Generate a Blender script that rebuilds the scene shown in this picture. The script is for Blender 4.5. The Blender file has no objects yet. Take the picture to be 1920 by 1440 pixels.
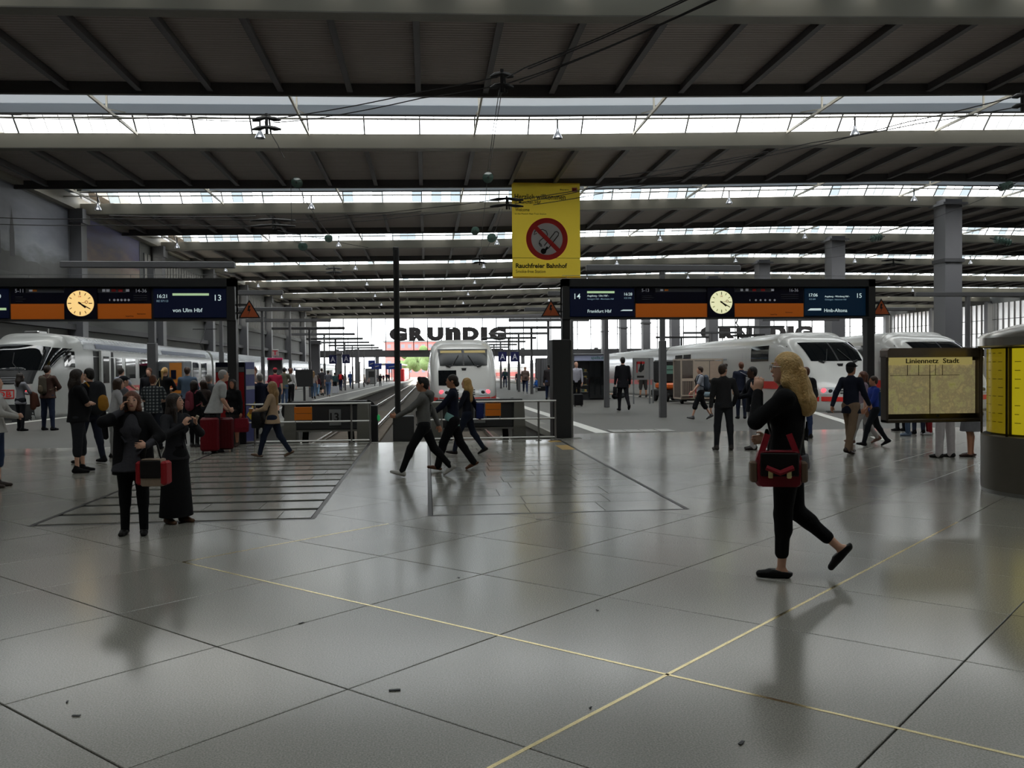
import bpy, math, random
import numpy as np
from mathutils import Matrix, Vector

# ------------------------------------------------------------------ camera, world, exposure
SC = bpy.context.scene
COL = SC.collection
FPX, CX, CY, EYE = 1608.0, 960.0, 720.0, 1.68      # focal length in pixels of a 1920x1440 frame, eye height in metres

def _axes(vx=800.0, vy=690.0, roll=0.011):
    d = np.array([(vx - CX) / FPX, -(vy - CY) / FPX, -1.0]); d /= np.linalg.norm(d)
    u = np.array([-math.sin(roll), math.cos(roll), 0.0]); u -= d * np.dot(u, d); u /= np.linalg.norm(u)
    return np.stack([np.cross(d, u), d, u], 1)
RC = _axes()                                        # world -> camera
cam_data = bpy.data.cameras.new('camera')
cam = bpy.data.objects.new('camera', cam_data); COL.objects.link(cam)
cam_data.sensor_width = 36.0
cam_data.lens = FPX * 36.0 / 1920.0
cam_data.clip_end = 2000.0; cam_data.clip_start = 0.05
M4 = Matrix([list(RC.T[0]) + [0], list(RC.T[1]) + [0], list(RC.T[2]) + [EYE], [0, 0, 0, 1]])
cam.matrix_world = M4
SC.camera = cam

world = bpy.data.worlds.new('overcast_sky'); SC.world = world
world.use_nodes = True
_nt = world.node_tree; _nt.nodes.clear()
_out = _nt.nodes.new('ShaderNodeOutputWorld'); _bg = _nt.nodes.new('ShaderNodeBackground')
_tc = _nt.nodes.new('ShaderNodeTexCoord'); _ns = _nt.nodes.new('ShaderNodeTexNoise'); _cr = _nt.nodes.new('ShaderNodeValToRGB')
_ns.inputs['Scale'].default_value = 2.2; _ns.inputs['Detail'].default_value = 5.0
_cr.color_ramp.elements[0].position = 0.35; _cr.color_ramp.elements[0].color = (0.90, 0.95, 1.0, 1)
_cr.color_ramp.elements[1].position = 0.65; _cr.color_ramp.elements[1].color = (1.0, 0.98, 0.93, 1)
_bg.inputs['Strength'].default_value = 5.0
_nt.links.new(_tc.outputs['Generated'], _ns.inputs['Vector']); _nt.links.new(_ns.outputs['Fac'], _cr.inputs['Fac'])
_nt.links.new(_cr.outputs['Color'], _bg.inputs['Color']); _nt.links.new(_bg.outputs['Background'], _out.inputs['Surface'])

SC.view_settings.view_transform = 'Standard'
SC.view_settings.look = 'None'
SC.view_settings.exposure = 0.3
SC.view_settings.gamma = 1.0
SC.view_settings.use_curve_mapping = False
SC.cycles.max_bounces = 7; SC.cycles.diffuse_bounces = 5; SC.cycles.glossy_bounces = 4
SC.cycles.transmission_bounces = 6; SC.cycles.transparent_max_bounces = 16
SC.cycles.use_denoising = True
SC.cycles.caustics_reflective = False; SC.cycles.caustics_refractive = False
SC.cycles.sample_clamp_indirect = 6.0

# ------------------------------------------------------------------ where things stand
SLOPE = 0.0085                                       # the platforms fall gently away from the concourse
def zg(y): return -SLOPE * max(0.0, y - 20.5)
def ray(px, py): return RC.T @ np.array([(px - CX) / FPX, -(py - CY) / FPX, -1.0])
def at_z(px, py, z):
    r = ray(px, py); t = (z - EYE) / r[2]; return Vector((r[0] * t, r[1] * t, z))
def at_y(px, py, y):
    r = ray(px, py); t = y / r[1]; return Vector((r[0] * t, y, r[2] * t + EYE))
def on_floor(px, py):
    p = at_z(px, py, 0.0)
    for _ in range(25): p = at_z(px, py, zg(p.y))
    return p

# ------------------------------------------------------------------ materials
def lin(c):
    out = []
    for v in c[:3]:
        v = v / 255.0
        out.append(v / 12.92 if v <= 0.04045 else ((v + 0.055) / 1.055) ** 2.4)
    return tuple(out) + (1.0,)
_mats = {}
def mat(name, rgb, rough=0.6, metal=0.0, var=0.12, scale=6.0, bump=0.0, bscale=40.0, spec=0.5, coat=0.0):
    if name in _mats: return _mats[name]
    m = bpy.data.materials.new(name); m.use_nodes = True
    nt = m.node_tree; b = nt.nodes['Principled BSDF']
    c = lin(rgb)
    b.inputs['Roughness'].default_value = rough; b.inputs['Metallic'].default_value = metal
    b.inputs['Specular IOR Level'].default_value = spec
    if coat: b.inputs['Coat Weight'].default_value = coat; b.inputs['Coat Roughness'].default_value = 0.08
    tc = nt.nodes.new('ShaderNodeTexCoord')
    if var > 0:
        ns = nt.nodes.new('ShaderNodeTexNoise'); ns.inputs['Scale'].default_value = scale; ns.inputs['Detail'].default_value = 4.0
        mx = nt.nodes.new('ShaderNodeMix'); mx.data_type = 'RGBA'
        mx.inputs['A'].default_value = tuple(v * (1 - var) for v in c[:3]) + (1,)
        mx.inputs['B'].default_value = tuple(min(1, v * (1 + var)) for v in c[:3]) + (1,)
        nt.links.new(tc.outputs['Object'], ns.inputs['Vector']); nt.links.new(ns.outputs['Fac'], mx.inputs['Factor'])
        nt.links.new(mx.outputs['Result'], b.inputs['Base Color'])
    else:
        b.inputs['Base Color'].default_value = c
    if bump > 0:
        n2 = nt.nodes.new('ShaderNodeTexNoise'); n2.inputs['Scale'].default_value = bscale; n2.inputs['Detail'].default_value = 3.0
        bp = nt.nodes.new('ShaderNodeBump'); bp.inputs['Strength'].default_value = bump; bp.inputs['Distance'].default_value = 0.02
        nt.links.new(tc.outputs['Object'], n2.inputs['Vector']); nt.links.new(n2.outputs['Fac'], bp.inputs['Height'])
        nt.links.new(bp.outputs['Normal'], b.inputs['Normal'])
    _mats[name] = m
    return m
def emit(name, rgb, strength, var=0.0, scale=5.0, base=None):
    if name in _mats: return _mats[name]
    m = bpy.data.materials.new(name); m.use_nodes = True
    nt = m.node_tree; b = nt.nodes['Principled BSDF']
    c = lin(rgb)
    b.inputs['Base Color'].default_value = lin(base) if base else c
    b.inputs['Roughness'].default_value = 0.35
    b.inputs['Emission Color'].default_value = c; b.inputs['Emission Strength'].default_value = strength
    if var > 0:
        tc = nt.nodes.new('ShaderNodeTexCoord'); ns = nt.nodes.new('ShaderNodeTexNoise'); ns.inputs['Scale'].default_value = scale; ns.inputs['Detail'].default_value = 6.0
        mx = nt.nodes.new('ShaderNodeMix'); mx.data_type = 'RGBA'
        mx.inputs['A'].default_value = tuple(v * (1 - var) for v in c[:3]) + (1,); mx.inputs['B'].default_value = tuple(v * (1 + var) for v in c[:3]) + (1,)
        nt.links.new(tc.outputs['Object'], ns.inputs['Vector']); nt.links.new(ns.outputs['Fac'], mx.inputs['Factor'])
        nt.links.new(mx.outputs['Result'], b.inputs['Emission Color'])
    _mats[name] = m
    return m
def thin_glass(name, tint, gloss=0.10, clear=True, rough=0.02):
    """a single pane: lets light straight through, with a mirror sheen"""
    if name in _mats: return _mats[name]
    m = bpy.data.materials.new(name); m.use_nodes = True
    nt = m.node_tree; nt.nodes.clear()
    o = nt.nodes.new('ShaderNodeOutputMaterial'); t = nt.nodes.new('ShaderNodeBsdfTransparent'); g = nt.nodes.new('ShaderNodeBsdfGlossy')
    mx = nt.nodes.new('ShaderNodeMixShader'); fr = nt.nodes.new('ShaderNodeFresnel'); fr.inputs['IOR'].default_value = 1.35
    t.inputs['Color'].default_value = lin(tint); g.inputs['Roughness'].default_value = rough
    if not clear:
        tl = nt.nodes.new('ShaderNodeBsdfTranslucent'); tl.inputs['Color'].default_value = lin(tint)
        m2 = nt.nodes.new('ShaderNodeMixShader'); m2.inputs['Fac'].default_value = 0.55
        nt.links.new(t.outputs[0], m2.inputs[1]); nt.links.new(tl.outputs[0], m2.inputs[2]); src = m2.outputs[0]
    else: src = t.outputs[0]
    nt.links.new(fr.outputs[0], mx.inputs['Fac']); nt.links.new(src, mx.inputs[1]); nt.links.new(g.outputs[0], mx.inputs[2])
    nt.links.new(mx.outputs[0], o.inputs['Surface'])
    _mats[name] = m
    return m

# ------------------------------------------------------------------ mesh building
class MB:
    def __init__(s): s.v = []; s.f = []; s.mi = []; s.cur = 0
    def face(s, *ids): s.f.append(ids); s.mi.append(s.cur)
    def quad(s, a, b, c, d):
        n = len(s.v); s.v += [tuple(a), tuple(b), tuple(c), tuple(d)]; s.face(n, n + 1, n + 2, n + 3); return s
    def poly(s, pts):
        n = len(s.v); s.v += [tuple(p) for p in pts]; s.face(*range(n, n + len(pts))); return s
    def hexa(s, p):
        n = len(s.v); s.v += [tuple(q) for q in p]
        for q in ((3, 2, 1, 0), (4, 5, 6, 7), (0, 1, 5, 4), (1, 2, 6, 5), (2, 3, 7, 6), (3, 0, 4, 7)): s.face(*[n + i for i in q])
        return s
    def box(s, x0, y0, z0, x1, y1, z1):
        return s.hexa([(x0, y0, z0), (x1, y0, z0), (x1, y1, z0), (x0, y1, z0), (x0, y0, z1), (x1, y0, z1), (x1, y1, z1), (x0, y1, z1)])
    def bbox(s, x0, y0, z0, x1, y1, z1, r):
        """box with chamfered vertical and horizontal edges"""
        zs = [(z0, r), (z0 + r, 0), (z1 - r, 0), (z1, r)]
        rings = []
        for z, i in zs:
            a, b, c, d = x0 + i, y0 + i, x1 - i, y1 - i; k = max(r - i * .4, r * .5)
            rings.append([(a + k, b, z), (c - k, b, z), (c, b + k, z), (c, d - k, z), (c - k, d, z), (a + k, d, z), (a, d - k, z), (a, b + k, z)])
        return s.loft(rings, cap=True)
    def bar(s, p, q, w, h, up=(0, 0, 1)):
        p, q = Vector(p), Vector(q); d = (q - p).normalized(); u = Vector(up)
        if abs(d.dot(u)) > 0.99: u = Vector((0, 1, 0))
        a = d.cross(u).normalized() * (w / 2); b = a.cross(d).normalized() * (h / 2)
        return s.hexa([p - a - b, p + a - b, p + a + b, p - a + b, q - a - b, q + a - b, q + a + b, q - a + b])
    def loft(s, rings, cap=True, closed=True):
        n0 = len(s.v); k = len(rings[0])
        for r in rings: s.v += [tuple(p) for p in r]
        for i in range(len(rings) - 1):
            for j in range(k if closed else k - 1):
                a = n0 + i * k + j; b = n0 + i * k + (j + 1) % k
                s.face(a, b, b + k, a + k)
        if cap:
            s.face(*[n0 + j for j in reversed(range(k))]); s.face(*[n0 + (len(rings) - 1) * k + j for j in range(k)])
        return s
    def tube(s, pts, r, n=8, cap=True):
        pts = [Vector(p) for p in pts]; rings = []; ref = None
        for i, p in enumerate(pts):
            d = (pts[min(i + 1, len(pts) - 1)] - pts[max(i - 1, 0)]).normalized()
            if ref is None: ref = Vector((0, 0, 1)) if abs(d.z) < 0.9 else Vector((1, 0, 0))
            a = d.cross(ref).normalized(); b = a.cross(d).normalized(); ref = b
            rr = r[i] if isinstance(r, (list, tuple)) else r
            rings.append([p + (a * math.cos(t) + b * math.sin(t)) * rr for t in [2 * math.pi * j / n for j in range(n)]])
        return s.loft(rings, cap)
    def lathe(s, prof, c=(0, 0, 0), n=20, a0=0.0, a1=2 * math.pi, axis='z'):
        full = abs(a1 - a0 - 2 * math.pi) < 1e-6; rings = []
        for r, z in prof:
            ring = []
            for j in range(n if full else n + 1):
                t = a0 + (a1 - a0) * j / n
                if axis == 'z': ring.append((c[0] + r * math.cos(t), c[1] + r * math.sin(t), c[2] + z))
                elif axis == 'y': ring.append((c[0] + r * math.cos(t), c[1] + z, c[2] + r * math.sin(t)))
                else: ring.append((c[0] + z, c[1] + r * math.cos(t), c[2] + r * math.sin(t)))
            rings.append(ring)
        return s.loft(rings, cap=False, closed=full)
    def sphere(s, c, rx, ry=None, rz=None, n=12, m=8):
        ry = ry or rx; rz = rz or rx
        n0 = len(s.v); s.v.append((c[0], c[1], c[2] - rz))
        for i in range(1, m):
            a = -math.pi / 2 + math.pi * i / m
            for j in range(n):
                t = 2 * math.pi * j / n; s.v.append((c[0] + rx * math.cos(a) * math.cos(t), c[1] + ry * math.cos(a) * math.sin(t), c[2] + rz * math.sin(a)))
        s.v.append((c[0], c[1], c[2] + rz)); last = len(s.v) - 1
        for j in range(n):
            s.face(n0, n0 + 1 + (j + 1) % n, n0 + 1 + j)
            for i in range(m - 2):
                a = n0 + 1 + i * n + j; b = n0 + 1 + i * n + (j + 1) % n; s.face(a, b, b + n, a + n)
            s.face(n0 + 1 + (m - 2) * n + j, n0 + 1 + (m - 2) * n + (j + 1) % n, last)
        return s
    def prism(s, poly, y0, y1):
        """polygon in x,z extruded along y"""
        k = len(poly); n = len(s.v)
        s.v += [(p[0], y0, p[1]) for p in poly] + [(p[0], y1, p[1]) for p in poly]
        s.face(*range(n, n + k)); s.face(*reversed(range(n + k, n + 2 * k)))
        for j in range(k): s.face(n + (j + 1) % k, n + j, n + k + j, n + k + (j + 1) % k)
        return s
    def mesh(s, name, mats, smooth=False, angle=None):
        me = bpy.data.meshes.new(name); me.from_pydata(s.v, [], s.f)
        for m in (mats if isinstance(mats, (list, tuple)) else [mats]): me.materials.append(m)
        if isinstance(mats, (list, tuple)) and len(mats) > 1: me.polygons.foreach_set('material_index', s.mi)
        if smooth:
            me.polygons.foreach_set('use_smooth', [True] * len(me.polygons))
            if angle: me.set_sharp_from_angle(angle=math.radians(angle))
        me.update()
        return me
    def build(s, name, mats, parent=None, smooth=False, angle=35):
        return link(name, s.mesh(name, mats, smooth, angle), parent)
def link(name, data, parent=None):
    o = bpy.data.objects.new(name, data); COL.objects.link(o)
    if parent is not None: o.parent = parent
    return o
def tag(o, label=None, cat=None, group=None, kind=None):
    if label: o['label'] = label
    if cat: o['category'] = cat
    if group: o['group'] = group
    if kind: o['kind'] = kind
    return o
def thing(name, label, cat, loc=(0, 0, 0), rz=0.0, group=None):
    o = bpy.data.objects.new(name, None); COL.objects.link(o); o.empty_display_size = 0.2
    o.location = loc; o.rotation_euler = (0, 0, rz)
    return tag(o, label, cat, group)
def struct(name, parent=None):
    o = bpy.data.objects.new(name, None); COL.objects.link(o); o['kind'] = 'structure'
    return o
def copy_tree(o, parent=None):
    c = o.copy(); COL.objects.link(c); c.parent = parent
    for ch in list(o.children): copy_tree(ch, c)
    return c
def text(s, size, m, parent, loc, rot=(math.pi / 2, 0, 0), name='lettering', align='LEFT', ext=0.003, sx=1.0, bold=0.0, fit=None):
    """letters as a mesh; fit = (width, height) scales them to a box"""
    cu = bpy.data.curves.new(name, 'FONT'); cu.body = s; cu.size = size; cu.extrude = ext; cu.align_x = align; cu.offset = bold * size
    cu.resolution_u = 3
    t = bpy.data.objects.new(name, cu); COL.objects.link(t)
    dg = bpy.context.evaluated_depsgraph_get(); dg.update()
    me = bpy.data.meshes.new_from_object(t.evaluated_get(dg))
    bpy.data.objects.remove(t); bpy.data.curves.remove(cu)
    me.materials.clear(); me.materials.append(m)
    if len(me.vertices):
        co = np.empty(len(me.vertices) * 3); me.vertices.foreach_get('co', co); co = co.reshape(-1, 3)
        if fit:
            lo, hi = co.min(0), co.max(0)
            co[:, 0] = (co[:, 0] - lo[0]) * fit[0] / (hi[0] - lo[0]); co[:, 1] = (co[:, 1] - lo[1]) * fit[1] / (hi[1] - lo[1])
        co[:, 0] *= sx; me.vertices.foreach_set('co', co.ravel()); me.update()
    o = link(name, me, parent); o.location = loc; o.rotation_euler = rot
    return o
RND = random.Random(7)
# ------------------------------------------------------------------ the hall: heights and bays
BEAM_Y = [10.6, 31.1, 50.0, 70.4, 90.9, 111.4, 131.8, 152.2, 172.7, 193.1, 213.6]
XL, XR, YB, YE = -27.6, 120.0, -14.0, 215.5
def RZ(x):                                            # underside of the roof beams, slightly cambered
    xs = [-40, XL, 5.0, 37.0, 52.0, XR]; zs = [13.9, 13.97, 14.45, 15.33, 15.36, 14.9]
    return float(np.interp(x, xs, zs))
MX = [-0.25 + 3.14 * i for i in range(-9, 39)]              # roof modules across the hall

M_slab = mat('polished_granite', (150, 151, 146), rough=0.24, var=0)
def _granite(m, a, b, rough, speck=420.0):
    nt = m.node_tree; bs = nt.nodes['Principled BSDF']; bs.inputs['Specular IOR Level'].default_value = 0.95
    tc = nt.nodes.new('ShaderNodeTexCoord'); oi = nt.nodes.new('ShaderNodeObjectInfo')
    n1 = nt.nodes.new('ShaderNodeTexNoise'); n1.inputs['Scale'].default_value = speck * 0.28; n1.inputs['Detail'].default_value = 3
    n2 = nt.nodes.new('ShaderNodeTexNoise'); n2.inputs['Scale'].default_value = 0.8; n2.inputs['Detail'].default_value = 5
    mx = nt.nodes.new('ShaderNodeMix'); mx.data_type = 'RGBA'; mx.inputs['A'].default_value = lin(a); mx.inputs['B'].default_value = lin(b)
    r1 = nt.nodes.new('ShaderNodeMapRange'); r1.inputs['From Min'].default_value = 0.35; r1.inputs['From Max'].default_value = 0.65
    nt.links.new(tc.outputs['Object'], n1.inputs['Vector']); nt.links.new(n1.outputs['Fac'], r1.inputs['Value']); nt.links.new(r1.outputs[0], mx.inputs['Factor'])
    geo = nt.nodes.new('ShaderNodeNewGeometry'); nt.links.new(geo.outputs['Position'], n2.inputs['Vector'])
    hs = nt.nodes.new('ShaderNodeHueSaturation')
    add = nt.nodes.new('ShaderNodeMath'); add.operation = 'MULTIPLY_ADD'; add.inputs[1].default_value = 0.16; add.inputs[2].default_value = 0.88
    ad2 = nt.nodes.new('ShaderNodeMath'); ad2.operation = 'MULTIPLY_ADD'; ad2.inputs[1].default_value = 0.08
    nt.links.new(oi.outputs['Random'], add.inputs[0]); nt.links.new(n2.outputs['Fac'], ad2.inputs[0]); nt.links.new(add.outputs[0], ad2.inputs[2])
    nt.links.new(ad2.outputs[0], hs.inputs['Value']); nt.links.new(mx.outputs['Result'], hs.inputs['Color']); nt.links.new(hs.outputs['Color'], bs.inputs['Base Color'])
    rr = nt.nodes.new('ShaderNodeMapRange'); rr.inputs['From Min'].default_value = 0.3; rr.inputs['From Max'].default_value = 0.7
    rr.inputs['To Min'].default_value = rough * 0.92; rr.inputs['To Max'].default_value = rough * 1.12
    nt.links.new(n2.outputs['Fac'], rr.inputs['Value']); nt.links.new(rr.outputs[0], bs.inputs['Roughness'])
_granite(M_slab, (122, 120, 113), (164, 162, 153), 0.18)
M_strip = mat('inlay_slab', (150, 151, 146), rough=0.22, var=0)
_granite(M_strip, (128, 126, 119), (154, 152, 143), 0.16)
M_joint = mat('dark_joint', (34, 34, 33), rough=0.9)
M_brass = mat('brass_joint_glint', (240, 222, 168), rough=0.2, metal=1.0, var=0.15)  # real brass on buckles and bracelet; on the floor, painted glints of joints
M_asph = mat('asphalt', (80, 79, 75), rough=0.55, var=0.15, scale=3, bump=0.15, bscale=120)
M_wline = mat('white_line', (200, 200, 194), rough=0.6, var=0.1)
M_curb = mat('platform_curb', (120, 119, 112), rough=0.7, var=0.15)
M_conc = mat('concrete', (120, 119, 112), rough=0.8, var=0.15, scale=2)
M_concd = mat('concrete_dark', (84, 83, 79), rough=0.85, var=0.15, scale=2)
M_ballast = mat('oily_ballast', (66, 62, 56), rough=0.95, var=0.4, scale=14, bump=1.0, bscale=18)
M_beam = mat('painted_beam', (142, 137, 124), rough=0.6, var=0.06, scale=0.8)
M_soff = mat('corrugated_soffit', (140, 130, 124), rough=0.7, var=0.08, scale=0.6)
def _corrugate(m, period):
    nt = m.node_tree; b = nt.nodes['Principled BSDF']; tc = nt.nodes.new('ShaderNodeTexCoord')
    w = nt.nodes.new('ShaderNodeTexWave'); w.bands_direction = 'Y'; w.inputs['Scale'].default_value = 2 * math.pi / 20.0 / period
    bp = nt.nodes.new('ShaderNodeBump'); bp.inputs['Strength'].default_value = 0.9; bp.inputs['Distance'].default_value = 0.06
    nt.links.new(tc.outputs['Object'], w.inputs['Vector']); nt.links.new(w.outputs['Fac'], bp.inputs['Height']); nt.links.new(bp.outputs['Normal'], b.inputs['Normal'])
_corrugate(M_soff, 0.25)
M_rib = mat('roof_rib', (74, 71, 72), rough=0.6)
M_fascia = mat('roof_fascia', (74, 72, 72), rough=0.6)
M_frame = mat('glazing_bar', (60, 58, 56), rough=0.5)
M_strut = mat('roof_strut', (178, 172, 158), rough=0.6)
M_lant = bpy.data.materials.new('lantern_lining')
M_lant.use_nodes = True
_b = M_lant.node_tree.nodes['Principled BSDF']; _b.inputs['Base Color'].default_value = lin((214, 218, 222)); _b.inputs['Roughness'].default_value = 0.7
_lt = M_lant.node_tree; _tr = _lt.nodes.new('ShaderNodeBsdfTranslucent'); _tr.inputs['Color'].default_value = lin((206, 212, 218)); _mx = _lt.nodes.new('ShaderNodeMixShader'); _mx.inputs['Fac'].default_value = 0.10
_lt.links.new(_b.outputs[0], _mx.inputs[1]); _lt.links.new(_tr.outputs[0], _mx.inputs[2]); _lt.links.new(_mx.outputs[0], _lt.nodes['Material Output'].inputs['Surface'])
G_clear = thin_glass('skylight_glass', (250, 252, 252))
G_grey = thin_glass('skylight_glass_dirty', (150, 158, 160), clear=False)
G_rear_dim = thin_glass('rear_skylight_glass_dimmed', (128, 130, 126), clear=False)  # tint added to dim the light from the unseen first skylight
G_dark = thin_glass('skylight_glass_sooty', (108, 116, 120), clear=False)
G_wall = thin_glass('hall_glass', (246, 248, 248))
G_milk = thin_glass('milky_wall_glass', (236, 234, 220), clear=False, rough=.35)
M_board = mat('lantern_board', (222, 226, 230), .7, var=.05, scale=.5)
_n = M_board.node_tree; _t = _n.nodes.new('ShaderNodeBsdfTranslucent'); _t.inputs['Color'].default_value = lin((206, 212, 218)); _m = _n.nodes.new('ShaderNodeMixShader'); _m.inputs['Fac'].default_value = .5
_n.links.new(_n.nodes['Principled BSDF'].outputs[0], _m.inputs[1]); _n.links.new(_t.outputs[0], _m.inputs[2]); _n.links.new(_m.outputs[0], _n.nodes['Material Output'].inputs['Surface'])
M_wall = mat('hall_wall', (100, 101, 99), rough=0.8, var=0.08, scale=0.6)
M_walld = mat('hall_wall_dark', (70, 70, 72), rough=0.7, var=0.1)
M_column = mat('column_paint', (104, 104, 107), rough=0.55, var=0.06, scale=1.0)

# ------------------------------------------------------------------ floor of the concourse: diagonal slabs, joints, brass-coloured glints
floor = struct('floor')
FE = 19.65                                            # where the concourse floor stops at the track pit
PITS = [(-23.0, -14.3, 31.2), (-4.95, 3.25, FE), (14.35, 22.6, 29.6)]     # x0, x1, start
mb = MB()
def under(x0, y0, x1, y1): mb.quad((x0, y0, -0.012), (x1, y0, -0.012), (x1, y1, -0.012), (x0, y1, -0.012))
under(-60, YB, 120, 2.0); under(-60, 2.0, 120, FE)
mb.build('joint_bed', M_joint, floor)
def clip(poly, x0, y0, x1, y1):
    for ax, lim, sg in ((0, x0, 1), (0, x1, -1), (1, y0, 1), (1, y1, -1)):
        out = []
        for i in range(len(poly)):
            a, b = poly[i], poly[(i + 1) % len(poly)]
            da, db = (a[ax] - lim) * sg, (b[ax] - lim) * sg
            if da >= 0: out.append(a)
            if (da >= 0) != (db >= 0):
                t = da / (da - db); out.append((a[0] + (b[0] - a[0]) * t, a[1] + (b[1] - a[1]) * t))
        poly = out
        if len(poly) < 3: return []
    return poly
def area(p): return abs(sum(p[i][0] * p[(i + 1) % len(p)][1] - p[(i + 1) % len(p)][0] * p[i][1] for i in range(len(p)))) / 2
TL = (-4.31, 9.76, -1.29, FE); TR = (0.02, 9.76, 3.02, FE)
REG = [(-60, YB, 120, 9.76), (-60, 9.76, TL[0], FE), (TL[2], 9.76, TR[0], FE), (TR[2], 9.76, 120, FE)]
DX, DY, OX, OY = 0.857, 0.80, -0.43, 4.53
def slab_poly(i, j, g=0.006):
    cx, cy = OX + DX * i, OY + DY * (j + 1)
    return [(cx - DX + g, cy), (cx, cy - DY + g), (cx + DX - g, cy), (cx, cy + DY - g)]
def in_view(x, y, pad=1.0): return -0.50 * max(y, 3) - pad < x < 0.64 * max(y, 3) + pad
full = MB(); full.poly([(-DX + .006, 0, 0), (0, -DY + .006, 0), (DX - .006, 0, 0), (0, DY - .006, 0)])
pp = slab_poly(0, 0); 
full = MB()
for a, b in zip(range(4), (1, 2, 3, 0)): pass
_q = [(-DX + .006, 0), (0, -DY + .006), (DX - .006, 0), (0, DY - .006)]
_i = [(x * 0.994, y * 0.994) for x, y in _q]
full.loft([[(x, y, -0.012) for x, y in _q], [(x, y, -0.003) for x, y in _q], [(x, y, 0) for x, y in _i]], cap=False); full.face(8, 9, 10, 11)
full_me = full.mesh('slab', M_slab)
far = MB()
for i in range(-60, 110):
    for j in range(-24, 24):
        if (i + j) % 2: continue
        p0 = slab_poly(i, j); cx, cy = OX + DX * i, OY + DY * (j + 1)
        if cy > FE + 1 or cy < YB - 1 or cx < -30 or cx > 30: continue
        for r in REG:
            p = clip(p0, *r)
            if not p or area(p) < 0.004: continue
            vis = in_view(cx, cy) and cy > 2.2
            if vis and abs(area(p) - area(p0)) < 1e-6:
                o = link('slab', full_me, floor); o.location = (cx, cy, 0)
            elif vis:
                c = np.mean(p, 0); m = MB(); q = [(x - c[0], y - c[1]) for x, y in p]
                m.loft([[(x, y, -0.012) for x, y in q], [(x, y, 0) for x, y in q]], cap=False); m.face(*range(len(q), 2 * len(q)))
                o = m.build('slab', M_slab, floor); o.location = (c[0], c[1], 0)
            else: far.poly([(x, y, 0) for x, y in p])
far.quad((-60, YB, 0), (-30.5, YB, 0), (-30.5, FE, 0), (-60, FE, 0)); far.quad((30.5, YB, 0), (120, YB, 0), (120, FE, 0), (30.5, FE, 0))
tag(far.build('distant_slabs', M_slab, floor), kind='stuff')
# brass-coloured strips imitating light caught by four of the joints
def joint_pts(i, j): return (OX + DX * i, OY + DY * j)
def brass(i0, j0, i1, j1, w=0.011):
    a, b = joint_pts(i0, j0), joint_pts(i1, j1); d = Vector((b[0] - a[0], b[1] - a[1], 0)).normalized() * 0; n = Vector((-(b[1] - a[1]), b[0] - a[0], 0)).normalized() * w
    m = MB(); A, B = Vector((a[0], a[1], 0.0015)), Vector((b[0], b[1], 0.0015)); m.hexa([A - n - Vector((0, 0, .01)), A + n - Vector((0, 0, .01)), B + n - Vector((0, 0, .01)), B - n - Vector((0, 0, .01)), A - n, A + n, B + n, B - n])
    return m.build('brass_joint_glint', M_brass, floor)
brass(2, 0, -2, 4); brass(2, 0, 6, -4); brass(2, 0, -3, -5); brass(2, 0, 7, 5); brass(-2, 4, 0, 6)

# the two inlaid rectangles in front of the tracks: cross strips between steel edges
def inlay(R, rows, gap):
    x0, y0, x1, y1 = R
    ys = [y0 + 0.02]
    k = 0
    for d in rows: ys.append(ys[-1] + d)
    for a, b in zip(ys[:-1], ys[1:]):
        if a >= y1 - 0.1: break
        b = min(b, y1)
        cuts = [x0 + 0.03]; n = RND.choice((3, 4)); off = RND.uniform(0, .6)
        while cuts[-1] < x1 - 1.2: cuts.append(cuts[-1] + RND.uniform(0.65, 1.15))
        cuts.append(x1 - 0.03)
        for u, v in zip(cuts[:-1], cuts[1:]):
            m = MB(); g_ = gap() / 2; q = [(u + .004, a + g_), (v - .004, a + g_), (v - .004, b - g_), (u + .004, b - g_)]; c = np.mean(q, 0)
            q = [(x - c[0], y - c[1]) for x, y in q]
            m.loft([[(x, y, -0.012) for x, y in q], [(x, y, 0) for x, y in q]], cap=False); m.face(4, 5, 6, 7)
            o = m.build('strip_slab', M_strip, floor); o.location = (c[0], c[1], 0)
    m = MB()
    for (ax, ay, bx, by) in ((x0, y0, x1, y0), (x0, y0, x0, y1), (x1, y0, x1, y1)):
        n = Vector((-(by - ay), bx - ax, 0)).normalized() * 0.012
        m.bar((ax, ay, -0.004), (bx, by, -0.004), 0.05, 0.011)
    m.build('steel_edge', mat('steel_edge', (70, 70, 70), 0.4, 0.8), floor)
inlay(TL, [0.68] * 15, lambda: .15); inlay(TR, [0.68] * 15, lambda: RND.choice((.012, .02, .045)))
m = MB(); m.box(1.9, FE - 0.9, -0.006, 3.0, FE - 0.78, 0.0012)
# yellow warning paint left of the steel box
m = MB()
for a, b in ((0.0, 0.42), (1.2, 2.2)):
    m.hexa([(2.72, FE - .3 - b, 0), (2.99, FE - .3 - b, 0), (2.99, FE - .3 - a, 0), (2.72, FE - .3 - a, 0), (2.72, FE - .3 - b, .002), (2.99, FE - .3 - b, .002), (2.99, FE - .3 - a, .002), (2.72, FE - .3 - a, .002)])
m.build('yellow_paint_mark', mat('worn_yellow', (150, 120, 52), .6, var=.3), floor)

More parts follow.
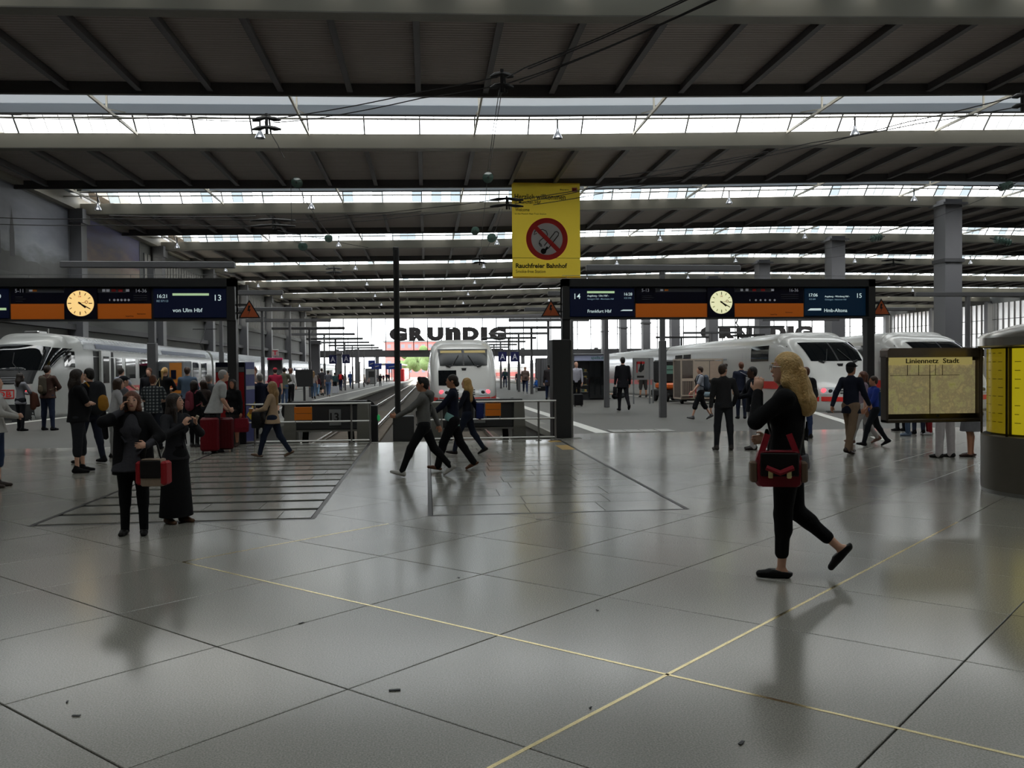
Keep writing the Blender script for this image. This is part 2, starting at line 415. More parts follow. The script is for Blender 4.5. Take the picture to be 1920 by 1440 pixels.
# ------------------------------------------------------------------ platforms (falling gently), kerbs, lines
YF = 330.0
plat = struct('floor_platform')
ya = [FE, 20.5] + [30 + 10 * i for i in range(31)]
def strip(m, x0, x1, y0, y1, dz=0.0):
    ys = [y0] + [y for y in ya if y0 < y < y1] + [y1]
    for a, b in zip(ys[:-1], ys[1:]): m.quad((x0, a, zg(a) + dz), (x1, a, zg(a) + dz), (x1, b, zg(b) + dz), (x0, b, zg(b) + dz))
m = MB()
strip(m, -60, -23, FE, YF); strip(m, -23, -14.3, FE, 31.2); strip(m, -14.3, -4.95, FE, YF); strip(m, 3.25, 14.35, 21.3, YF); strip(m, 14.35, 22.6, 21.3, 29.6)
strip(m, 22.6, 36, 21.3, YF); strip(m, 36, 120, 21.3, YF)
m.build('asphalt_surface', M_asph, plat)
m = MB(); strip(m, 3.25, 120, FE, 21.3); m.build('smooth_apron', M_strip, plat)
def wline(x0, x1, y0, y1):
    m = MB(); strip(m, x0, x1, y0, y1, 0.004); return m.build('white_line', M_wline, plat)
wline(-7.12, -6.9, 23, YE); wline(4.25, 4.62, 21.4, YE); wline(-14.25, -13.9, 26, YE); wline(13.6, 13.85, 33, YE)
A, B = on_floor(1508, 768), on_floor(1588, 792)
n = Vector((-(B - A).y, (B - A).x, 0)).normalized() * 0.16
m = MB(); up = Vector((0, 0, .005)); m.quad(A - n + up, A + n + up, B + n + up, B - n + up); B2 = on_floor(1660, 826); m.quad(B - n + up, B + n + up, B2 + n + up, B2 - n + up); m.build('white_line', M_wline, plat)
m = MB()
for i in range(4):
    for j in range(3):
        m.box(4.7 + i * .42, 21.42 + j * .27, -.01, 4.7 + i * .42 + .38, 21.42 + j * .27 + .24, .008)
m.build('tactile_tiles', mat('tactile_tile', (150, 150, 146), .7, var=.1), plat)
for x0, x1, y0 in PITS:                               # pit walls, ballast
    m = MB(); zb = -0.90
    ys = [y0] + [y for y in ya if y > y0 + 1]
    for a, b in zip(ys[:-1], ys[1:]):
        for x, s in ((x0, 1), (x1, -1)):
            xk = x + s * 0.0
            m.quad((xk, a, zg(a)), (xk, b, zg(b)), (xk, b, zg(b) + zb), (xk, a, zg(a) + zb))
    m.quad((x0, y0, 0), (x1, y0, 0), (x1, y0, zb), (x0, y0, zb))
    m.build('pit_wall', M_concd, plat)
    m = MB(); strip(m, x0, x1, y0, YF, zb); tag(m.build('ballast', M_ballast, plat), kind='stuff')
    for x, s in ((x0, -1), (x1, 1)):                  # projecting kerb stones
        if abs(x) > 20: continue
        m = MB(); ys = [y0] + [y for y in ya if y > y0 + 1]
        for a, b in zip(ys[:-1], ys[1:]):
            m.hexa([(x - s * .08, a, zg(a) - .16), (x + s * .34, a, zg(a) - .16), (x + s * .34, b, zg(b) - .16), (x - s * .08, b, zg(b) - .16), (x - s * .08, a, zg(a) + .003), (x + s * .34, a, zg(a) + .003), (x + s * .34, b, zg(b) + .003), (x - s * .08, b, zg(b) + .003)])
        m.build('kerb', M_curb, plat)
# coping along the end of the open pit
m = MB(); m.box(-4.75, FE - .02, -.3, 3.3, FE + .12, 0.001); m.build('coping', M_conc, plat)

# ------------------------------------------------------------------ rails and sleepers
M_rail = mat('rail_steel', (150, 146, 138), rough=0.25, metal=1.0, var=0.1)
M_rust = mat('rusty_rail', (84, 66, 52), rough=0.8, var=0.25)
M_sleep = mat('sleeper', (92, 84, 74), rough=0.9, var=0.25)
def track(xc, y0, n_sleep, label):
    t = thing('railway_track', label, 'track', (xc, y0, 0))
    for s in (-1, 1):
        m = MB()
        ys = [y0] + [y for y in ya if y > y0 + 2]
        for a, b in zip(ys[:-1], ys[1:]):
            for (w, z0, z1) in ((.075, -.74, -.82), (.035, -.66, -.74), (.072, -.62, -.66)):
                x = s * .755
                m.hexa([(x - w / 2, a - y0, zg(a) + z1), (x + w / 2, a - y0, zg(a) + z1), (x + w / 2, b - y0, zg(b) + z1), (x - w / 2, b - y0, zg(b) + z1), (x - w / 2, a - y0, zg(a) + z0), (x + w / 2, a - y0, zg(a) + z0), (x + w / 2, b - y0, zg(b) + z0), (x - w / 2, b - y0, zg(b) + z0)])
        m.build('rail', M_rail, t)
    sm = MB(); sm.bbox(-1.2, -.13, -.16, 1.2, .13, 0, .02); me = sm.mesh('sleeper', M_sleep)
    for k in range(n_sleep):
        y = .4 + .62 * k; o = link('sleeper', me, t); o.location = (0, y, zg(y0 + y) - .80)
    return t
track(-2.9, FE + .4, 60, 'empty railway track between the open left platform and the thin dark pole')
track(1.5, FE + .4, 24, 'railway track under the white train that stands end-on in the middle')
track(-15.95, 32.4, 0, 'railway track under the white train with the raised door on the left')
track(16.1, 30.2, 0, 'railway track under the white train in the right foreground')
track(20.8, 30.2, 0, 'railway track under the rearmost white train on the right')
m = MB(); m.hexa([(-4.15, FE + .5, -.9), (-3.95, FE + .5, -.9), (-3.95, FE + 9, -1.0), (-4.15, FE + 9, -1.0), (-4.15, FE + .5, -.62), (-3.95, FE + .5, -.62), (-3.95, FE + 9, -.7), (-4.15, FE + 9, -.7)])
m.box(-2.06, FE + .5, -.95, -1.8, FE + 9, -.62); m.box(2.42, FE + .5, -.95, 2.65, FE + 9, -.62)
m.build('track_side_beam', M_conc, plat)
# ------------------------------------------------------------------ roof
ceiling = struct('ceiling')
def xspan(y):                                         # part of a bay the photograph can see
    return max(XL, -0.52 * y - 4), min(XR, 0.78 * y + 6)
rib_me = None
for k, D in enumerate(BEAM_Y):
    nxt = BEAM_Y[k + 1] if k + 1 < len(BEAM_Y) else D + 20
    Yf = (nxt - 9.4)                                  # near lip of the next opening
    xs = [XL] + MX[1:] + [XR]
    # longitudinal box beam
    m = MB(); rings = [[(x, D, RZ(x)), (x, D + .55, RZ(x)), (x, D + .55, RZ(x) + .8), (x, D, RZ(x) + .8)] for x in xs]
    m.loft(rings)
    m.build('roof_beam', M_beam, ceiling)
    m = MB(); m.loft([[(x, D - .06, RZ(x) - .05), (x, D + .6, RZ(x) - .05), (x, D + .6, RZ(x)), (x, D - .06, RZ(x))] for x in xs]); m.build('beam_flange', mat('beam_flange', (112, 108, 100), .6), ceiling)
    if k < len(BEAM_Y) - 1:
        m = MB()
        for a, b in zip(xs[:-1], xs[1:]):
            m.quad((a, D + .5, RZ(a) + .55), (a, Yf, RZ(a) + .55), (b, Yf, RZ(b) + .55), (b, D + .5, RZ(b) + .55))
            m.quad((a, D + .5, RZ(a) + .8), (b, D + .5, RZ(b) + .8), (b, Yf, RZ(b) + .9), (a, Yf, RZ(a) + .9))
        o = m.build('soffit_panel', [M_soff, M_walld], ceiling)
        m = MB(); m.loft([[(x, Yf - .1, RZ(x)), (x, Yf + .12, RZ(x)), (x, Yf + .12, RZ(x) + .95), (x, Yf - .1, RZ(x) + .95)] for x in xs]); m.build('roof_fascia', M_fascia, ceiling)
        x0, x1 = xspan(D)
        far_r = MB()
        for x in MX[1:]:
            if k <= 3 and x0 < x < x1 and D > 20:
                m = MB(); m.box(-.13, 0, 0, .13, Yf - D - .65, .06); m.box(-.03, 0, .06, .03, Yf - D - .65, .4)
                if rib_me is None or k != rib_k: rib_me = m.mesh('rib', M_rib); rib_k = k
                o = link('rib', rib_me, ceiling); o.location = (x, D + .55, RZ(x) + .14)
            else:
                far_r.box(x - .13, D + .55, RZ(x) + .14, x + .13, Yf - .1, RZ(x) + .2); far_r.box(x - .03, D + .55, RZ(x) + .2, x + .03, Yf - .1, RZ(x) + .55)
        if far_r.v: tag(far_r.build('distant_ribs', M_rib, ceiling), kind='stuff')
# skylight lanterns
pane_me = {}
def sky(k):
    D = BEAM_Y[k]; prev = D - 9.4
    w = struct('window_%d' % (k + 1))
    xs = [XL + 1.6] + MX[1:] + [XR]
    y1, h0, h1, y2, h2 = D - .8, .82, 1.62, D - 4.6, 2.0
    m = MB()
    for a, b in zip(xs[:-1], xs[1:]): m.quad((a, y1, RZ(a) + h1 + .16), (b, y1, RZ(b) + h1 + .16), (b, y2, RZ(b) + h2), (a, y2, RZ(a) + h2))
    m.build('lantern_lining', M_lant, w)
    m = MB(); m.loft([[(x, D - 1.94, RZ(x) + 1.34), (x, D - 1.86, RZ(x) + 1.34), (x, D - 1.86, RZ(x) + 1.95), (x, D - 1.94, RZ(x) + 1.95)] for x in xs]); m.build('lantern_board', M_board, w)
    m = MB(); m.loft([[(x, D - 1.98, RZ(x) + 1.26), (x, D - 1.82, RZ(x) + 1.26), (x, D - 1.82, RZ(x) + 1.34), (x, D - 1.98, RZ(x) + 1.34)] for x in xs]); m.build('board_edge', M_frame, w)
    # bars: sill, head, mullions
    m = MB()
    m.loft([[(x, y1 - .1, RZ(x) + h1 - .02), (x, y1 + .06, RZ(x) + h1 - .02), (x, y1 + .06, RZ(x) + h1 + .18), (x, y1 - .1, RZ(x) + h1 + .18)] for x in xs])
    m.loft([[(x, y2 - .08, RZ(x) + h2 - .1), (x, y2 + .08, RZ(x) + h2 - .1), (x, y2 + .08, RZ(x) + h2 + .1), (x, y2 - .08, RZ(x) + h2 + .1)] for x in xs])
    for x in MX[1:]: m.bar((x, D - .02, RZ(x) + h0 - .02), (x, y1, RZ(x) + h1), .075, .09)
    for x in MX[1::2]: m.bar((x, prev + .1, RZ(x) + .9), (x, y2, RZ(x) + h2), .09, .12)
    m.build('glazing_frame', M_frame, w)
    n = 4; step = 3.14 / n; pw = step
    x0, x1 = xspan(D); rest = {0: MB(), 1: MB(), 2: MB()}
    bars = MB()
    for i in range(len(MX)):
        for q in range(n):
            x = MX[i] + step * q
            if x < XL + 1.6 or x + step > XR: continue
            if q: bars.bar((x, D - .02, RZ(x) + h0), (x, y1, RZ(x) + h1), .025, .04)
            if k == 2: t = 0
            else: t = RND.choices((0, 1, 2), (0.42, 0.38, 0.20))[0]
            if 1 <= k <= 5 and x0 < x < x1 and D > 20:
                key = (t, k <= 2)
                if key not in pane_me:
                    p = MB(); L = Vector((step - .03, 0, 0)); U = Vector((0, y1 - D + .02, h1 - h0)); p.quad((0, 0, 0), L, L + U, U); pane_me[key] = p.mesh('pane', (G_clear, G_grey, G_dark)[t])
                o = link('pane', pane_me[key], w); o.location = (x + .015, D - .02, RZ(x) + h0)
            else:
                rest[t].quad((x + .015, D - .02, RZ(x) + h0), (x + step - .015, D - .02, RZ(x + step) + h0), (x + step - .015, y1, RZ(x + step) + h1), (x + .015, y1, RZ(x) + h1))
    bars.build('glazing_bar', M_frame, w)
    for t in rest:
        if rest[t].v: tag(rest[t].build('distant_panes', (G_clear, G_grey, G_dark)[t], w), kind='stuff')
    m = MB()
    for a, b in zip(xs[:-1], xs[1:]): m.quad((a, prev + .15, RZ(a) + .95), (b, prev + .15, RZ(b) + .95), (b, y2, RZ(b) + h2), (a, y2, RZ(a) + h2))
    m.build('rear_glazing', G_clear if k else G_rear_dim, w)
    # struts across the opening
    sm = None
    for x in MX[1::3]:
        if D > 20 and not (x0 < x < x1): continue
        m = MB(); z = RZ(x)
        m.bar((0, -9.3, .78), (0, -.05, .74), .1, .14); m.bar((0, -4.6, .78), (0, -4.6, 1.95), .08, .08); m.bar((0, -4.5, .8), (0, -.95, 1.6), .06, .06)
        if sm is None: sm = m.mesh('strut', M_strut)
        o = link('strut', sm, w); o.location = (x, D, z)
    # glazed gable at the left end
    m = MB(); m.poly([(XL + 1.6, D, RZ(XL) + .8), (XL + 1.6, y1, RZ(XL) + h1 + .1), (XL + 1.6, y2, RZ(XL) + h2), (XL + 1.6, prev, RZ(XL) + .9)]); m.build('gable_pane', G_grey, w)
for k in range(len(BEAM_Y)): sky(k)
m = MB()
for a, b in zip([-60] + MX, MX + [120]): m.quad((a, YB, RZ(a) + .55), (a, 1.2, RZ(a) + .55), (b, 1.2, RZ(b) + .55), (b, YB, RZ(b) + .55))
m.build('soffit_panel', M_soff, ceiling)

# ------------------------------------------------------------------ walls
M_mur1 = bpy.data.materials.new('grey_cloud_print'); M_mur2 = bpy.data.materials.new('sunset_print')
def clouds(m, stops, scale, axis_scale):
    m.use_nodes = True; nt = m.node_tree; b = nt.nodes['Principled BSDF']; b.inputs['Roughness'].default_value = .6
    tc = nt.nodes.new('ShaderNodeTexCoord'); mp = nt.nodes.new('ShaderNodeMapping'); mp.inputs['Scale'].default_value = axis_scale
    n = nt.nodes.new('ShaderNodeTexNoise'); n.inputs['Scale'].default_value = scale; n.inputs['Detail'].default_value = 6
    sep = nt.nodes.new('ShaderNodeSeparateXYZ'); ad = nt.nodes.new('ShaderNodeMath'); ad.operation = 'MULTIPLY_ADD'; ad.inputs[1].default_value = .55
    cr = nt.nodes.new('ShaderNodeValToRGB')
    while len(cr.color_ramp.elements) < len(stops): cr.color_ramp.elements.new(.5)
    for e, (p, c) in zip(cr.color_ramp.elements, stops): e.position = p; e.color = lin(c)
    nt.links.new(tc.outputs['Generated'], mp.inputs['Vector']); nt.links.new(mp.outputs[0], n.inputs['Vector']); nt.links.new(tc.outputs['Generated'], sep.inputs[0])
    nt.links.new(n.outputs['Fac'], ad.inputs[0]); nt.links.new(sep.outputs['Z'], ad.inputs[2]); 
    sb = nt.nodes.new('ShaderNodeMath'); sb.operation = 'SUBTRACT'; sb.inputs[1].default_value = .27
    nt.links.new(ad.outputs[0], sb.inputs[0]); nt.links.new(sb.outputs[0], cr.inputs['Fac']); nt.links.new(cr.outputs['Color'], b.inputs['Base Color'])
clouds(M_mur1, [(0, (68, 68, 66)), (.28, (88, 88, 87)), (.45, (130, 133, 139)), (.62, (111, 113, 122)), (.85, (90, 93, 103)), (1, (103, 106, 116))], 3.5, (1, 1.6, 1.6))
clouds(M_mur2, [(0, (74, 72, 71)), (.2, (102, 99, 99)), (.38, (131, 118, 103)), (.55, (115, 90, 82)), (.72, (72, 62, 88)), (1, (79, 76, 125))], 3.0, (1, 1.2, 2.2))

wl = struct('wall_left')
m = MB()
m.box(XL - .5, YB, -1, XL - .1, 50, 16.6); m.box(XL - .5, 50, -2, XL - .1, 88, 16.6)
m.box(XL - .5, 88, -3, XL - .1, YE, 8.0); m.box(XL - .5, 88, 13.3, XL - .1, YE, 16.6)
m.build('wall_surface', M_wall, wl)
m = MB(); m.box(XL - .08, YB, 14.25, XL + .75, YE, 15.75); m.build('edge_beam', M_beam, wl)
m = MB(); m.box(XL + .75, YB, 15.7, XL + 1.7, YE, 16.5); m.build('edge_gutter', M_beam, wl)
m = MB(); m.box(XL - .08, YB, 4.9, XL + .5, YE, 5.35); m.build('wall_rail_beam', M_walld, wl)
m = MB(); m.box(XL - .08, YB, 7.7, XL + .25, YE, 8.3); m.build('wall_string_course', M_wall, wl)
for k, D in enumerate(BEAM_Y):
    m = MB(); m.box(XL - .1, D - .55, -3, XL + 1.0, D + .55, 14.3); m.box(XL + .2, D - .75, 13.2, XL + 1.2, D + .75, 14.3)
    m.build('wall_column', M_column, wl)
# tall slatted glazing of the left wall beyond the two pictures
wn = 11
for k in range(3, len(BEAM_Y) - 1):
    a, b = BEAM_Y[k] + .55, BEAM_Y[k + 1] - .55
    if k == 3: a = 88
    wn += 1
    w = struct('window_%d' % wn)
    m = MB(); m.quad((XL - .3, a, 8), (XL - .3, b, 8), (XL - .3, b, 13.3), (XL - .3, a, 13.3)); m.build('milky_pane', G_milk, w)
    m = MB(); y = a
    while y < b: m.box(XL - .32, y, 8, XL - .05, y + .32, 13.3); y += 1.05
    m.box(XL - .3, a, 10.55, XL - .06, b, 10.7)
    tag(m.build('mullion', M_walld, w), kind='stuff')
# two big cloud pictures hung between the wall columns
def picture(y0, y1, z0, z1, m_, label):
    t = thing('wall_picture', label, 'picture', (XL, (y0 + y1) / 2, z0))
    m = MB(); h = (y1 - y0) / 2; m.box(.06, -h, 0, .12, h, z1 - z0); m.build('print', m_, t)
    m = MB()
    for (a, b) in (((-h, 0), (h, 0)), ((-h, z1 - z0), (h, z1 - z0)), ((-h, 0), (-h, z1 - z0)), ((h, 0), (h, z1 - z0))): m.bar((.1, a[0], a[1]), (.1, b[0], b[1]), .12, .12)
    m.build('picture_frame', M_column, t)
    return t
p1 = picture(50.7, 69.7, 7.9, 14.2, M_mur1, 'large print of grey clouds over a hilltop with dark cypress trees, high on left wall')
M_tree = mat('printed_dark_tree', (72, 72, 74), .7, var=.2); M_hill = mat('printed_hill', (86, 86, 84), .7, var=.25, scale=1)
rr = random.Random(3)
m = MB()
top = [(-9.4, .05)] + [(-9.4 + 18.8 * i / 24, 2.0 - 1.2 * (i / 24) ** 2 + rr.uniform(-.18, .18)) for i in range(25)] + [(9.4, .05)]
m.poly([(.125, y, z) for y, z in top]); m.build('printed_hill', M_hill, p1)
for y, h, w in ((-5.6, 2.2, .32), (-1.6, 2.9, .34), (.3, 3.3, .36)):
    m = MB(); m.poly([(.13, y - w, 1.5), (.13, y - w * .9, 1.5 + h * .5), (.13, y, 1.5 + h), (.13, y + w * .9, 1.5 + h * .5), (.13, y + w, 1.5)]); m.build('printed_cypress', M_tree, p1)
p2 = picture(71.1, 86.2, 7.9, 14.2, M_mur2, 'large print of an orange and violet sunset sky, high on left wall')
m = MB(); m.poly([(.125, y, z) for y, z in [(-7.5, .05)] + [(-7.5 + 15 * i / 12, .9 + rr.uniform(-.1, .12) - .3 * (i / 12)) for i in range(13)] + [(7.5, .05)]]); m.build('printed_hill', M_hill, p2)

# right wall: glazed
wr = struct('wall_right')
m = MB(); m.box(XR + .1, YB, -3, XR + .5, YE, 2.5); m.box(XR + .1, YB, 14.3, XR + .5, YE, 17)
m.build('wall_surface', M_wall, wr)
for D in BEAM_Y:
    m = MB(); m.box(XR - .9, D - .6, -3, XR + .2, D + .6, 14.8); m.build('wall_column', M_column, wr)
w = struct('window_30')
m = MB(); m.quad((XR + .3, 90, 2.5), (XR + .3, YE, 2.5), (XR + .3, YE, 14.3), (XR + .3, 90, 14.3)); m.build('milky_pane', G_milk, w)
m = MB(); y = 90
while y < YE: m.box(XR + .1, y, 2.5, XR + .35, y + .09, 14.3); y += 1.75
for z in (5.2, 8.0, 10.8): m.box(XR + .1, 90, z, XR + .3, YE, z + .1)
m.build('glazing_frame', M_walld, w)
m = MB(); m.box(XR + .1, YB, 2.5, XR + .5, 90, 13.6); m.build('wall_surface', M_wall, wr)

# end wall: a glazed screen over open tracks
we = struct('wall_end')
m = MB(); m.box(XL, YE - .6, 4.45, XR, YE + .6, 6.17); m.build('spandrel_beam', M_walld, we)
m = MB(); m.box(XL, YE - .4, 14.0, XR, YE + .4, 17); m.build('head_beam', M_walld, we)
for x in (-29, -22, -17.2, -12.2, 24.2, 43.0, 62, 80, 98, 114):
    m = MB(); m.box(x - .45, YE - .5, -4, x + .45, YE + .5, 6.5); m.build('end_column', M_column, we)
w = struct('window_31')
m = MB(); m.quad((XL, YE, 6.17), (XR, YE, 6.17), (XR, YE, 14.2), (XL, YE, 14.2)); m.build('pane', G_wall, w)
m = MB(); x = XL
x = -27.3
while x < XR: m.box(x - .1, YE - .12, 6, x + .1, YE + .12, 14.2); x += 3.45
for z in (9.9, 11.6): m.box(36, YE - .1, z, XR, YE + .1, z + .12)
m.box(XL, YE - .1, 9.4, XL + 7, YE + .1, 9.55); m.box(XL, YE - .1, 11.4, XL + 7, YE + .1, 11.55)
m.build('glazing_frame', M_walld, w)

# back wall behind the viewer
wb = struct('wall_back')
m = MB(); m.box(-60, YB - .4, -.5, 120, YB, 17); m.box(-60.4, YB, -.5, -60, FE, 9)
m.build('wall_surface', mat('back_wall', (120, 112, 100), .8, var=.1), wb)

# middle row of columns
for D in BEAM_Y[1:]:
    c = thing('hall_column', 'x', 'column', (44.75, D - .3, 0))
    zt = RZ(44.75) - zg(D)
    m = MB(); z0 = zg(D) - .1; zt = RZ(44.75) + .3
    m.box(-.75, -1.0, z0, .75, .6, zt); m.box(-.79, -1.04, z0, -.69, .64, zt); m.build('shaft', M_column, c)
    m = MB(); m.box(-.9, -1.15, 10.3, .9, .75, 10.6); m.build('collar', M_walld, c)
    m = MB(); m.box(-1.1, -1.3, zt - .5, 1.1, .9, zt - .3); m.build('head_plate', M_column, c)
    c['label'] = {70.4: 'nearest tall square lilac-grey hall column, right of the clock board', 90.9: 'second tall square hall column, rising just behind the right post of the clock board', 111.4: 'third tall square hall column, rising behind the clock board with a rod of insulators'}.get(D, 'tall square grey hall column in the middle row, %s' % ('nearest, out at far right' if D < 60 else 'seen small under the clock board'))
    if D > 120: c['group'] = 'distant columns of the middle row'
# ------------------------------------------------------------------ trains
M_white = mat('train_white', (184, 184, 180), rough=0.22, var=0.03, scale=0.7, spec=0.5, coat=0.3)
M_dirty = mat('train_white_dirty', (170, 172, 168), rough=0.30, var=0.14, scale=1.5, coat=0.2)
M_roofm = mat('ribbed_train_roof', (168, 170, 172), rough=0.24, var=0.25, scale=2.0, metal=0.6)
M_roofb = mat('blue_grey_roof', (92, 98, 116), rough=0.35, var=0.2, metal=0.3)
M_tred = mat('train_red', (196, 44, 40), rough=0.35, var=0.05)
M_tglass = mat('dark_window_glass', (14, 17, 19), rough=0.04, var=0, spec=0.55)
M_tdull = mat('dull_window_glass', (24, 28, 29), rough=0.25, var=0, spec=0.12)
M_black = mat('black_rubber', (18, 18, 19), rough=0.6, var=0.1)
M_under = mat('underframe', (34, 34, 34), rough=0.85, var=0.2)
M_steel = mat('brushed_steel', (160, 160, 158), rough=0.3, metal=0.9, var=0.08)
M_greyp = mat('grey_paint', (120, 122, 124), rough=0.45, var=0.05)
M_lamp = mat('headlamp_glass', (190, 196, 200), rough=0.1, var=0)
E_tail = emit('tail_lamp', (255, 60, 70), 3.0)
E_blind = mat('cab_blind', (170, 150, 90), .7)

class Hull:
    def __init__(s, st, nbody): s.st = st; s.n = nbody
    def at(s, y):
        st = s.st; ys = [q[0] for q in st]
        f = lambda i: float(np.interp(y, ys, [q[i] for q in st]))
        return f(1), f(2), f(3), f(4)                    # half width, top, bottom, exponent
    def ring(s, y, n=72):
        w, zt, zb, e = s.at(y); zc, h = (zt + zb) / 2, (zt - zb) / 2; out = []
        for j in range(n):
            t = 2 * math.pi * (j + .5) / n; c, q = math.cos(t), math.sin(t)
            out.append((w * math.copysign(abs(c) ** (2 / e), c), y, zc + h * math.copysign(abs(q) ** (2 / e), q)))
        return out
    def side(s, y, z, sg, eps=.012):
        w, zt, zb, e = s.at(y); zc, h = (zt + zb) / 2, (zt - zb) / 2
        u = min(.999, abs((z - zc) / h)); return (sg * (w * (1 - u ** e) ** (1 / e) + eps), y, z)
    def front(s, x, z, eps=.015):
        lo, hi = 0.0, s.st[-1][0]
        def ins(y):
            w, zt, zb, e = s.at(y); zc, h = (zt + zb) / 2, (zt - zb) / 2
            return abs(x / w) ** e + abs((z - zc) / h) ** e < 1
        for _ in range(26):
            m_ = (lo + hi) / 2
            if ins(m_): hi = m_
            else: lo = m_
        return (x, hi - eps, z + eps * .4)
def dense(st, k=9):
    """smooth the station table with Catmull-Rom so that the nose is round"""
    out = []
    for i in range(len(st) - 1):
        p0 = st[max(i - 1, 0)]; p1 = st[i]; p2 = st[i + 1]; p3 = st[min(i + 2, len(st) - 1)]
        for q in range(k):
            t = q / k; out.append(tuple(.5 * ((2 * b) + (c - a) * t + (2 * a - 5 * b + 4 * c - d) * t * t + (3 * b - a - 3 * c + d) * t ** 3) for a, b, c, d in zip(p0, p1, p2, p3)))
    out.append(st[-1]); return out
def grid(fn, us, vs, flip=False):
    m = MB(); n = len(vs)
    for u in us:
        for v in vs: m.v.append(tuple(fn(u, v)))
    for i in range(len(us) - 1):
        for j in range(n - 1):
            a = i * n + j; q = (a, a + n, a + n + 1, a + 1); m.face(*(q[::-1] if flip else q))
    return m
def lsp(a, b, n): return [a + (b - a) * i / n for i in range(n + 1)]
def front_patch(h, xa, xb, za, zb, nx=10, nz=6, eps=.015, skew=0.0):
    """patch on the nose; the bottom edge is narrower by skew"""
    return grid(lambda u, v: h.front(u * (1 - skew * (1 - (v - za) / (zb - za))), v, eps), lsp(xa, xb, nx), lsp(za, zb, nz), flip=True)
def side_patch(h, ya, yb, za, zb, sg, ny=4, nz=3, eps=.012):
    return grid(lambda u, v: h.side(u, v, sg, eps), lsp(ya, yb, ny), lsp(za, zb, nz), flip=(sg < 0))

ICE = Hull(dense([(0, .45, .50, -.05, 2.2), (.10, .86, .78, -.25, 2.6), (.32, 1.16, 1.08, -.42, 3.0), (.75, 1.36, 1.52, -.5, 3.4), (1.3, 1.44, 2.05, -.52, 3.8), (1.95, 1.48, 2.52, -.52, 4.2), (2.7, 1.505, 2.84, -.52, 4.6), (3.7, 1.51, 3.01, -.52, 5.0), (5.0, 1.51, 3.08, -.52, 5.4), (20.3, 1.51, 3.08, -.52, 5.4)]), 5.4)
CAR = Hull([(0, 1.51, 3.08, -.5, 5.4), (26, 1.51, 3.08, -.5, 5.4)], 5.4)
def body(h, ys, m, name, parent, y0=0.0):
    mb = MB(); mb.loft([[(x, y + y0, z) for x, y, z in h.ring(y)] for y in ys]); return mb.build(name, m, parent, smooth=True, angle=50)

